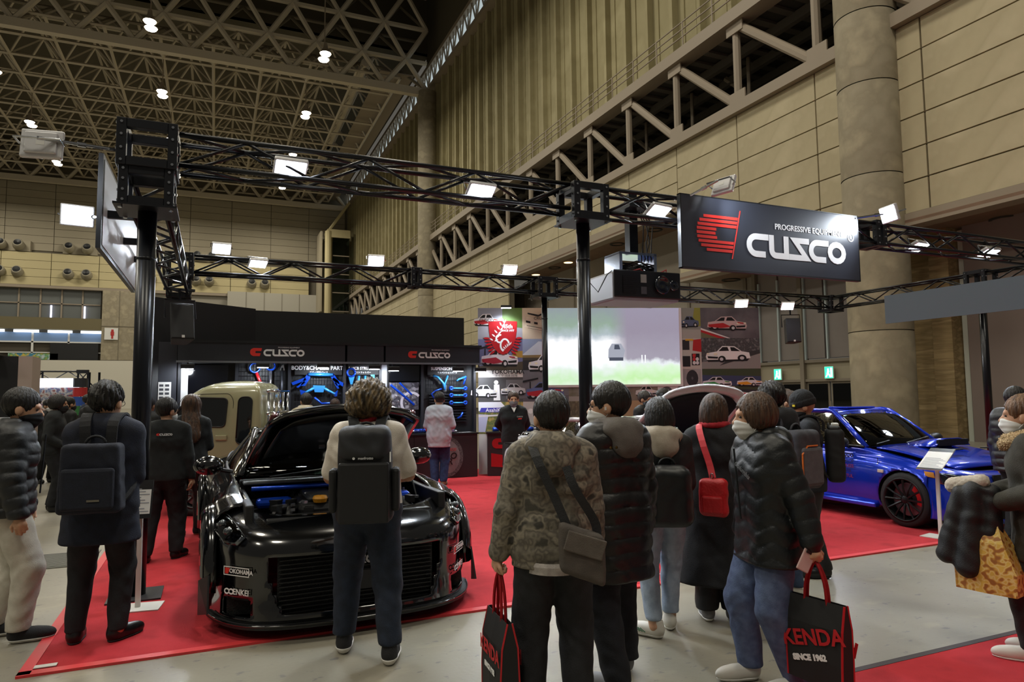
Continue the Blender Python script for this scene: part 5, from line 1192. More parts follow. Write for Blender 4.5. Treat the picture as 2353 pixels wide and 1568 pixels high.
tag(q.build('engine_fittings', M_plast, zc.root), kind='stuff')
q = MB()
for k in range(26): q.box((rr.uniform(-.64, .64), rr.uniform(-1.66, -.9), rr.uniform(.76, .83)), (rr.uniform(.015, .04), rr.uniform(.015, .04), .02), rr.uniform(0, 3))
tag(q.build('metal_fittings', M_alur, zc.root), kind='stuff')
MB().b2((-.12, -1.88, .757), (.02, -1.85, .76)).build('warning_label', mat('label_yellow', '#d8c832', .5), zc.root)
MB().tube((-.66, -1.02, .87), (.66, -1.02, .87), .022, 8).build('tower_bar', M_blue, zc.root, smooth=True)
MB().b2((-.72, -1.0, .90), (.72, -.76, .925)).build('cowl_panel', mat('cowl_grey', '#53575b', .6), zc.root, bevel=.01)
for a, b in (((-.5, -.86, .945), (.05, -.72, .98)), ((.0, -.86, .945), (.5, -.70, .98))): MB().tube(a, b, .01, 5).build('wiper', M_plast, zc.root)
# stickers on the bumper
def car_sticker(car, u, v, lines, w, h, frame_m, parent):
    c = car.F(u, v, .006); e = car.F(u+.02, v, .006); n = car.F(u, v+.03, .006); xa = (e-c).normalized(); ya = (n-c).normalized(); nn = xa.cross(ya)
    M = frame(c+nn*.008, xa, nn)
    if frame_m is not None:
        g = MB(); stroke(g, [(-w/2, -h/2), (w/2, -h/2), (w/2, h/2), (-w/2, h/2)], .006, .001, M, True); g.build('sticker_border', M_logo_w, parent)
    for (t, s, x, m) in lines: text(t, s, m, parent, M @ Matrix.Translation((x, 0, 0)), depth=.001, bold=.001)
    return M
for u in (-.66, .66):
    M = car_sticker(zc, u, .36, [('YOKOHAMA', .042, .03, M_logo_w)], .23, .055, 1, zc.root)
    MB().prism([(-.105, -.02), (-.075, -.02), (-.06, .02), (-.105, .02)], .001, M).build('sticker_flag', M_logo_r, zc.root)
    M = car_sticker(zc, u, .245, [('ENKEI', .055, .045, M_logo_w)], .23, .055, None, zc.root)
    g = MB(); stroke(g, arc(-.085, 0, .02, .016, 0, 350, 14), .01, .001, M, True); stroke(g, arc(-.045, 0, .02, .016, 0, 350, 14), .01, .001, M, True); g.build('sticker_loops', M_logo_w, zc.root)
g = MB(); wordmark(g, frame((-.16, -2.13, .43), (1, 0, 0), (0, -1, 0)), .06); g.build('grille_word_mark', M_alur, zc.root)
MB().b2((-.17, -2.135, .25), (.17, -2.128, .38)).build('number_plate_holder', mat('plate_black', '#1d1e20', .5), zc.root)
# ---- white coupe, mostly hidden by visitors
M_paintw = mat('white_car_paint', '#d8d6dc', .2, coat=1.)
wspec = dict(hw=.90, nose=-2.12, plan=[(0, 0), (.3, .012), (.55, .05), (.74, .14), (.88, .28), (.96, .45), (1.0, .62)],
    front=[(.14, -.02, .98), (.22, -.02, .985), (.35, 0, .985), (.48, .0, .985), (.60, .02, .98), (.67, .08, .96), (.71, .18, .92), (.73, .28, .86)],
    crown=lambda u, v: (.14*max(0, u-.35)**1.2)*max(0, v-.45)/.55,
    st=[[-1.5, -1.3, -.9, -.5, 0, .6, 1.0, 1.4, 1.8, 2.1], [.90, .905, .895, .88, .88, .89, .905, .905, .88, .74], [.2, .2, .18, .16, .16, .16, .18, .2, .28, .36],
        [.78, .84, .85, .82, .82, .86, .90, .91, .88, .82], [.66, .68, .70, .72, .74, .72, .68, .62, .58, .56], [.80, .86, .91, .93, .95, .97, .99, 1.0, .97, .92]])
wc = Car('coupe', (4.82, 7.50, .012), R(2), 'white coupe with open bonnet standing behind the visitors in the middle', M_paintw, wspec)
wc._fp = [tuple(p) for p in smooth_poly(wspec['front'], 33)]
wc.fascia([lambda u, v: abs(u) < .5-.15*abs(v-.25) and .08 < v < .42])
MB().b2((-.55, -2.04, .14), (.55, -2.02, .56)).build('grille', M_mesh, wc.root)
for sd in (-1, 1):
    P = [(.62, .6), (.72, .55), (.86, .62), (.95, .76), (.84, .80), (.70, .72)]
    hl_ = wc.on([(sd*a, b) for a, b in P], .006, 'headlamp', M_plast); wc.on([(sd*a, b) for a, b in P], .016, 'headlamp_lens', M_hl, hl_)
    wc.on([(sd*.60, .16), (sd*.80, .16), (sd*.78, .36), (sd*.64, .36)], .004, 'bumper_vent', M_plast)
warch = [(-1.27, .33, .345), (1.27, .33, .345)]
for sd in (-1, 1): wc.side(sd, -1.50, 2.1, warch)
wc.wellbox(warch, .88)
for sd in (-1, 1):
    wheel(wc.root, sd*.79, -1.27, .32, .22, sd, 10, M_rimb, M_red); wheel(wc.root, sd*.79, 1.27, .32, .22, sd, 10, M_rimb, M_red)
wc.patch([[(-.56, 2.1, .92), (0, 2.16, .95), (.56, 2.1, .92)], [(-.7, 2.13, .7), (0, 2.2, .72), (.7, 2.13, .7)], [(-.72, 2.1, .36), (0, 2.18, .36), (.72, 2.1, .36)]], 'tail_panel', M_paintw, solid=.02)
wc.patch([[(-.6, 1.3, .99), (0, 1.3, 1.02), (.6, 1.3, .99)], [(-.58, 1.8, .97), (0, 1.8, 1.0), (.58, 1.8, .97)], [(-.56, 2.1, .92), (0, 2.16, .95), (.56, 2.1, .92)]], 'rear_deck', M_paintw, solid=.02)
wc.greenhouse(dict(cowl=(-.76, .93, .66), rf=(.0, 1.28, .54), rr=(.75, 1.25, .52), dk=(1.5, 1.0, .56), bow=.2, arch=.04, belt=[(-.6, .72, .92), (.2, .74, .95), (1.3, .68, .99), (1.55, .58, 1.0)], pillars=((.55, .03),)))
wc.interior(.35, .62, .34, -.58); wc.mirror(-1, .92, -.42, 1.0, M_paintw); wc.mirror(1, .92, -.42, 1.0, M_paintw)
wh = wc.hood(-1.88, -.76, .62, .70, .74, .95, R(52), M_paintw, mat('felt_liner', '#111114', .9), .16, .05)
for k in range(7): MB().box((-.5+.166*k, -1.02+.03*abs(k-3), -.10+.018*(3-abs(k-3))), (.03, .03, .012)).build('hole_plug', M_plast, wh)
q = MB(); q.path([(-.06, -.99, -.09), (0, -1.02, -.16), (.06, -.99, -.09)], .008, 5); q.build('striker', M_plast, wh)
MB().tube((-.56, -1.45, .80), (-.42, -1.32, 1.38), .011, 6).build('bonnet_prop', M_plast, wc.root)
for n_, a, b, m in (('bay_tray', (-.68, -1.80, .50), (.68, -.70, .56), M_well), ('firewall', (-.68, -.84, .55), (.68, -.74, .91), M_well), ('slam_panel', (-.6, -1.84, .66), (.6, -1.68, .71), M_plast), ('engine_block', (-.3, -1.5, .56), (.3, -.95, .78), M_plast), ('engine_cover', (-.25, -1.45, .78), (.25, -1.0, .82), M_blue)): MB().b2(a, b).build(n_, m, wc.root, bevel=.02)
car_sticker(wc, -.62, .50, [('BB', .17, 0, M_black)], .2, .1, None, wc.root)
# ---- blue coupe on the right
M_paintbl = mat('blue_car_paint', '#0a34c4', .22, metal=.35, coat=1.)
bspec = dict(hw=.885, nose=-2.17, plan=[(0, 0), (.35, .008), (.62, .04), (.80, .11), (.92, .23), (.98, .40), (1.0, .60)],
    front=[(.15, -.02, .985), (.22, -.035, .99), (.34, -.03, .99), (.44, -.015, .985), (.50, .01, .98), (.58, .03, .965), (.66, .06, .95), (.69, .12, .92), (.715, .22, .88)],
    crown=lambda u, v: (.08*max(0, u-.35)**1.2)*max(0, v-.45)/.55,
    st=[[-1.57, -1.3, -.95, -.6, 0, .6, 1.0, 1.4, 1.8, 2.15], [.885, .90, .89, .86, .855, .86, .895, .90, .87, .78], [.2, .2, .19, .18, .18, .18, .19, .2, .3, .36],
        [.70, .76, .80, .82, .84, .87, .90, .91, .90, .88], [.70, .70, .71, .72, .73, .73, .72, .70, .68, .66], [.745, .80, .86, .91, .93, .94, .95, .955, .95, .93]])
bc = Car('rally_coupe', (8.53, 7.06, .012), R(0), 'bright blue rally-style coupe with bonnet scoop at the right', M_paintbl, bspec)
bc._fp = [tuple(p) for p in smooth_poly(bspec['front'], 33)]
bc.fascia([lambda u, v: abs(u) < .42 and .10 < v < .30, lambda u, v: abs(u) < .30 and .60 < v < .72])
MB().b2((-.5, -2.1, .17), (.5, -2.08, .68)).build('grille', M_mesh, bc.root)
for sd in (-1, 1):
    hl_ = bc.on([(sd*.42, .60), (sd*.86, .58), (sd*.88, .76), (sd*.42, .74)][::1], .004, 'headlamp', mat('lamp_bowl', '#b9bec6', .15, metal=.8)); bc.on([(sd*.42, .60), (sd*.86, .58), (sd*.88, .76), (sd*.42, .74)], .014, 'headlamp_lens', M_hl, hl_)
    fl = bc.on([(sd*a, b) for a, b in disc(.62, .24, .10, .085, 14)], .006, 'fog_lamp', mat('lamp_bowl', '#b9bec6', .15, metal=.8))
    bc.on([(sd*.90, .66), (sd*.99, .67), (sd*.99, .75), (sd*.90, .75)], .006, 'corner_marker', mat('marker_amber', '#c98a3a', .2, coat=1.))
barch = [(-1.27, .33, .35), (1.25, .33, .35)]
for sd in (-1, 1): bc.side(sd, -1.57, 2.15, barch)
bc.wellbox(barch, .86)
M_rimbk = mat('satin_black_rim', '#1a1b1e', .4, metal=.5)
for sd in (-1, 1):
    wheel(bc.root, sd*.775, -1.27, .325, .235, sd, 12, M_rimbk, mat('caliper_red', '#d01f22', .35, coat=.5), .78); wheel(bc.root, sd*.775, 1.25, .325, .235, sd, 12, M_rimbk, mat('caliper_red', '#d01f22', .35, coat=.5), .78)
    MB().b2((sd*.80, -.88, .17), (sd*.885, .86, .235)).build('side_skirt', M_paintbl, bc.root, bevel=.02)
    MB().b2((sd*.862, -.93, .30), (sd*.868, -.925, .80)).build('door_gap', M_black, bc.root)
    MB().b2((sd*.88, -1.02, .62), (sd*.902, -.94, .66)).build('side_marker', mat('marker_white', '#d8d4c8', .2, coat=1.), bc.root, bevel=.006)
    MB().b2((sd*.84, .12, .76), (sd*.872, .32, .80)).build('door_handle', M_paintbl, bc.root, bevel=.01)
bc.patch([[(-.66, 2.15, .93), (0, 2.2, .95), (.66, 2.15, .93)], [(-.76, 2.18, .7), (0, 2.24, .72), (.76, 2.18, .7)], [(-.76, 2.16, .36), (0, 2.22, .36), (.76, 2.16, .36)]], 'tail_panel', M_paintbl, solid=.02)
bc.patch([[(-.66, 1.25, .95), (0, 1.25, .98), (.66, 1.25, .95)], [(-.66, 2.15, .93), (0, 2.2, .95), (.66, 2.15, .93)]], 'boot_lid', M_paintbl, solid=.02)
bc.greenhouse(dict(cowl=(-.80, .90, .70), rf=(-.12, 1.335, .56), rr=(.78, 1.33, .54), dk=(1.38, .96, .62), bow=.16, arch=.03, belt=[(-.64, .745, .91), (.2, .765, .935), (1.2, .75, .95), (1.42, .64, .96)], pillars=((.42, .035), (.95, .04)), pillar_m=M_paintbl, rail=.036, glass=M_glass))
bc.interior(.25, .62, .36, -.62)
bc.mirror(-1, .93, -.45, .96, M_black); bc.mirror(1, .93, -.45, .96, M_black)
bh = bc.hood(-1.95, -.80, .68, .71, .735, .915, 0, M_paintbl, None, .14, .045, .02)
g = MB(); pr = [[(-.30, -.62, .02), (-.15, -.64, .05), (0, -.65, .055), (.15, -.64, .05), (.30, -.62, .02)], [(-.33, -.52, .03), (-.16, -.52, .115), (0, -.52, .12), (.16, -.52, .115), (.33, -.52, .03)], [(-.33, -.3, .02), (-.16, -.28, .09), (0, -.27, .1), (.16, -.28, .09), (.33, -.3, .02)], [(-.3, -.06, .0), (-.15, -.05, .05), (0, -.05, .055), (.15, -.05, .05), (.3, -.06, .0)]]
bc.patch(pr[1:], 'bonnet_scoop', M_paintbl, bh, solid=.012); MB().b2((-.28, -.535, .03), (.28, -.50, .105)).build('scoop_mouth', M_well, bh)
for sx in (-1, 1): MB().b2((sx*.30-.1, -.78, .0), (sx*.30+.1, -.72, .012)).build('bonnet_vent', M_well, bh, bevel=.004)
q = MB(); q.path([(0, -.72, 1.05), (.0, -.3, 1.3)], .004, 4)
for a, b in (((-.62, -.73, .945), (-.05, -.62, 1.0)), ((-.1, -.76, .945), (.5, -.64, 1.0))): MB().tube(a, b, .011, 5).build('wiper', M_plast, bc.root)
MB().box((0, -.16, 1.23), (.22, .03, .07)).build('inner_mirror', M_plast, bc.root, bevel=.01)
MB().b2((-.28, -.02, 1.385), (.28, .32, 1.415)).build('roof_vent', M_paintbl, bc.root, bevel=.02)
# door lettering on the left-hand flank in view
Md = frame((-.872, -.62, .70), (0, -1, 0), (-1, 0, 0))
def flank_text(t, s, y, z, m): text(t, s, m, bc.root, frame((-.8755, y, z), (0, -1, 0), (-1, 0, 0)), depth=.001, bold=.001)
M_dk = mat('decal_navy', '#0c1446', .4)
g = MB(); wordmark(g, frame((-.874, -.30, .775), (0, -1, 0), (-1, 0, 0)), .05); g.build('door_word_mark', M_dk, bc.root)
g = MB(); emblem(g, frame((-.874, -.22, .775), (0, -1, 0), (-1, 0, 0)), .055); g.build('door_emblem', M_dk, bc.root)
flank_text('DUNLOP', .062, -.46, .725, M_dk); flank_text('ENDLESS', .06, -.46, .66, mat('decal_red', '#7a2250', .4)); flank_text('RAYS', .06, -.46, .60, M_dk); flank_text('MOTUL', .06, -.46, .53, mat('decal_red', '#7a2250', .4))

# ---- beige kei truck behind the black car
M_paintt = mat('beige_truck_paint', '#aaa682', .25, coat=1.)
kt = empty('kei_truck', (.924, 10.996, .012), R(-107.5), 'pale khaki kei pickup truck parked behind the black sports car', 'truck')
SL = [(.36, -1.60, -.12, .70), (.42, -1.66, -.12, .725), (.60, -1.69, -.12, .735), (.85, -1.67, -.12, .7375), (1.0, -1.60, -.12, .735), (1.2, -1.47, -.12, .715), (1.4, -1.335, -.125, .692), (1.6, -1.19, -.13, .668), (1.70, -1.10, -.14, .65), (1.77, -1.0, -.165, .615), (1.82, -.9, -.20, .56), (1.855, -.78, -.26, .47), (1.875, -.64, -.36, .33), (1.88, -.55, -.45, .15)]
def khw(z): return np.interp(z, [a[0] for a in SL], [a[3] for a in SL])
def kslice(z, yf, yr, hw, n=9):
    P = []; rf, rr_ = min(.17, hw*.5), min(.07, hw*.4)
    for (cx, cy, r, a0) in ((hw-rr_, yr-rr_, rr_, 0), (-hw+rr_, yr-rr_, rr_, 90), (-hw+rf, yf+rf, rf, 180), (hw-rf, yf+rf, rf, 270)):
        P += [(cx+r*math.cos(R(a0+90*i/(n-1))), cy+r*math.sin(R(a0+90*i/(n-1))), z) for i in range(n)]
    return P
g = MB(); rows = [kslice(*a) for a in SL]; g.grid([p for r in rows for p in r], 36, len(rows), True); nV = len(g.v); g.f.append(tuple(range(nV-36, nV))); g.mi.append(0)
g.build('cab', M_paintt, kt, smooth=True)
def side_patch(sd, poly, off, name, m, parent=None):
    n = len(poly); P = [(sd*(khw(z)+off), y, z) for y, z in poly]
    cy = sum(p[0] for p in poly)/n; cz = sum(p[1] for p in poly)/n; g = MB(); Q = [(sd*(khw(cz)+off), cy, cz)]
    for r in (.5, 1.): Q += [(sd*(khw(cz+(z-cz)*r)+off), cy+(y-cy)*r, cz+(z-cz)*r) for y, z in poly]
    g.add(Q, [(0, 1+i, 1+(i+1) % n) for i in range(n)]+[(1+i, 1+n+i, 1+n+(i+1) % n, 1+(i+1) % n) for i in range(n)])
    return g.build(name, m, parent or kt, smooth=True)
def rpoly(pts, r=.05, n=5):
    out = []; k = len(pts)
    for i in range(k):
        p = Vector(pts[i]); a = (Vector(pts[i-1])-p); b = (Vector(pts[(i+1) % k])-p); rr = min(r, a.length*.45, b.length*.45); A = p+a.normalized()*rr; B = p+b.normalized()*rr
        out += [tuple(A*(1-t)**2+p*2*t*(1-t)+B*t*t) for t in [j/(n-1) for j in range(n)]]
    return out
for sd in (1, -1):
    wp = rpoly([(-1.36, 1.24), (-.60, 1.22), (-.58, 1.62), (-1.12, 1.64)], .06); side_patch(sd, wp, .006, 'door_window', mat('truck_glass', '#0e1214', .05, coat=1.))
    q = MB(); q.path([(sd*(khw(z)+.008), y, z) for y, z in wp+wp[:1]], .010, 5); q.build('window_seal', M_plast, kt, smooth=True)
    wp = rpoly([(-.44, .98), (-.25, .98), (-.24, 1.64), (-.43, 1.64)], .08, 7); side_patch(sd, wp, .006, 'quarter_window', mat('truck_glass', '#0e1214', .05, coat=1.))
    q = MB(); q.path([(sd*(khw(z)+.008), y, z) for y, z in wp+wp[:1]], .008, 5); q.build('window_seal', M_plast, kt, smooth=True)
    dp = [(-1.47, 1.12), (-1.17, 1.68), (-.56, 1.69), (-.50, 1.6), (-.50, .52), (-.62, .48), (-.68, .62), (-.80, .74), (-1.1, .76), (-1.3, .68), (-1.44, .8)]
    q = MB(); q.path([(sd*(khw(z)+.0015), y, z) for y, z in rpoly(dp, .08)+[rpoly(dp, .08)[0]]], .004, 4); q.build('door_gap', mat('gap_dark', '#2b2820', .8), kt)
    MB().box((sd*(khw(1.07)+.012), -.64, 1.07), (.03, .16, .075)).build('door_handle', M_paintt, kt, bevel=.012)
    side_patch(sd, disc(-.98, .34, .36, .36, 24)[:13]+[(-1.34, .37), (-.62, .37)][::1], .004, 'wheel_arch', M_well) if False else None
    side_patch(sd, [(-.98+.36*math.cos(R(t)), max(.37, .32+.36*math.sin(R(t)))) for t in range(0, 181, 15)], .004, 'wheel_arch', M_well)
    q = MB(); q.path([(sd*(khw(.5)+.012), -.98+.375*math.cos(R(t)), .32+.375*math.sin(R(t))) for t in range(5, 176, 10)], .018, 6); q.build('arch_trim', mat('arch_brown', '#6e5236', .6), kt, smooth=True)
    w_ = wheel(kt, sd*.68, -.98, .29, .17, sd, 8, mat('steel_rim', '#4a4a4c', .4, metal=.7), None, .62); wheel(kt, sd*.66, .98, .29, .17, sd, 8, mat('steel_rim', '#4a4a4c', .4, metal=.7), None, .62)
    MB().box((sd*.86, -1.42, 1.22), (.15, .06, .22)).build('mirror', M_plast, kt, bevel=.03); MB().tube((sd*.70, -1.42, 1.2), (sd*.8, -1.42, 1.22), .015, 6).build('mirror_arm', M_plast, kt)
    MB().lathe([(.09, 0), (.10, .02), (.06, .05), (.01, .055)], n=18).build('headlamp', mat('lamp_bowl', '#b9bec6', .15, metal=.8), kt, smooth=True, loc=(sd*.52, -1.67, .72), rot=(R(90), 0, 0))
    MB().b2((sd*.70, -.06, .66), (sd*.735, 1.66, .95)).build('bed_side', M_paintt, kt, bevel=.01)
g = MB(); g.grid([(x, y-.012, z) for (z, y, w_) in ((1.05, -1.572, .62), (1.2, -1.47, .60), (1.4, -1.335, .57), (1.62, -1.175, .53)) for x in (-w_, -w_*.5, 0, w_*.5, w_)], 5, 4).build('windshield', mat('truck_glass', '#0e1214', .05, coat=1.), kt, smooth=True)
MB().b2((-.70, -.08, .58), (.70, 1.66, .66)).build('bed_floor', M_paintt, kt); MB().b2((-.72, 1.63, .66), (.72, 1.66, .95)).build('tailgate', M_paintt, kt, bevel=.01)
MB().b2((-.66, -1.5, .22), (.66, 1.6, .40)).build('chassis', M_well, kt)
for x in (-.62, -.3, 0, .3, .62): MB().tube((x, -.03, .66), (x, -.03, 1.72), .018, 8).build('guard_bar', M_chrome, kt, smooth=True)
for z in (1.1, 1.4, 1.72): MB().tube((-.68, -.03, z), (.68, -.03, z), .02, 8).build('guard_rail', M_chrome, kt, smooth=True)
MB().b2((.66, -.06, .98), (.70, -.02, 1.06)).build('strap_tag', mat('tag_yellow', '#d2cf2a', .5), kt)
# ------------------------------------------------------------------ people
M_skin = mat('skin', '#c79d80', .55, col2=['#bf9276'], scale=14, spec=.35)
HAIRS = {}
def hair_mat(c, c2): return mat('hair_'+c.strip('#')+c2.strip('#'), c, .45, col2=[c2], scale=26, detail=3, stretch=(1.5, 1.5, .25), bump=.5, bscale=70, spec=.5)
def cloth(c, c2=None, rough=.85, **k): return mat('cloth_'+c.strip('#')+(c2 or '').strip('#'), c, rough, col2=[c2] if c2 else None, scale=k.pop('scale', 20), bump=k.pop('bump', .25), bscale=k.pop('bscale', 180), **k)
def V3(*a): return np.array(a, np.float32)
def ik(a, b, l1, l2, pole):
    a, b = Vector(a), Vector(b); d = b-a; L = min(d.length, (l1+l2)*.995); d.normalize(); b = a+d*L
    x = (l1*l1-l2*l2+L*L)/(2*L); h = math.sqrt(max(0, l1*l1-x*x)); p = Vector(pole); p = (p-d*p.dot(d)).normalized()
    return tuple(a+d*x+p*h), tuple(b)
class Human:
    """local frame: facing +y, right hand at +x, 1.72 m tall before scaling"""
    def __init__(s, q):
        s.q = q; lean = R(q.get('lean', 3)); tw = R(q.get('twist', 0))
        def up(p):      # lean and twist everything above the hips
            x, y, z = p; x, y = x*math.cos(tw)-y*math.sin(tw), x*math.sin(tw)+y*math.cos(tw); dz = z-.95
            return (x, y*math.cos(lean)+dz*math.sin(lean), .95+dz*math.cos(lean)-y*math.sin(lean))
        s.up = up; b = q.get('bulk', 1.)
        s.torso = [((-.075, 0, .93), (.075, 0, .93), .115*b, .115*b, 1, .86)]
        for (hx, z, r, y) in ((.06, 1.08, .118, .005), (.08, 1.27, .128, .0)):
            s.torso.append((up((-hx, y, z)), up((hx, y, z)), r*b, r*b, 1, .84))
        s.torso += [(up((-.145, -.012, 1.395)), up((.145, -.012, 1.395)), .060*b, .062*b, 1, 1), (up((-.06, -.015, 1.43)), up((.06, -.015, 1.43)), .062, .062, 1, 1)]
        s.neck = [(up((0, -.012, 1.42)), up((0, .012, 1.55)), .058, .052, 1, 1)]
        ft = q.get('feet', ((.11, 0, 8), (-.11, 0, -8))); s.legs = []; s.feet = []
        for i, (sx, (fx, fy, ty)) in enumerate(zip((1, -1), ft)):
            hip = (sx*.088, 0, .90); ank = (fx, fy-.02, .085)
            kn, ank = ik(hip, ank, .425, .415, (sx*.15+.0, 1, 0))
            s.legs.append(((hip, kn, .092*b, .062, 1, 1), (kn, ank, .062, .043, 1, 1))); s.feet.append((fx, fy, ty, ank))
        s.arms = []; s.hands = []
        for i, (sx, key) in enumerate(((1, 'handR'), (-1, 'handL'))):
            sh = up((sx*.166, -.012, 1.385)); h = q.get(key, dict()); tgt = h.get('at', (sx*.25, .04, .82)); pole = h.get('pole', (sx*.35, -1, -.1))
            el_, wr = ik(sh, tgt, .285, .25, pole)
            s.arms.append(((sh, el_, .056*b, .044, 1, 1), (el_, wr, .044, .030, 1, 1))); s.hands.append((sx, el_, wr, h))
        hy, hp, hr = q.get('head', (0, 0, 0)); c = up((0, .02, 1.60)); 
        s.HM = Matrix.Translation(c) @ Matrix.Rotation(tw, 4, 'Z') @ Matrix.Rotation(-R(hy), 4, 'Z') @ Matrix.Rotation(-R(hp), 4, 'X') @ Matrix.Rotation(R(hr), 4, 'Y')
        s.HM = s.HM @ Matrix.Scale(q.get('headscale', 1.09), 4); s.HI = np.array(s.HM.inverted(), np.float32)
    def hl(s, p): return p@s.HI[:3, :3].T+s.HI[:3, 3]
    def union(s, p, prims, k, inf=0.):
        d = None
        for a in prims:
            e = rc(p, a[0], a[1], a[2]+inf, a[3]+inf, a[4], a[5]); d = e if d is None else smin(d, e, k)
        return d
    def head(s, p):
        q = s.hl(p)
        d = el(q, (0, -.014, .022), (.077, .096, .096)); d = smin(d, el(q, (0, .026, -.036), (.060, .066, .082)), .03)
        d = smin(d, el(q, (0, .050, -.088), (.034, .036, .028)), .025)
        d = smin(d, rc(q, (0, .088, .004), (0, .107, -.030), .009, .015), .012); d = smin(d, rc(q, (-.035, .078, .022), (.035, .078, .022), .012, .012), .02)
        d = smin(d, rc(q, (-.018, .083, -.066), (.018, .083, -.066), .009, .009), .012)
        for sx in (-1, 1):
            d = smax(d, -el(q, (sx*.031, .094, .002), (.017, .016, .010)), .008)
            d = smin(d, el(q, (sx*.080, -.008, -.012), (.011, .022, .033)), .008)
        return d
    def hand_prims(s, i):
        sx, el_, wr, h = s.hands[i]; e, w = Vector(el_), Vector(wr); d = (w-e).normalized()
        bend = h.get('dir'); 
        if bend: d = Vector(bend).normalized()
        n = Vector(h.get('palm', (-sx, 0, 0))); n = (n-d*n.dot(d)).normalized(); wd = d.cross(n)*(1 if sx < 0 else -1)   # towards the thumb side
        cu = h.get('curl', .45); P = [(tuple(w-d*.015), tuple(w+d*.045), .027, .030, 1, 1)]
        kb = w+d*.072
        for k, (o, L, r) in enumerate(((.030, .070, .0092), (.010, .078, .0095), (-.011, .072, .009), (-.030, .056, .008))):
            b0 = kb+wd*o-d*(.006*abs(k-1)); P.append((tuple(w+d*.03+wd*o*.8), tuple(b0), .0125, .0105, 1, 1)); a = .15; p = b0
            for sgl in (.44, .32, .24):
                a += cu*1.05; q = p+(d*math.cos(a)+n*math.sin(a))*L*sgl; P.append((tuple(p), tuple(q), r, r*.93, 1, 1)); p = q
        t0 = w+d*.022+wd*.024; t1 = t0+(d*.6+wd*.62+n*.45).normalized()*.042; t2 = t1+(d*.85+wd*.1*(1-cu)+n*(.35+.3*cu)).normalized()*.034
        P += [(tuple(t0), tuple(t1), .0125, .0105, 1, 1), (tuple(t1), tuple(t2), .0105, .009, 1, 1)]
        s.hands[i] = (sx, el_, wr, dict(h, grip=tuple(kb+d*.012+n*.022))); return P
    def body(s, vox, skin):
        hp = [s.hand_prims(0), s.hand_prims(1)]; hc = np.array(s.HM.translation, np.float32)
        arms = [a for A in s.arms for a in A]; legs = [a for A in s.legs for a in A]
        def fn(p):
            d = s.union(p, s.torso, .04); d = smin(d, s.union(p, legs, .02), .03); d = smin(d, s.union(p, arms, .015), .02); d = smin(d, s.union(p, s.neck, .02), .03)
            for f in s.feet: d = smin(d, rc(p, (f[3][0], f[3][1], .06), (f[0]+.09*math.sin(R(f[2])), f[1]+.09*math.cos(R(f[2])), .042), .026, .016), .02)
            m = ((p-hc)**2).sum(1) < .2**2
            if m.any(): d[m] = smin(d[m], s.head(p[m]), .02)
            for i in (0, 1):
                w = np.array(s.hands[i][2], np.float32); m = ((p-w)**2).sum(1) < .24**2
                if m.any(): d[m] = smin(d[m], s.union(p[m], hp[i], .006), .008)
            return d
        P = np.array([s.arms[0][0][1], s.arms[0][1][1], s.arms[1][0][1], s.arms[1][1][1], s.HM.translation]+[f[3] for f in s.feet])
        lo = np.minimum(P.min(0)-.2, (-.3, -.25, 0)); hi = np.maximum(P.max(0)+.2, (.3, .25, 1.0)); lo[2] = 0
        return sdf_mesh(fn, lo, hi, vox)
def quilt(kind, z, x, y, amp):
    if kind == 'puffer': return amp*np.abs(np.sin((z+.006*np.sin(x*14+y*9))*PI/.085))**.38
    if kind == 'zigzag': return amp*np.abs(np.sin((z+.05*np.abs((((x+y)*8) % 2)-1))*PI/.09))**.3
    return 0.
def wrinkle(p, a):
    x, y, z = p[:, 0], p[:, 1], p[:, 2]; u = 1.6*np.sin(z*9+x*13+1.1)+1.3*np.sin(y*17-x*8+z*5+.4); v = 1.4*np.sin(x*19+z*7+2.2)+1.2*np.sin(z*14-y*11)
    return a*(.8*np.sin(z*30+x*9+u*1.3)*np.cos(x*15+y*12+v)+.5*np.sin(z*47-y*23+v*1.7)*np.sin(x*27+u))
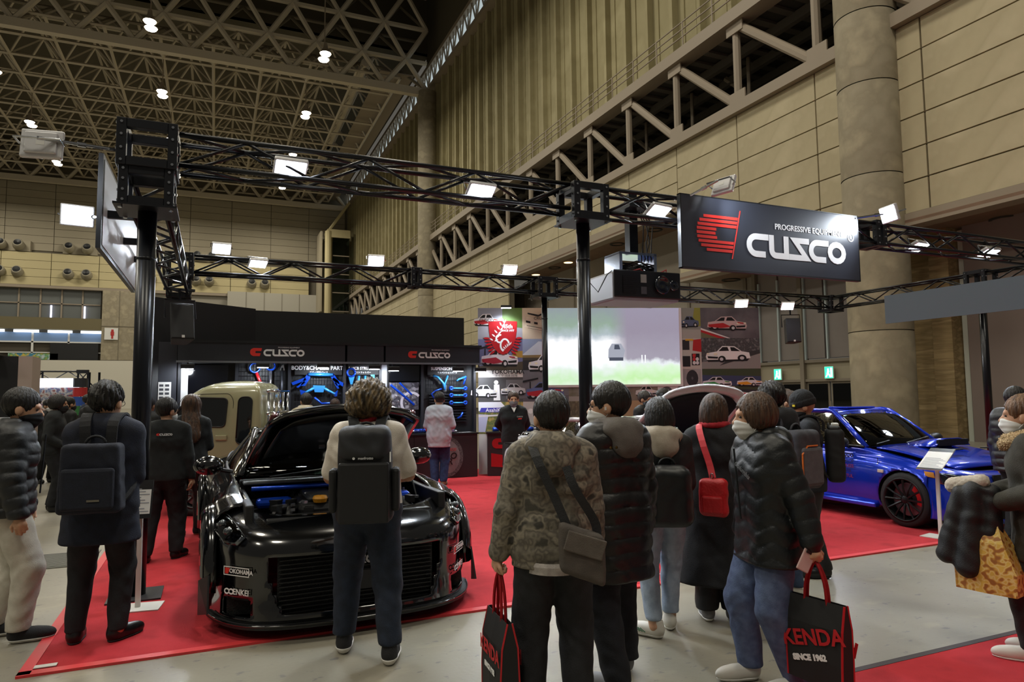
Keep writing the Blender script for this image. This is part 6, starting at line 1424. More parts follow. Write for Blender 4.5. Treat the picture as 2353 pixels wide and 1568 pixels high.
def person(px, d, h, face, label, q):
    t = (px-1176.5)/1569.; X_, Y_ = d*math.sin(YAW)+t*d*math.cos(YAW), d*math.cos(YAW)-t*d*math.sin(YAW)
    if 'xy' in q: X_, Y_ = q['xy']
    rz = -(YAW+math.atan(t)+R(face)); sc = h/1.72; base = q.get('base', 0.)
    root = empty('person', (X_, Y_, base), rz, label, 'person', 'visitors and staff around the booth'); root.scale = (sc,)*3
    H = Human(q); vox = q.get('vox', .009); cv = q.get('cvox', vox*1.35)
    V, F = H.body(vox, M_skin); body = link('body', np_mesh('body', V, F, True, [q.get('skin', M_skin)]), root)
    # --- trousers / skirt
    tr = q.get('trousers', dict(m=cloth('#15161b', '#1c1d22'))); legs = [a for A in H.legs for a in A]; wide = tr.get('wide', .018)
    def ftr(p):
        d = H.union(p, legs, .02, wide*.6+.006)
        for (A, B) in H.legs: d = smin(d, rc(p, A[0], A[1], .098+wide*.5, .074+wide, 1, 1), .03); d = smin(d, rc(p, B[0], B[1], .072+wide, .052+wide*.8, 1, 1), .02)
        d = smin(d, H.union(p, H.torso[:1], .03, .014), .04)
        d = d-wrinkle(p, .0045)
        d = smax(d, tr.get('hem', .085)-p[:, 2], .01); return smax(d, p[:, 2]-1.06, .02)
    P = np.array([a[1] for a in legs]); lo = np.minimum(P.min(0)-.16, (-.27, -.2, .03)); lo[2] = .02; hi = np.maximum(P.max(0)+.16, (.27, .2, 1.1))
    sdf_obj('trousers', ftr, lo, hi, cv, tr['m'], root)
    # --- upper garment
    j = q['top']; th = j.get('th', .02); arms = [a for A in H.arms for a in A]; hem = j.get('hem', .86); qk = j.get('quilt'); amp = j.get('amp', .014); flare = j.get('flare', 0.)
    slv = j.get('sleeve', 1.)
    def ftop(p):
        dt = H.union(p, H.torso, .05, th); zz = (1.0+hem)/2
        if hem < .9: dt = smin(dt, rc(p, (-.06, 0, .98), (-.06-flare*.4, 0, hem), .115+th, .125+th+flare, 1, .86), .04); dt = smin(dt, rc(p, (.06, 0, .98), (.06+flare*.4, 0, hem), .115+th, .125+th+flare, 1, .86), .04)
        dt = dt-(quilt(qk, p[:, 2], p[:, 0], p[:, 1], amp) if qk else 0)-wrinkle(p, j.get('wr', .0035))
        da = None
        for A in H.arms:
            for k, a in enumerate(A):
                if slv < 1 and k == 1: continue
                b1 = Vector(a[0]).lerp(Vector(a[1]), (.93 if k == 1 else (1. if slv >= 1 else slv*2)))
                e = rc(p, a[0], tuple(b1), a[2]+th*.9, (a[3] if slv >= 1 else .054)+th*(.9 if k == 0 else .75))
                if qk:
                    ba = np.array(a[1])-np.array(a[0]); L = np.linalg.norm(ba); s_ = ((p-np.array(a[0], np.float32))@(ba/L).astype(np.float32))+(.285 if k else 0)
                    e = e-amp*.8*np.abs(np.sin((s_+.004*np.sin(p[:, 0]*30))*PI/.08))**.38
                da = e if da is None else smin(da, e, .012)
        da = da-wrinkle(p, j.get('wr', .0035))
        d_ = smin(dt, da, .014)
        if j.get('collar', 1): d_ = smin(d_, H.union(p, [(H.up((0, -.015, 1.44)), H.up((0, -.005, 1.44+j.get('collar_h', .05))), .074+th*.3, .066+th*.4, 1, 1)], .02), .02)
        d_ = smax(d_, hem-p[:, 2], .012)
        nz = np.array(H.up((0, 0, 1.44+(j.get('collar_h', .05) if j.get('collar', 1) else .02)+.02)), np.float32)
        d_ = smax(d_, p[:, 2]-nz[2], .015)
        return d_
    P = np.array([a[1] for a in arms]+[a[0] for a in arms]); lo = np.minimum(P.min(0)-.13, (-.33-flare, -.30-flare, 0)); lo[2] = min(hem-.05, P[:, 2].min()-.1); hi = np.maximum(P.max(0)+.13, (.33+flare, .32+flare, 1.6))
    top = sdf_obj(j.get('name', 'jacket'), ftop, lo, hi, cv, j['m'], root)
    if j.get('hood'):
        def fh(p):
            k_ = j.get('hood_s', 1.); c = H.up((0, -.10, 1.46)); d = el(p, c, (.15*k_, .085*k_, .075*k_)); d = smin(d, rc(p, H.up((-.09, -.01, 1.49)), H.up((.09, -.01, 1.49)), .045, .045), .06)
            d = smin(d, el(p, H.up((0, -.125-.01*k_, 1.46-.09*k_)), (.11*k_, .06, .08*k_)), .05)
            return smax(d, -el(p, H.up((0, .02, 1.53)), (.085, .10, .09)), .02)-wrinkle(p, .004)
        c = H.up((0, -.08, 1.45)); sdf_obj('hood', fh, (c[0]-.25, c[1]-.25, c[2]-.25), (c[0]+.25, c[1]+.25, c[2]+.22), cv, j['hood'], top)
    if j.get('zip'):
        g = MB(); g.path([H.up((0, .125+th+.012, z)) for z in np.linspace(1.42, max(hem, 1.0), 6)], .006, 5); g.build('zip', j['zip'], top)
    # --- shoes
    sh = q.get('shoes', dict(m=mat('black_leather', '#121214', .35), sole=mat('sole_dark', '#1c1c1e', .7)))
    for (fx, fy, ty, ank) in H.feet:
        c, s_ = math.cos(R(ty)), math.sin(R(ty))
        def loc(p):
            x, y = p[:, 0]-fx, p[:, 1]-fy; return np.stack([x*c-y*s_, x*s_+y*c, p[:, 2]], 1)
        def foot(p, e=0.):
            l = loc(p); d = el(l, (.0, .11, .045), (.047+e, .10+e, .048)); d = smin(d, el(l, (0, -.015, .055), (.038+e, .062+e, .06)), .04); d = smin(d, rc(l, (0, -.01, .06), (0, .08, .05), .042+e, .04+e), .03); return d
        def fs(p):
            l = loc(p); d = smin(foot(p), rc(l, (0, -.025, .07), (0, -.02, .12), .042, .045), .03); return smax(smax(d, .022-p[:, 2], .004), p[:, 2]-.13, .01)
        def fl(p): return smax(foot(p, .007), p[:, 2]-sh.get('sh', .026), .004)
        lo = (fx-.16, fy-.16, 0.0); hi = (fx+.16, fy+.25, .16)
        so = sdf_obj('shoe', fs, lo, hi, max(.006, cv*.7), sh['m'], root)
        sdf_obj('sole', lambda p: smax(fl(p), .001-p[:, 2], .001), (fx-.16, fy-.16, -.012), (fx+.16, fy+.25, .08), max(.005, cv*.55), sh['sole'], so)
    # --- hair
    hs = q.get('hair', 'short'); hm = q.get('hairm', hair_mat('#0b0a0a', '#1d1917')); HMi = H.HI
    def fhair(p):
        l = H.hl(p); amp_ = {'wavy': .011, 'messy': .008}.get(hs, .0035)
        d = el(l, (0, -.020, .036), (.091, .110, .106)); low = -.07
        if hs in ('bob', 'wavy'): d = smin(d, el(l, (0, -.035, -.03), (.102, .104, .12) if hs == 'bob' else (.135, .125, .13)), .03); low = -.14
        if hs == 'bowl': d = smin(d, el(l, (0, -.02, .0), (.097, .108, .10)), .03); low = -.075
        if hs == 'long':
            d = smin(d, rc(l, (0, -.055, .0), (0, -.10, -.34), .085, .10, 1.1, .55), .05); low = -.9
        if hs == 'bun': d = smin(d, el(l, (0, -.09, .10), (.05, .05, .045)), .02)
        cut = el(l, (0, .115, -.065), (.080, .105, .125))
        if hs == 'fringe': cut = el(l, (0, .122, -.062), (.086, .118, .118))
        d = smax(d, -cut, .012); ang = np.arctan2(l[:, 0], -l[:, 1]); 
        d = d-amp_*(np.sin(ang*23+l[:, 2]*40)+.7*np.sin(ang*41-l[:, 2]*(90 if hs == 'wavy' else 25))+(.8*np.sin(l[:, 2]*60+ang*5) if hs in ('wavy', 'messy') else 0))*.6
        d = smax(d, low-l[:, 2]-.03*np.abs(l[:, 0])/.08*(hs == 'short'), .012)
        if hs not in ('long', 'wavy', 'bob', 'bowl'):
            for sx in (-1, 1): d = smax(d, -el(l, (sx*.085, .0, -.03), (.022, .036, .045)), .008)
        return d
    if hs == 'beanie':
        def fb(p):
            l = H.hl(p); d = el(l, (0, -.012, .05), (.092, .110, .105)); d = smax(d, .0-l[:, 2]+.25*(l[:, 1]-.0)*0, .01); e = smax(smax(el(l, (0, -.012, .04), (.098, .116, .12)), -.005-l[:, 2], .006), l[:, 2]-.05, .006); return smin(d, e, .006)-.0015*np.sin(np.arctan2(l[:, 0], l[:, 1])*60)
        c = H.HM.translation; sdf_obj('beanie', fb, (c[0]-.2, c[1]-.2, c[2]-.2), (c[0]+.2, c[1]+.2, c[2]+.25), max(.005, vox*.8), q['hairm'], root)
    else:
        c = H.HM.translation; dz = .55 if hs == 'long' else .25
        sdf_obj('hair', fhair, (c[0]-.22, c[1]-.28, c[2]-dz), (c[0]+.22, c[1]+.25, c[2]+.24), max(.0055, vox*.8), hm, root)
    # --- face details
    if q.get('face', 1):
        g = MB()
        for sx in (-1, 1): g.ell(H.HM @ Vector((sx*.031, .080, .001)), (.012, .010, .0065), 10, 7, H.HM.to_3x3())
        tag(g.build('eyes', mat('eye_dark', '#1a1412', .2), body, smooth=True), kind='stuff')
        g = MB()
        for sx in (-1, 1): g.path([H.HM @ Vector((sx*x, y, .026)) for x, y in ((.014, .089), (.03, .087), (.047, .075))], [.003, .004, .002], 5)
        tag(g.build('eyebrows', hm if hs != 'beanie' else mat('eye_dark', '#1a1412', .2), body, smooth=True), kind='stuff')
    if q.get('mask'):
        def fm(p):
            l = H.hl(p); d = smin(el(l, (0, .030, -.045), (.066, .076, .080)), rc(l, (0, .086, -.02), (0, .098, -.06), .020, .022), .03)
            d = smin(d, el(l, (0, .055, -.092), (.040, .042, .034)), .02); up_ = l[:, 2]+.010+(np.abs(l[:, 0])*.35); d = smax(d, up_, .006); d = smax(d, -.012-l[:, 1]*1+.2*0, .008); return smax(d, -.13-l[:, 2], .006)-.0012*np.sin(l[:, 2]*190)
        c = H.HM.translation; mk = sdf_obj('face_mask', fm, (c[0]-.16, c[1]-.16, c[2]-.2), (c[0]+.16, c[1]+.18, c[2]+.12), max(.005, vox*.75), q['mask'], root)
        g = MB()
        for sx in (-1, 1): g.path([H.HM @ Vector((sx*x, y, z)) for x, y, z in ((.06, .03, -.035), (.078, .0, -.01), (.084, -.022, .012), (.082, -.025, -.02), (.066, .02, -.075))], .002, 4)
        tag(g.build('ear_loops', q['mask'], mk), kind='stuff')
    if q.get('glasses'):
        g = MB()
        for sx in (-1, 1):
            g.path([H.HM @ Vector((sx*(.034+.024*math.cos(t*PI/8)), .098-.006*abs(math.cos(t*PI/8)), .0+.018*math.sin(t*PI/8))) for t in range(17)], .002, 5)
            g.path([H.HM @ Vector(v) for v in ((sx*.058, .092, .004), (sx*.082, .03, .004), (sx*.084, -.02, -.005))], .002, 5)
        g.build('glasses', mat('glasses_frame', '#22201f', .3), body)
    root['_H'] = 0; H.root = root; H.X, H.Y, H.rz, H.sc, H.base = X_, Y_, rz, sc, base; H.topobj = top
    del root['_H']
    return H
def worn(H, name, label, cat, group=None):
    o = empty(name, (H.X, H.Y, H.base), H.rz, label, cat, group); o.scale = (H.sc,)*3; return o
def backpack(H, label, m, w=.30, h=.46, dp=.16, z=1.18, strap=None, name='backpack', off=0., extra=None, rx=.05, tilt=0.):
    b = worn(H, name, label, 'backpack', 'backpacks worn by visitors'); c = H.up((0, -.135-dp/2-off, z))
    def f(p):
        q = p-np.array(c, np.float32); l = np.stack([q[:, 0], q[:, 1]+.12*q[:, 2]*0, q[:, 2]], 1)
        taper = 1+.12*(-l[:, 2]/h); l2 = l.copy(); l2[:, 0] = l[:, 0]/taper
        d = rbox(l2, (0, 0, 0), (w/2, dp/2, h/2), rx); return d-wrinkle(p, .003)
    body = sdf_obj('bag_body', f, [c[0]-w*.75, c[1]-dp, c[2]-h*.65], [c[0]+w*.75, c[1]+dp, c[2]+h*.65], .010, m, b)
    sm = strap or m; tk = H.q['top'].get('th', .02)+H.q['top'].get('amp', 0)*.5
    for sx in (-1, 1):
        g = MB(); pts = [H.up(v) for v in ((sx*.075, -.13-off, z+h*.46), (sx*.082, -.12-tk*.9, 1.435+tk*.5), (sx*.098, -.04, 1.478+tk*1.25), (sx*.108, .065+tk*.6, 1.45+tk), (sx*.125, .135+tk, 1.33), (sx*.165, .11+tk, 1.18), (sx*(.17+tk), -.06, 1.03), (sx*w*.42, -.13-off, z-h*.40))]
        P = smooth_poly(pts, 26); Q = []
        for i, p in enumerate(P):
            dd = (P[min(i+1, 25)]-P[max(0, i-1)]).normalized(); side_ = Vector((1, 0, 0)); side_ = (side_-dd*side_.dot(dd)).normalized(); n_ = dd.cross(side_); wd = .032 if i < 17 else .014
            Q += [p+side_*wd+n_*.008, p-side_*wd+n_*.008, p-side_*wd-n_*.008, p+side_*wd-n_*.008]
        g.grid(Q, 4, 26, True); g.build('shoulder_strap', sm, b, smooth=False)
    g = MB(); g.path([(c[0]+.06*math.cos(PI*t/8), c[1]+dp*.3, c[2]+h/2-.01+.055*math.sin(PI*t/8)) for t in range(9)], .009, 6); g.build('grab_handle', sm, b, smooth=True)
    if extra: extra(b, c)
    return b
def tote(H, hand, label, m, w=.34, h=.40, dp=.09, drop=.2, yaw=0., name='shopping_bag', strapm=None, texts=(), topw=1.):
    sx, el_, wr, hh = H.hands[hand]; g0 = Vector(hh['grip']); b = worn(H, name, label, 'bag'); top = g0.z-drop
    Rm = Matrix.Translation((g0.x, g0.y, 0)) @ Matrix.Rotation(R(yaw), 4, 'Z')
    def T(x, y, z): return Rm @ Vector((x, y, z))
    g = MB(); P = []
    for (z, ww, dd) in ((top, w/2*topw, .012), (top-h*.3, w/2*(.4+.6*topw), dp*.42), (top-h*.7, w/2*.98, dp*.5), (top-h, w/2*.96, dp*.5)):
        P += [T(*v) for v in ((-ww, -dd, z), (0, -dd*1.15, z), (ww, -dd, z), (ww, dd, z), (0, dd*1.15, z), (-ww, dd, z))]
    g.grid(P, 6, 4, True); g.f.append(tuple(range(18, 24))); g.mi.append(0); g.build('bag_body', m, b, solid=.003)
    for sd in (-1, 1):
        q = MB(); pts = smooth_poly([T(-.07, sd*.012, top-.05), T(-.055, sd*.01, top+drop*.5), T(0, sd*.004, g0.z), T(.055, sd*.01, top+drop*.5), T(.07, sd*.012, top-.05)], 17)
        Q = []
        for p in pts: Q += [p+Rm.to_3x3() @ Vector((0, .003, 0))+Vector((0, 0, 0)), p-Rm.to_3x3() @ Vector((0, .003, 0))]
        for k in range(2): q.path(pts, .009, 5)
        q.build('handle', strapm or m, b)
        for e in (-1, 1):
            q = MB(); q.path([T(e*w/2*topw, sd*.013, top), T(e*w/2*(.4+.6*topw), sd*dp*.43, top-h*.3), T(e*w/2*.98, sd*dp*.51, top-h*.7), T(e*w/2*.96, sd*dp*.51, top-h)], .006, 4); q.build('edge_binding', strapm or m, b)
    for (t, s_, mm, x, z, side_, rot) in texts:
        xd = Rm.to_3x3() @ Vector((side_, 0, 0)); nd = Rm.to_3x3() @ Vector((0, -side_, 0))
        M = frame(T(x, -side_*(dp*.5+.010), top-h+z), xd, nd) @ Matrix.Rotation(R(rot), 4, 'Z'); text(t, s_, mm, b, M, depth=.001, bold=.003)
    return b
# ------------------------------------------------------------------ the individual people
K_ = mat('mask_black', '#15161a', .8); W_M = mat('mask_white', '#dcdcda', .8); G_M = mat('mask_grey', '#74767c', .8)
sneak_w = dict(m=mat('sneaker_white', '#d8d5cc', .5), sole=mat('sole_white', '#dedcd6', .6)); sneak_b = dict(m=mat('sneaker_black', '#17181b', .7, bump=.3, bscale=200), sole=mat('sole_white', '#dedcd6', .6)); sneak_g = dict(m=mat('sneaker_grey', '#77777a', .7), sole=mat('sole_white', '#dedcd6', .6))
shoe_k = dict(m=mat('black_leather', '#121214', .35), sole=mat('sole_dark', '#1c1c1e', .7)); shoe_t = dict(m=mat('tan_shoe', '#8f8468', .6), sole=mat('sole_dark', '#1c1c1e', .7))
BK = cloth('#111317', '#181a1f'); BK2 = cloth('#0d0f12', '#15171a', rough=.6); NAVY = cloth('#0f1420', '#151b2a')
hb = hair_mat('#0b0a0a', '#1d1917'); hbr = hair_mat('#2e2017', '#4d3626'); hbr2 = hair_mat('#33231a', '#5a4230'); hwav = hair_mat('#211a14', '#75613f')
NR, MD, FR = .0075, .0095, .014
def hand(x, y, z, **k): return dict(at=(x, y, z), **k)
p1 = person(36, 4.85, 1.71, 94, 'man in a black puffer jacket, black mask and off-white trousers at the left edge', dict(vox=NR, head=(8, 8, 0), mask=K_, hair='fringe', hairm=hb,
    top=dict(m=mat('puffer_black', '#15171a', .5, bump=.1, bscale=60), th=.032, hem=.86, quilt='puffer', amp=.016, hood=mat('puffer_black', '#15171a', .5), zip=BK), trousers=dict(m=cloth('#bdb8ab', '#c9c4b8'), wide=.022), shoes=sneak_b, feet=((.12, .10, 5), (-.12, -.06, 0)), handR=hand(.31, .08, .80), handL=hand(-.30, .10, .80)))
p2 = person(128, 10.2, 1.69, 98, 'staff man in black fleece and black mask on the bare floor at the left', dict(vox=MD, head=(0, 2, 0), mask=K_, hair='bowl', hairm=hb, bulk=1.1, top=dict(m=cloth('#14181a', '#1a1e20'), th=.026, hem=.84), trousers=dict(m=BK, wide=.02), handR=hand(.2, .16, .98), handL=hand(-.2, .16, .98), feet=((.1, .05, 10), (-.1, 0, -8))))
person(112, 13.6, 1.62, 150, 'distant visitor in black with a white mask behind the staff man', dict(vox=FR, mask=W_M, hair='messy', top=dict(m=BK2, th=.03, hem=.8)))
person(155, 12.6, 1.66, 60, 'distant visitor in a black jacket just right of the fleece-clad staff man', dict(vox=FR, hair='short', top=dict(m=BK2, th=.03, hem=.8), mask=K_))
person(200, 16.5, 1.72, 70, 'distant visitor in navy behind the man in the navy coat', dict(vox=FR, hair='short', top=dict(m=cloth('#18243c'), th=.03, hem=.8)))
person(213, 15.4, 1.68, 20, 'distant visitor in a dark hooded jacket beside the one in navy', dict(vox=FR, hair='bob', hairm=hbr, top=dict(m=BK2, th=.035, hem=.75, hood=BK2)))
p5 = person(243, 4.75, 1.75, 14, 'man in a navy pea coat seen from behind with a square navy backpack', dict(vox=NR, head=(18, 4, 0), hair='messy', hairm=hb, glasses=1, lean=4,
    top=dict(name='coat', m=cloth('#0e1322', '#131a2d'), th=.034, hem=.67, flare=.02, collar_h=.07), trousers=dict(m=BK, wide=.006), shoes=shoe_k, handR=hand(.10, .27, 1.13, dir=(-.6, .8, .2)), handL=hand(-.06, .30, 1.15, dir=(.5, .8, .2)), feet=((.12, .02, 35), (-.14, .05, -6))))
def ex5(b, c):
    MB().box((c[0], c[1]-.10, c[2]-.06), (.30, .05, .26)).build('front_pocket', cloth('#0d1220', '#121828'), b, bevel=.02); MB().box((c[0]+.04, c[1]-.128, c[2]-.13), (.07, .004, .012)).build('maker_tab', mat('tab_grey', '#6a6558', .6), b)
backpack(p5, 'boxy navy backpack on the man in the pea coat', cloth('#0d1220', '#121828'), .35, .44, .17, 1.10, cloth('#1c1d20', '#232428'), 'backpack', .02, ex5, .03)
p6_ = person(385, 7.05, 1.63, 8, 'staff man in a black logo jacket seen from behind beside the truck', dict(vox=MD, head=(42, 8, 0), hair='short', hairm=hb, mask=W_M, bulk=1.12, top=dict(m=cloth('#15191a', '#1b2021'), th=.024, hem=.86), trousers=dict(m=BK, wide=.02), shoes=shoe_k, handR=hand(.27, .02, .80), handL=hand(-.24, .12, .86), feet=((.12, .08, 25), (-.16, -.05, -5))))
o = worn(p6_, 'jacket_logo', 'x', 'x'); bpy.data.objects.remove(o)
g = MB(); Mj = frame(p6_.up((-.045, -.152, 1.335)), (1, 0, 0), (0, -1, .1)); wordmark(g, Mj, .022); g.build('back_word_mark', M_logo_w, p6_.topobj); g = MB(); emblem(g, frame(p6_.up((-.075, -.152, 1.335)), (1, 0, 0), (0, -1, .1)), .024); g.build('back_emblem', M_logo_r, p6_.topobj)
p7_ = person(440, 8.25, 1.66, 10, 'woman with very long brown hair in a dark sweater beside the truck', dict(vox=MD, head=(-8, 10, 0), hair='long', hairm=hair_mat('#2c1d14', '#5b3f2b'), face=0, top=dict(name='sweater', m=cloth('#1c2024', '#23282c'), th=.020, hem=.84), trousers=dict(m=BK2, wide=.002), shoes=dict(m=mat('sneaker_black', '#17181b', .7), sole=mat('sole_orange', '#b06a4a', .6)), handR=hand(.12, .28, 1.18, dir=(-.4, .6, .6)), handL=hand(-.12, .26, 1.12), feet=((.10, .12, 30), (-.08, -.05, 0))))
person(340, 11.0, 1.64, 30, 'visitor in black half hidden by the front left post', dict(vox=FR, hair='short', top=dict(m=BK2, th=.03, hem=.85)))
person(702, 11.7, 1.68, 5, 'visitor with a cream hood behind the open black bonnet', dict(vox=MD, hair='short', hairm=hb, mask=W_M, head=(-25, 5, 0), top=dict(m=cloth('#a89a80', '#b5a88e'), th=.035, hem=.8, hood=cloth('#b8aa90', '#c4b79e'))))
person(770, 12.35, 1.58, 0, 'left one of two visitors whose heads just show above the black bonnet', dict(vox=FR, hair='short', hairm=hbr, top=dict(m=BK2, th=.03, hem=.8)))
person(812, 11.6, 1.58, 10, 'right one of two visitors whose heads just show above the black bonnet', dict(vox=FR, hair='messy', hairm=hb, top=dict(m=NAVY, th=.03, hem=.8)))
# man in a white T-shirt leaning over the black car
p11 = person(846, 4.50, 1.74, 4, 'man in a white T-shirt and dark jeans bending his head over the black car', dict(vox=NR, head=(0, 42, 0), hair='wavy', hairm=hwav, bulk=1.12, lean=6, face=0, skin=mat('skin_tan', '#9c6f52', .55),
    top=dict(name='t_shirt', m=cloth('#cfc6ba', '#d6cec3'), th=.016, hem=.84, sleeve=.44, collar=0, wr=.005), trousers=dict(m=cloth('#141d2c', '#1b2638'), wide=.018, hem=.12), shoes=dict(sneak_b, sh=.042), handR=hand(.16, .30, 1.06, dir=(-.7, .6, .2), pole=(.55, -.8, -.3)), handL=hand(-.14, .30, 1.06, dir=(.7, .6, .2), pole=(-.55, -.8, -.3)), feet=((.15, -.14, 6), (-.15, .10, -2))))
g = MB(); g.path([p11.up((.085*math.cos(t*PI/8), -.01+.075*math.sin(t*PI/8), 1.475+.012*math.sin(t))) for t in range(17)], .018, 7); g.build('neckerchief', cloth('#8c1420', '#b3232f'), p11.topobj, smooth=True)
def ex11(b, c):
    bm = mat('pack_black', '#101114', .6, bump=.2, bscale=300)
    MB().box((c[0], c[1]-.112, c[2]-.09), (.30, .03, .36)).build('lower_panel', bm, b, bevel=.02)
    sdf_obj('roll_top', lambda p: rbox(p, (c[0], c[1]-.02, c[2]+.20), (.155, .105, .11), .07)-wrinkle(p, .006), (c[0]-.25, c[1]-.2, c[2]), (c[0]+.25, c[1]+.2, c[2]+.4), .009, mat('pack_charcoal', '#22242a', .55, bump=.2, bscale=300), b)
    MB().box((c[0]-.185, c[1]-.02, c[2]-.08), (.05, .12, .26)).build('side_pocket', bm, b, bevel=.02); MB().box((c[0]+.185, c[1]-.02, c[2]-.08), (.05, .12, .26)).build('side_pocket', bm, b, bevel=.02)
    text('manfrotto', .022, M_logo_w, b, frame((c[0]+.01, c[1]-.118, c[2]+.115), (1, 0, 0), (0, -1, 0)), depth=.001)
    MB().lathe([(.001, 0), (.008, 0)], n=10).build('round_badge', M_logo_w, b, loc=(c[0]-.06, c[1]-.118, c[2]+.115), rot=(R(90), 0, 0)); MB().box((c[0]+.155, c[1]-.112, c[2]+.12), (.008, .004, .06)).build('zip_pull', M_logo_w, b)
backpack(p11, 'large black roll-top backpack on the man in the white T-shirt', mat('pack_black', '#101114', .6, bump=.2, bscale=300), .33, .55, .19, 1.125, mat('pack_strap', '#17181b', .8), 'backpack', .01, ex11)
p12 = person(1008, 12.55, 1.68, 6, 'man in a pale shirt and blue jeans at the parts counter', dict(vox=MD, head=(-22, 12, 0), hair='short', hairm=hb, mask=W_M, bulk=1.2, top=dict(name='shirt', m=cloth('#b4bccd', '#c2cad9'), th=.026, hem=.72, wr=.005), trousers=dict(m=cloth('#1f3358', '#2a4270'), wide=.018), shoes=shoe_t, handR=hand(.18, .26, 1.08), handL=hand(-.16, .28, 1.10), feet=((.08, .02, 8), (-.08, 0, -8))))
p13 = person(1178, 11.7, 1.68, 176, 'staff man facing the aisle in a black zip sweater and grey mask before the mural', dict(vox=MD, head=(0, 2, 0), hair='short', hairm=hbr, mask=G_M, top=dict(name='sweater', m=cloth('#12161a', '#171c20'), th=.024, hem=.82), trousers=dict(m=BK2, wide=.016), handR=hand(.10, -.20, .98, pole=(1, -.3, 0)), handL=hand(-.10, -.20, .96, pole=(-1, -.3, 0)), feet=((.10, .0, 10), (-.10, 0, -10))))
MB().add([p13.up(v) for v in ((-.045, .112, 1.47), (.0, .140, 1.385), (.045, .112, 1.47), (0, .10, 1.46))], [(0, 1, 3), (1, 2, 3)]).build('shirt_collar', M_logo_w, p13.topobj, solid=.006)
text('CUSCO', .03, M_logo_w, p13.topobj, frame(p13.up((-.10, .145, 1.31)), (-1, 0, 0), (0, 1, 0))); MB().prism([(-.035, -.012), (.03, -.008), (.038, .012), (-.028, .008)], .001, frame(p13.up((-.10, .146, 1.275)), (-1, 0, 0), (0, 1, 0))).build('chest_patch', M_logo_r, p13.topobj)
# camouflage jacket
M_camo = mat('camouflage', '#45423b', .8, col2=['#7a7366', '#575149', '#8c8474', '#3c3934'], scale=13, detail=2, lo=.32, hi=.68, bump=.15, bscale=60)
p14 = person(1264, 3.58, 1.645, -4, 'man in a hooded camouflage jacket seen from behind carrying a red-handled bag', dict(vox=NR, head=(-14, 4, 0), hair='short', hairm=hb, mask=K_, bulk=1.02, lean=2,
    top=dict(m=M_camo, th=.027, hem=.82, quilt='puffer', amp=.008, hood=M_camo), trousers=dict(m=cloth('#1a1b1e', '#222327'), wide=.026), shoes=sneak_g, handL=hand(-.31, .0, .80, curl=.95), handR=hand(.24, .10, .84), feet=((.13, .04, 8), (-.13, -.04, -8))))
MB().lathe([(.165, .80), (.172, .84), (.165, .86)], n=24).build('shirt_hem', cloth('#a39c98', '#bdb6b1'), p14.topobj)
M_ken = mat('bag_black', '#1a1a1c', .7); M_hred = mat('bag_red', '#c01a24', .6)
tote(p14, 1, 'black carrier bag with red handles held by the man in camouflage', M_ken, .34, .42, .10, .22, -72, 'shopping_bag', M_hred, [('KENDA', .10, M_hred, .0, .24, 1, 0), ('SINCE 1962', .035, M_logo_w, 0, .15, 1, 0), ('KENDA', .10, M_hred, .0, .24, -1, 0), ('SINCE 1962', .035, M_logo_w, 0, .15, -1, 0)])
mb_ = worn(p14, 'messenger_bag', 'small taupe shoulder bag hanging at the hip of the man in camouflage', 'bag')
sdf_obj('bag_body', lambda p: rbox(np.stack([p[:, 0]-.13-.35*(p[:, 2]-.95)*0, p[:, 1]+.235, p[:, 2]-.93-.35*(p[:, 0]-.13)*-1], 1), (0, 0, 0), (.115, .05, .125), .03)-wrinkle(p, .003), (-.05, -.34, .72), (.32, -.12, 1.14), .009, cloth('#4b4540', '#544d47'), mb_)
MB().box((.14, -.292, .98), (.20, .012, .10), ry=.3).build('flap', cloth('#57504a', '#605952'), mb_, bevel=.01)
for pts in ([(.07, -.24, 1.03), (.0, -.215, 1.2), (-.09, -.185, 1.40), (-.115, -.06, 1.485), (-.10, .10, 1.43), (0, .19, 1.25)], [(.21, -.22, .98), (.20, -.21, 1.08), (.10, -.225, 1.25), (.06, -.20, 1.36)]):
    Q = []
    for p in smooth_poly(pts, 18): Q += [p+Vector((.022, 0, .006)), p+Vector((-.022, 0, -.006))]
    MB().grid(Q, 2, 18).build('strap', BK2, mb_, solid=.006)
# long black puffer with grey hood
M_puf = mat('puffer_charcoal', '#121112', .45, bump=.12, bscale=50)
p15 = person(1408, 4.05, 1.70, -40, 'man in a long black puffer coat over a grey hood, looking left', dict(vox=NR, head=(-42, 2, 0), hair='short', hairm=hb, mask=W_M, glasses=1, bulk=1.0, top=dict(m=M_puf, th=.034, hem=.60, quilt='puffer', amp=.016, flare=.005, hood=cloth('#5d5854', '#67625d')), trousers=dict(m=cloth('#0f1118', '#161922'), wide=.026), shoes=sneak_g, handL=hand(-.24, .16, .80, curl=.8), handR=hand(.27, .05, .82), feet=((.14, .12, 20), (-.13, -.12, -10))))
MB().lathe([(.006, 0), (.006, .02)], n=8).build('earbud', M_white, p15.root, loc=p15.HM @ Vector((-.09, .0, -.02)))
for x in (-.02, .02): MB().lathe([(.001, .0), (.008, .0), (.008, .006)], n=10).build('snap_button', mat('brass', '#8a7a4a', .3, metal=.9), p15.topobj, loc=p15.up((-.13+x, -.165, 1.36)), rot=(R(90), 0, 0))
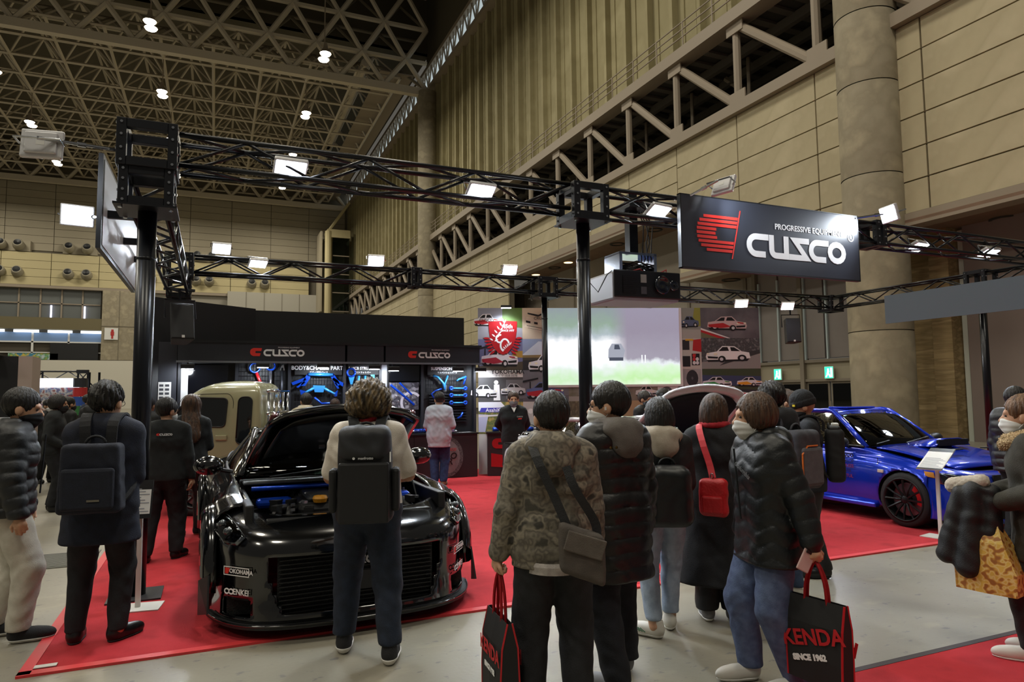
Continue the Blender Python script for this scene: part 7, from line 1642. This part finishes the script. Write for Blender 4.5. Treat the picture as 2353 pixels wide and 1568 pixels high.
# woman with backpack
p16 = person(1512, 4.82, 1.60, -14, 'woman in a black jacket with a cream hood and pale jeans', dict(vox=NR, head=(-8, 4, 0), hair='bob', hairm=hb, face=0, top=dict(m=BK2, th=.026, hem=.80, hood=cloth('#9d9384', '#aba193')), trousers=dict(m=cloth('#8d9db2', '#a0afc2'), wide=.004, hem=.13), shoes=sneak_w, handR=hand(.12, .26, 1.12), handL=hand(-.12, .26, 1.10), feet=((.07, .14, 12), (-.09, -.04, -50))))
def ex16(b, c): MB().box((c[0]-.12, c[1]+.02, c[2]+.26), (.018, .012, .14), ry=-.25).build('reflective_tab', M_white, b)
backpack(p16, 'rounded smooth black backpack on the woman with the cream hood', mat('pack_rubber', '#15171a', .42), .33, .44, .17, 1.03, None, 'backpack', .01, ex16, .08)
for fx, fy, ty, a in p16.feet[1:]:
    g = MB(); c, s_ = math.cos(R(ty)), math.sin(R(ty))
    for k in range(3): q = Vector((-.049, .07+.02*k, .05)); g.path([(fx+q.x*c+(q.y+e)*s_, fy-q.x*s_+(q.y+e)*c, q.z+e*.6) for e in (-.02, 0, .02)], .004, 4)
    tag(g.build('green_stripes', mat('stripe_green', '#2c6b4c', .5), p16.root), kind='stuff')
person(1474, 11.3, 1.66, 120, 'balding man with a grey blue mask behind the woman with the cream hood', dict(vox=MD, head=(0, 8, 0), hair='short', hairm=hair_mat('#1c1a19', '#4b4643'), mask=mat('mask_blue_grey', '#66727f', .8), top=dict(m=BK2, th=.03, hem=.82)))
p18 = person(1527, 10.4, 1.69, -85, 'man in glasses with a white mask talking into a microphone beside the white bonnet', dict(vox=MD, hair='short', hairm=hb, mask=W_M, glasses=1, top=dict(m=BK, th=.026, hem=.82), handL=hand(-.12, .25, 1.38, dir=(.2, .2, 1), curl=.9)))
mi = worn(p18, 'microphone', 'black hand microphone held up beside the white bonnet', 'microphone'); gp = Vector(p18.hands[1][3]['grip']); MB().tube(gp-Vector((0, .02, .10)), gp+Vector((0, .01, .05)), .013, 8).build('handle', M_black, mi); MB().ell(gp+Vector((0, .015, .075)), (.024, .024, .03), 10, 7).build('head', M_trussb, mi, smooth=True)
# woman in a long black coat
p19 = person(1636, 5.10, 1.62, 12, 'woman in a long black coat with a red shoulder bag', dict(vox=MD, head=(10, 2, 0), hair='bob', hairm=hbr, face=0, top=dict(name='coat', m=cloth('#0d0e11', '#121317'), th=.036, hem=.29, flare=.085, collar_h=.06), trousers=dict(m=BK2, wide=.04, hem=.09), shoes=sneak_g, handR=hand(.15, .22, 1.0), handL=hand(-.24, .10, .86), feet=((.09, .05, 8), (-.09, -.02, -25))))
g = MB(); g.path([p19.up((.10*math.cos(t*PI/8), -.01+.09*math.sin(t*PI/8), 1.50)) for t in range(17)], .030, 7); g.build('scarf', cloth('#8c1420', '#b3232f'), p19.topobj, smooth=True)
rb_ = worn(p19, 'shoulder_bag', 'bright red shoulder bag with a red strap on the woman in the long coat', 'bag'); M_rbag = mat('bag_nylon_red', '#b0161e', .5, bump=.2, bscale=60)
sdf_obj('bag_body', lambda p: rbox(p, (.04, -.285, .98), (.105, .05, .14), .04)-wrinkle(p, .004), (-.12, -.40, .80), (.2, -.19, 1.16), .009, M_rbag, rb_)
MB().box((.04, -.345, .93), (.15, .03, .13)).build('front_pocket', M_rbag, rb_, bevel=.015)
Q = []
for p in smooth_poly([(.04, -.29, 1.12), (.01, -.25, 1.22), (-.05, -.20, 1.38), (-.10, -.07, 1.50), (-.06, .1, 1.47), (.06, .2, 1.28)], 18): Q += [p+Vector((.024, 0, .004)), p+Vector((-.024, 0, -.004))]
MB().grid(Q, 2, 18).build('strap', mat('strap_red', '#c22530', .6), rb_, solid=.006)
MB().path([(.035+.012*math.cos(t), -.30, 1.135+.02*math.sin(t)) for t in np.linspace(0, 6.28, 12)], .004, 5).build('ring', M_chrome, rb_)
# quilted jacket man
M_qj = mat('quilted_black', '#0d1114', .45, bump=.1, bscale=80)
p20 = person(1750, 3.98, 1.63, -118, 'man in a black quilted jacket and blue jeans with a white mask, facing left', dict(vox=NR, head=(12, 2, 0), hair='bowl', hairm=hbr2, mask=W_M, bulk=1.08, lean=4, top=dict(m=M_qj, th=.032, hem=.74, flare=.03, quilt='zigzag', amp=.012, hood=M_qj, zip=mat('zip_grey', '#3a3d40', .4, metal=.6)), trousers=dict(m=cloth('#4c5a7d', '#5f6f93'), wide=.024), shoes=sneak_w, handL=hand(-.37, -.10, .80, curl=.85, palm=(1, 0, 0)), handR=hand(.26, .05, .80), feet=((.12, .10, 0), (-.12, -.06, -6))))
text('Columbia', .036, mat('logo_grey', '#7c8084', .5), p20.topobj, frame(p20.up((-.10, .178, 1.30)), (-.8, -.25, -.6), (-.42, .9, .1)), depth=.001)
gp = Vector(p20.hands[1][3]['grip'])
tote(p20, 1, 'black carrier bag with red handles held by the man in the quilted jacket', M_ken, .34, .44, .10, .20, 24, 'shopping_bag', M_hred, [('KENDA', .115, M_hred, .0, .24, 1, 14), ('SINCE 1962', .042, M_logo_w, .02, .13, 1, 14), ('KENDA', .115, M_hred, .0, .24, -1, 14), ('SINCE 1962', .042, M_logo_w, .02, .13, -1, 14)])
ph_ = worn(p20, 'mobile_phone', 'pale pink mobile phone in the hand of the man in the quilted jacket', 'phone'); MB().box((gp.x-.01, gp.y+.055, gp.z+.02), (.012, .075, .145), rx=.5).build('case', mat('phone_pink', '#c9a9a6', .4), ph_, bevel=.006); MB().box((gp.x-.019, gp.y+.04, gp.z+.065), (.006, .035, .035), rx=.5).build('camera_bump', M_black, ph_, bevel=.004)
# two men and a woman by the blue car
p21 = person(1778, 5.6, 1.71, -52, 'black-haired man in a dark jacket behind the quilted man', dict(vox=MD, head=(0, 6, 0), hair='messy', hairm=hb, top=dict(m=BK, th=.03, hem=.82, hood=BK), trousers=dict(m=cloth('#27364f', '#31425e'), wide=.02), shoes=sneak_w, handR=hand(.1, .28, 1.12), handL=hand(-.1, .28, 1.12), feet=((.14, .0, 10), (-.1, .05, -8))))
def ex21(b, c):
    MB().box((c[0], c[1]-.085, c[2]-.05), (.24, .05, .30)).build('front_pocket', cloth('#55555a', '#5e5e63'), b, bevel=.025)
    g = MB(); g.path([(c[0]-.125, c[1]-.095, c[2]-.17), (c[0]-.125, c[1]-.095, c[2]+.05), (c[0]-.06, c[1]-.095, c[2]+.11), (c[0]+.06, c[1]-.095, c[2]+.11)], .007, 5); g.build('orange_piping', mat('piping_orange', '#d8702a', .5), b)
backpack(p21, 'grey backpack with orange piping between the quilted man and the man in the beanie', cloth('#3a3b42', '#43444b'), .30, .46, .17, 1.12, None, 'backpack', .02, ex21)
person(1806, 8.3, 1.63, 130, 'woman with a black mask and tied hair beyond the man in the beanie', dict(vox=MD, head=(0, 18, 0), hair='bun', hairm=hbr, mask=K_, top=dict(m=BK2, th=.025, hem=.84)))
p23 = person(1853, 6.3, 1.63, -92, 'man in a black beanie and mask reading a leaflet beside the blue car', dict(vox=NR*1.1, head=(-4, 16, 0), hair='beanie', hairm=cloth('#0e0f12', '#14161a', scale=60), mask=K_, glasses=1, top=dict(m=cloth('#0e1218', '#12171f'), th=.028, hem=.80), trousers=dict(m=BK2, wide=.018), shoes=shoe_k, handL=hand(-.14, .27, 1.20, dir=(.3, .7, .5)), handR=hand(.12, .29, 1.22, dir=(-.3, .7, .5)), feet=((.10, .02, 6), (-.10, -.06, -10))))
MB().box(p23.HM @ Vector((-.07, .072, .03)), (.03, .006, .02), rz=.8).build('beanie_tab', mat('tab_yellow', '#d6c22c', .5), p23.root)
lf = worn(p23, 'leaflet', 'white leaflet held up by the man in the beanie', 'leaflet'); MB().box((0, .33, 1.29), (.21, .006, .28), rx=-.5).build('sheet', M_white, lf)
def ex23(b, c):
    MB().box((c[0], c[1], c[2]+.25), (.22, .10, .05)).build('roll_top', M_black, b, bevel=.02); MB().box((c[0], c[1]-.01, c[2]+.285), (.12, .06, .03)).build('pale_clip', M_white, b, bevel=.008)
backpack(p23, 'tall black roll-top backpack on the man in the beanie', mat('pack_matte', '#131517', .8), .28, .50, .16, 1.13, None, 'backpack', .01, ex23, .05)
# woman at the right edge
M_fur = mat('fur_beige', '#a98f68', .9, col2=['#8a7250', '#c4ac84'], scale=40)
p24 = person(2362, 4.30, 1.60, -92, 'woman in an olive coat with a fur-trimmed hood at the right edge', dict(vox=NR, head=(0, 0, 0), hair='bun', hairm=hair_mat('#4a3220', '#7a5838'), mask=W_M, bulk=1.05, top=dict(name='coat', m=cloth('#2d2b22', '#353228'), th=.045, hem=.66, flare=.02, hood=cloth('#2d2b22', '#353228')), trousers=dict(m=BK2, wide=.008), shoes=sneak_w, handL=hand(-.20, .20, 1.04, dir=(.1, 1, -.1), curl=.8), handR=hand(.16, .28, 1.04), feet=((.1, .02, 4), (-.1, .10, -6))))
def ffur(p):
    c = np.array(p24.up((0, -.02, 1.47)), np.float32); q = p-c; r = np.sqrt(q[:, 0]**2+(q[:, 1])**2); d = np.sqrt((r-.135)**2+(q[:, 2]-.35*q[:, 1]*-1)**2)-.055
    return d-.012*np.sin(q[:, 0]*210)*np.sin(q[:, 1]*230)*np.sin(q[:, 2]*190)-.007*np.sin(q[:, 0]*400+q[:, 2]*350)
c = p24.up((0, -.02, 1.47)); sdf_obj('fur_trim', ffur, (c[0]-.27, c[1]-.27, c[2]-.2), (c[0]+.27, c[1]+.27, c[2]+.2), .007, M_fur, p24.topobj)
M_pat = mat('bag_yellow_print', '#d3b04e', .55, col2=['#dcc684', '#c99a3e', '#9c6530'], scale=34, detail=0, lo=.38, hi=.66)
tote(p24, 1, 'yellow and brown patterned shopping bag on the arm of the woman in the olive coat', M_pat, .36, .46, .17, .12, 70, 'shopping_bag', M_pat, (), .3)
ck = worn(p24, 'folded_coat', 'black coat with a fleece collar carried over the arm of the woman in olive', 'coat')
sdf_obj('coat_body', lambda p: smin(smin(rc(p, (-.15, .25, 1.09), (-.15, .27, .70), .055, .075, 1.3, 1), rc(p, (-.17, .35, 1.11), (-.18, .40, .60), .055, .085, 1.2, 1), .035), rc(p, (-.15, .43, 1.08), (-.14, .52, .66), .05, .07, 1.3, 1), .035)-wrinkle(p, .006), (-.42, .15, .45), (.14, .8, 1.28), .010, BK2, ck)
sdf_obj('fleece_collar', lambda p: rc(p, (-.15, .30, 1.16), (-.11, .46, 1.12), .05, .055)-.006*np.sin(p[:, 0]*160)*np.sin(p[:, 1]*150)*np.sin(p[:, 2]*170), (-.3, .2, .95), (.1, .65, 1.3), .008, cloth('#b0a698', '#c2b9ab'), ck)
person(2322, 7.4, 1.66, 40, 'visitor in a black puffer jacket partly hidden behind the woman in olive', dict(vox=MD, hair='short', hairm=hb, top=dict(m=M_puf, th=.05, hem=.8, quilt='puffer', amp=.015)))
# ------------------------------------------------------------------ display stands, notices, model car, neighbouring booths
def stand(x, y, rz, label, hz, tilt, board=(.22, .34), boardm=None, lines=True):
    o = empty('info_stand', (x, y, .013), rz, label, 'sign stand', 'white information stands beside the cars')
    MB().b2((-.17, -.12, 0), (.17, .12, .008)).build('base', M_white, o); MB().b2((-.018, -.012, .008), (.018, .012, hz)).build('post', M_white, o)
    b = MB().b2((-board[0]/2, -board[1]/2, 0), (board[0]/2, board[1]/2, .01)).build('board', boardm or M_white, o, loc=(0, -.01, hz), rot=(tilt, 0, 0))
    MB().b2((-board[0]/2, board[1]/2-.07, .010), (board[0]/2, board[1]/2, .012)).b2((-board[0]/2, -board[1]/2, .010), (board[0]/2, -board[1]/2+.03, .012)).build('dark_header', M_black, b)
    MB().b2((-board[0]/2+.01, -board[1]/2+.035, .010), (board[0]/2-.01, board[1]/2-.075, .0115)).build('sheet', M_white, b)
    ln = MB()
    for k in range(9): ln.b2((-board[0]/2+.02, -board[1]/2+.05+.022*k, .0115), (board[0]/2-.02-.03*(k % 3), -board[1]/2+.058+.022*k, .0122))
    tag(ln.build('print_lines', mat('print_grey_line', '#8a8d94', .7), b), kind='stuff')
    return o
stand(-.52, 6.22, R(-8), 'information stand in front of the left post beside the navy coat', .84, R(75), (.17, .30), M_black)
stand(3.86, 5.12, R(-18), 'white post and base of an information stand before the white coupe', .70, R(50))
stand(7.46, 5.22, R(-78), 'information stand with a slanted white sheet before the blue car', .86, R(28), (.26, .44))
nt_ = empty('paper_notice', (X(379), 13.272, 1.76), 0, 'small printed notice on the slate side panel left of the truck', 'notice'); MB().b2((-.10, -.006, -.16), (.10, 0, .16)).build('sheet', M_white, nt_)
q = MB()
for k in range(4):
    for i in range(2): q.b2((-.085+.09*i, -.008, -.13+.07*k), (-.02+.09*i, -.006, -.09+.07*k))
tag(q.build('print_blocks', mat('print_3a3b42', '#3a3b42', .6), nt_), kind='stuff')
# scale model of the white coupe on a black stand
ms = empty('model_stand', (4.63, 10.08, .012), R(10), 'slim black stand holding the white model car', 'stand'); MB().b2((-.28, -.22, .84), (.28, .22, .86)).build('top', M_black, ms); MB().tube((0, 0, .01), (0, 0, .84), .03, 10).build('post', M_black, ms); MB().b2((-.2, -.2, 0), (.2, .2, .012)).build('base', M_black, ms)
def copy_tree(o, parent=None):
    c = o.copy(); COL.objects.link(c); c.parent = parent
    for ch in o.children: copy_tree(ch, c)
    return c
mc = copy_tree(wc.root); mc.name = 'model_car'; mc.location = (4.63, 10.08, .872); mc.scale = (.125,)*3; mc.rotation_euler = (0, 0, R(-38)); tag(mc, 'small white scale model car on a slim black stand', 'model car')
for ch in list(mc.children):
    if ch.name.startswith('bonnet') and ch.type == 'EMPTY': ch.rotation_euler = (0, 0, 0)
    if ch.name.startswith('bonnet_prop'): bpy.data.objects.remove(ch)
# neighbouring booths at the far left
nb = empty('neighbour_booth', (-3.4, 14.0, 0), 0, 'dark booth wall with a pinkish end panel at the far left', 'booth'); MB().b2((-1.4, 0, 0), (.32, .6, 2.38)).build('dark_wall', M_wallb, nb); MB().b2((.32, 0, 0), (.52, .6, 2.38)).build('end_panel', mat('pinkish_panel', '#b5a39b', .7), nb); MB().b2((.40, -.01, 1.5), (.43, 0, 1.7)).build('slot', M_black, nb)
for k in range(3): MB().b2((-.9, -.3, 2.42+.06*k), (.06, -.28, 2.45+.06*k)).build('light_bar', emission('bar_red', '#ff3a3a', 2.2) if k != 1 else emission('bar_blue', '#4a5aff', 2.2), nb)
MB().b2((-1.2, -.3, 2.38), (.1, 0, 2.41)).build('bar_shelf', M_black, nb)
MB().b2((-.42, -.02, 1.35), (-.05, 0, 2.0)).build('cyan_poster', mat('poster_cyan', '#2a7f96', .5), nb)
lbt = empty('lit_kiosk', (-4.5, 22, 0), 0, 'brightly lit kiosk with a white header far down the aisle', 'booth'); MB().b2((-.1, 0, 1.95), (1.0, .5, 2.2)).build('lit_header', emission('kiosk_white', '#f0f4ff', 2.2), lbt); MB().b2((-.1, .1, 0), (1.0, .5, 1.95)).build('shelves', mat('kiosk_goods', '#8d5a55', .7, col2=['#c9c4c0', '#5a6a8a', '#b04a44'], scale=7, detail=2), lbt); MB().b2((-.2, -.3, 0), (1.1, .1, .95)).build('counter', M_white, lbt)
bl = empty('colour_column', (-3.34, 21.6, 0), 0, 'column of stacked coloured cylinders beside the lit kiosk', 'column')
for k, c_ in enumerate(('#2f6d3a', '#2b4fa0', '#b3282c', '#2a2c34')): MB().lathe([(.001, 0), (.17, 0), (.17, .24), (.001, .24)], (0, 0, 1.2+.25*k), n=16).build('cylinder', mat('cyl_'+c_.strip('#'), c_, .5), bl)
MB().lathe([(.12, 0), (.12, 1.2)], n=12).build('stem', M_black, bl)
def far_truss(x0, x1, y, z, label):
    o = empty('light_truss', (x0, y, 0), 0, label, 'truss')
    for x in (0, x1-x0):
        for dx in (-.12, .12): MB().tube((x+dx, 0, 0), (x+dx, 0, z), .025, 6).build('upright', M_truss, o)
        zz = 0.
        while zz < z-.3: MB().tube((x-.12, 0, zz), (x+.12, 0, zz+.3), .015, 5).tube((x+.12, 0, zz), (x-.12, 0, zz+.3), .015, 5).build('lattice', M_truss, o); zz += .3
    if x1 > x0+.3:
        for dz in (0, -.25): MB().tube((0, 0, z+dz), (x1-x0, 0, z+dz), .025, 6).build('beam', M_truss, o)
        n = max(2, int((x1-x0)/.3))
        for k in range(n): a = (x1-x0)*k/n; b = (x1-x0)*(k+1)/n; MB().tube((a, 0, z-.25 if k % 2 else z), (b, 0, z if k % 2 else z-.25), .015, 5).build('lattice', M_truss, o)
    return o
far_truss(-4.6, -3.5, 23, 2.42, 'black truss frame above the lit kiosk'); ft_ = far_truss(-3.15, -3.14, 22.5, 2.38, 'single black truss column with a lamp right of the lit kiosk'); MB().box((-.28, 0, 2.4), (.3, .12, .1)).build('lamp_head', M_black, ft_)
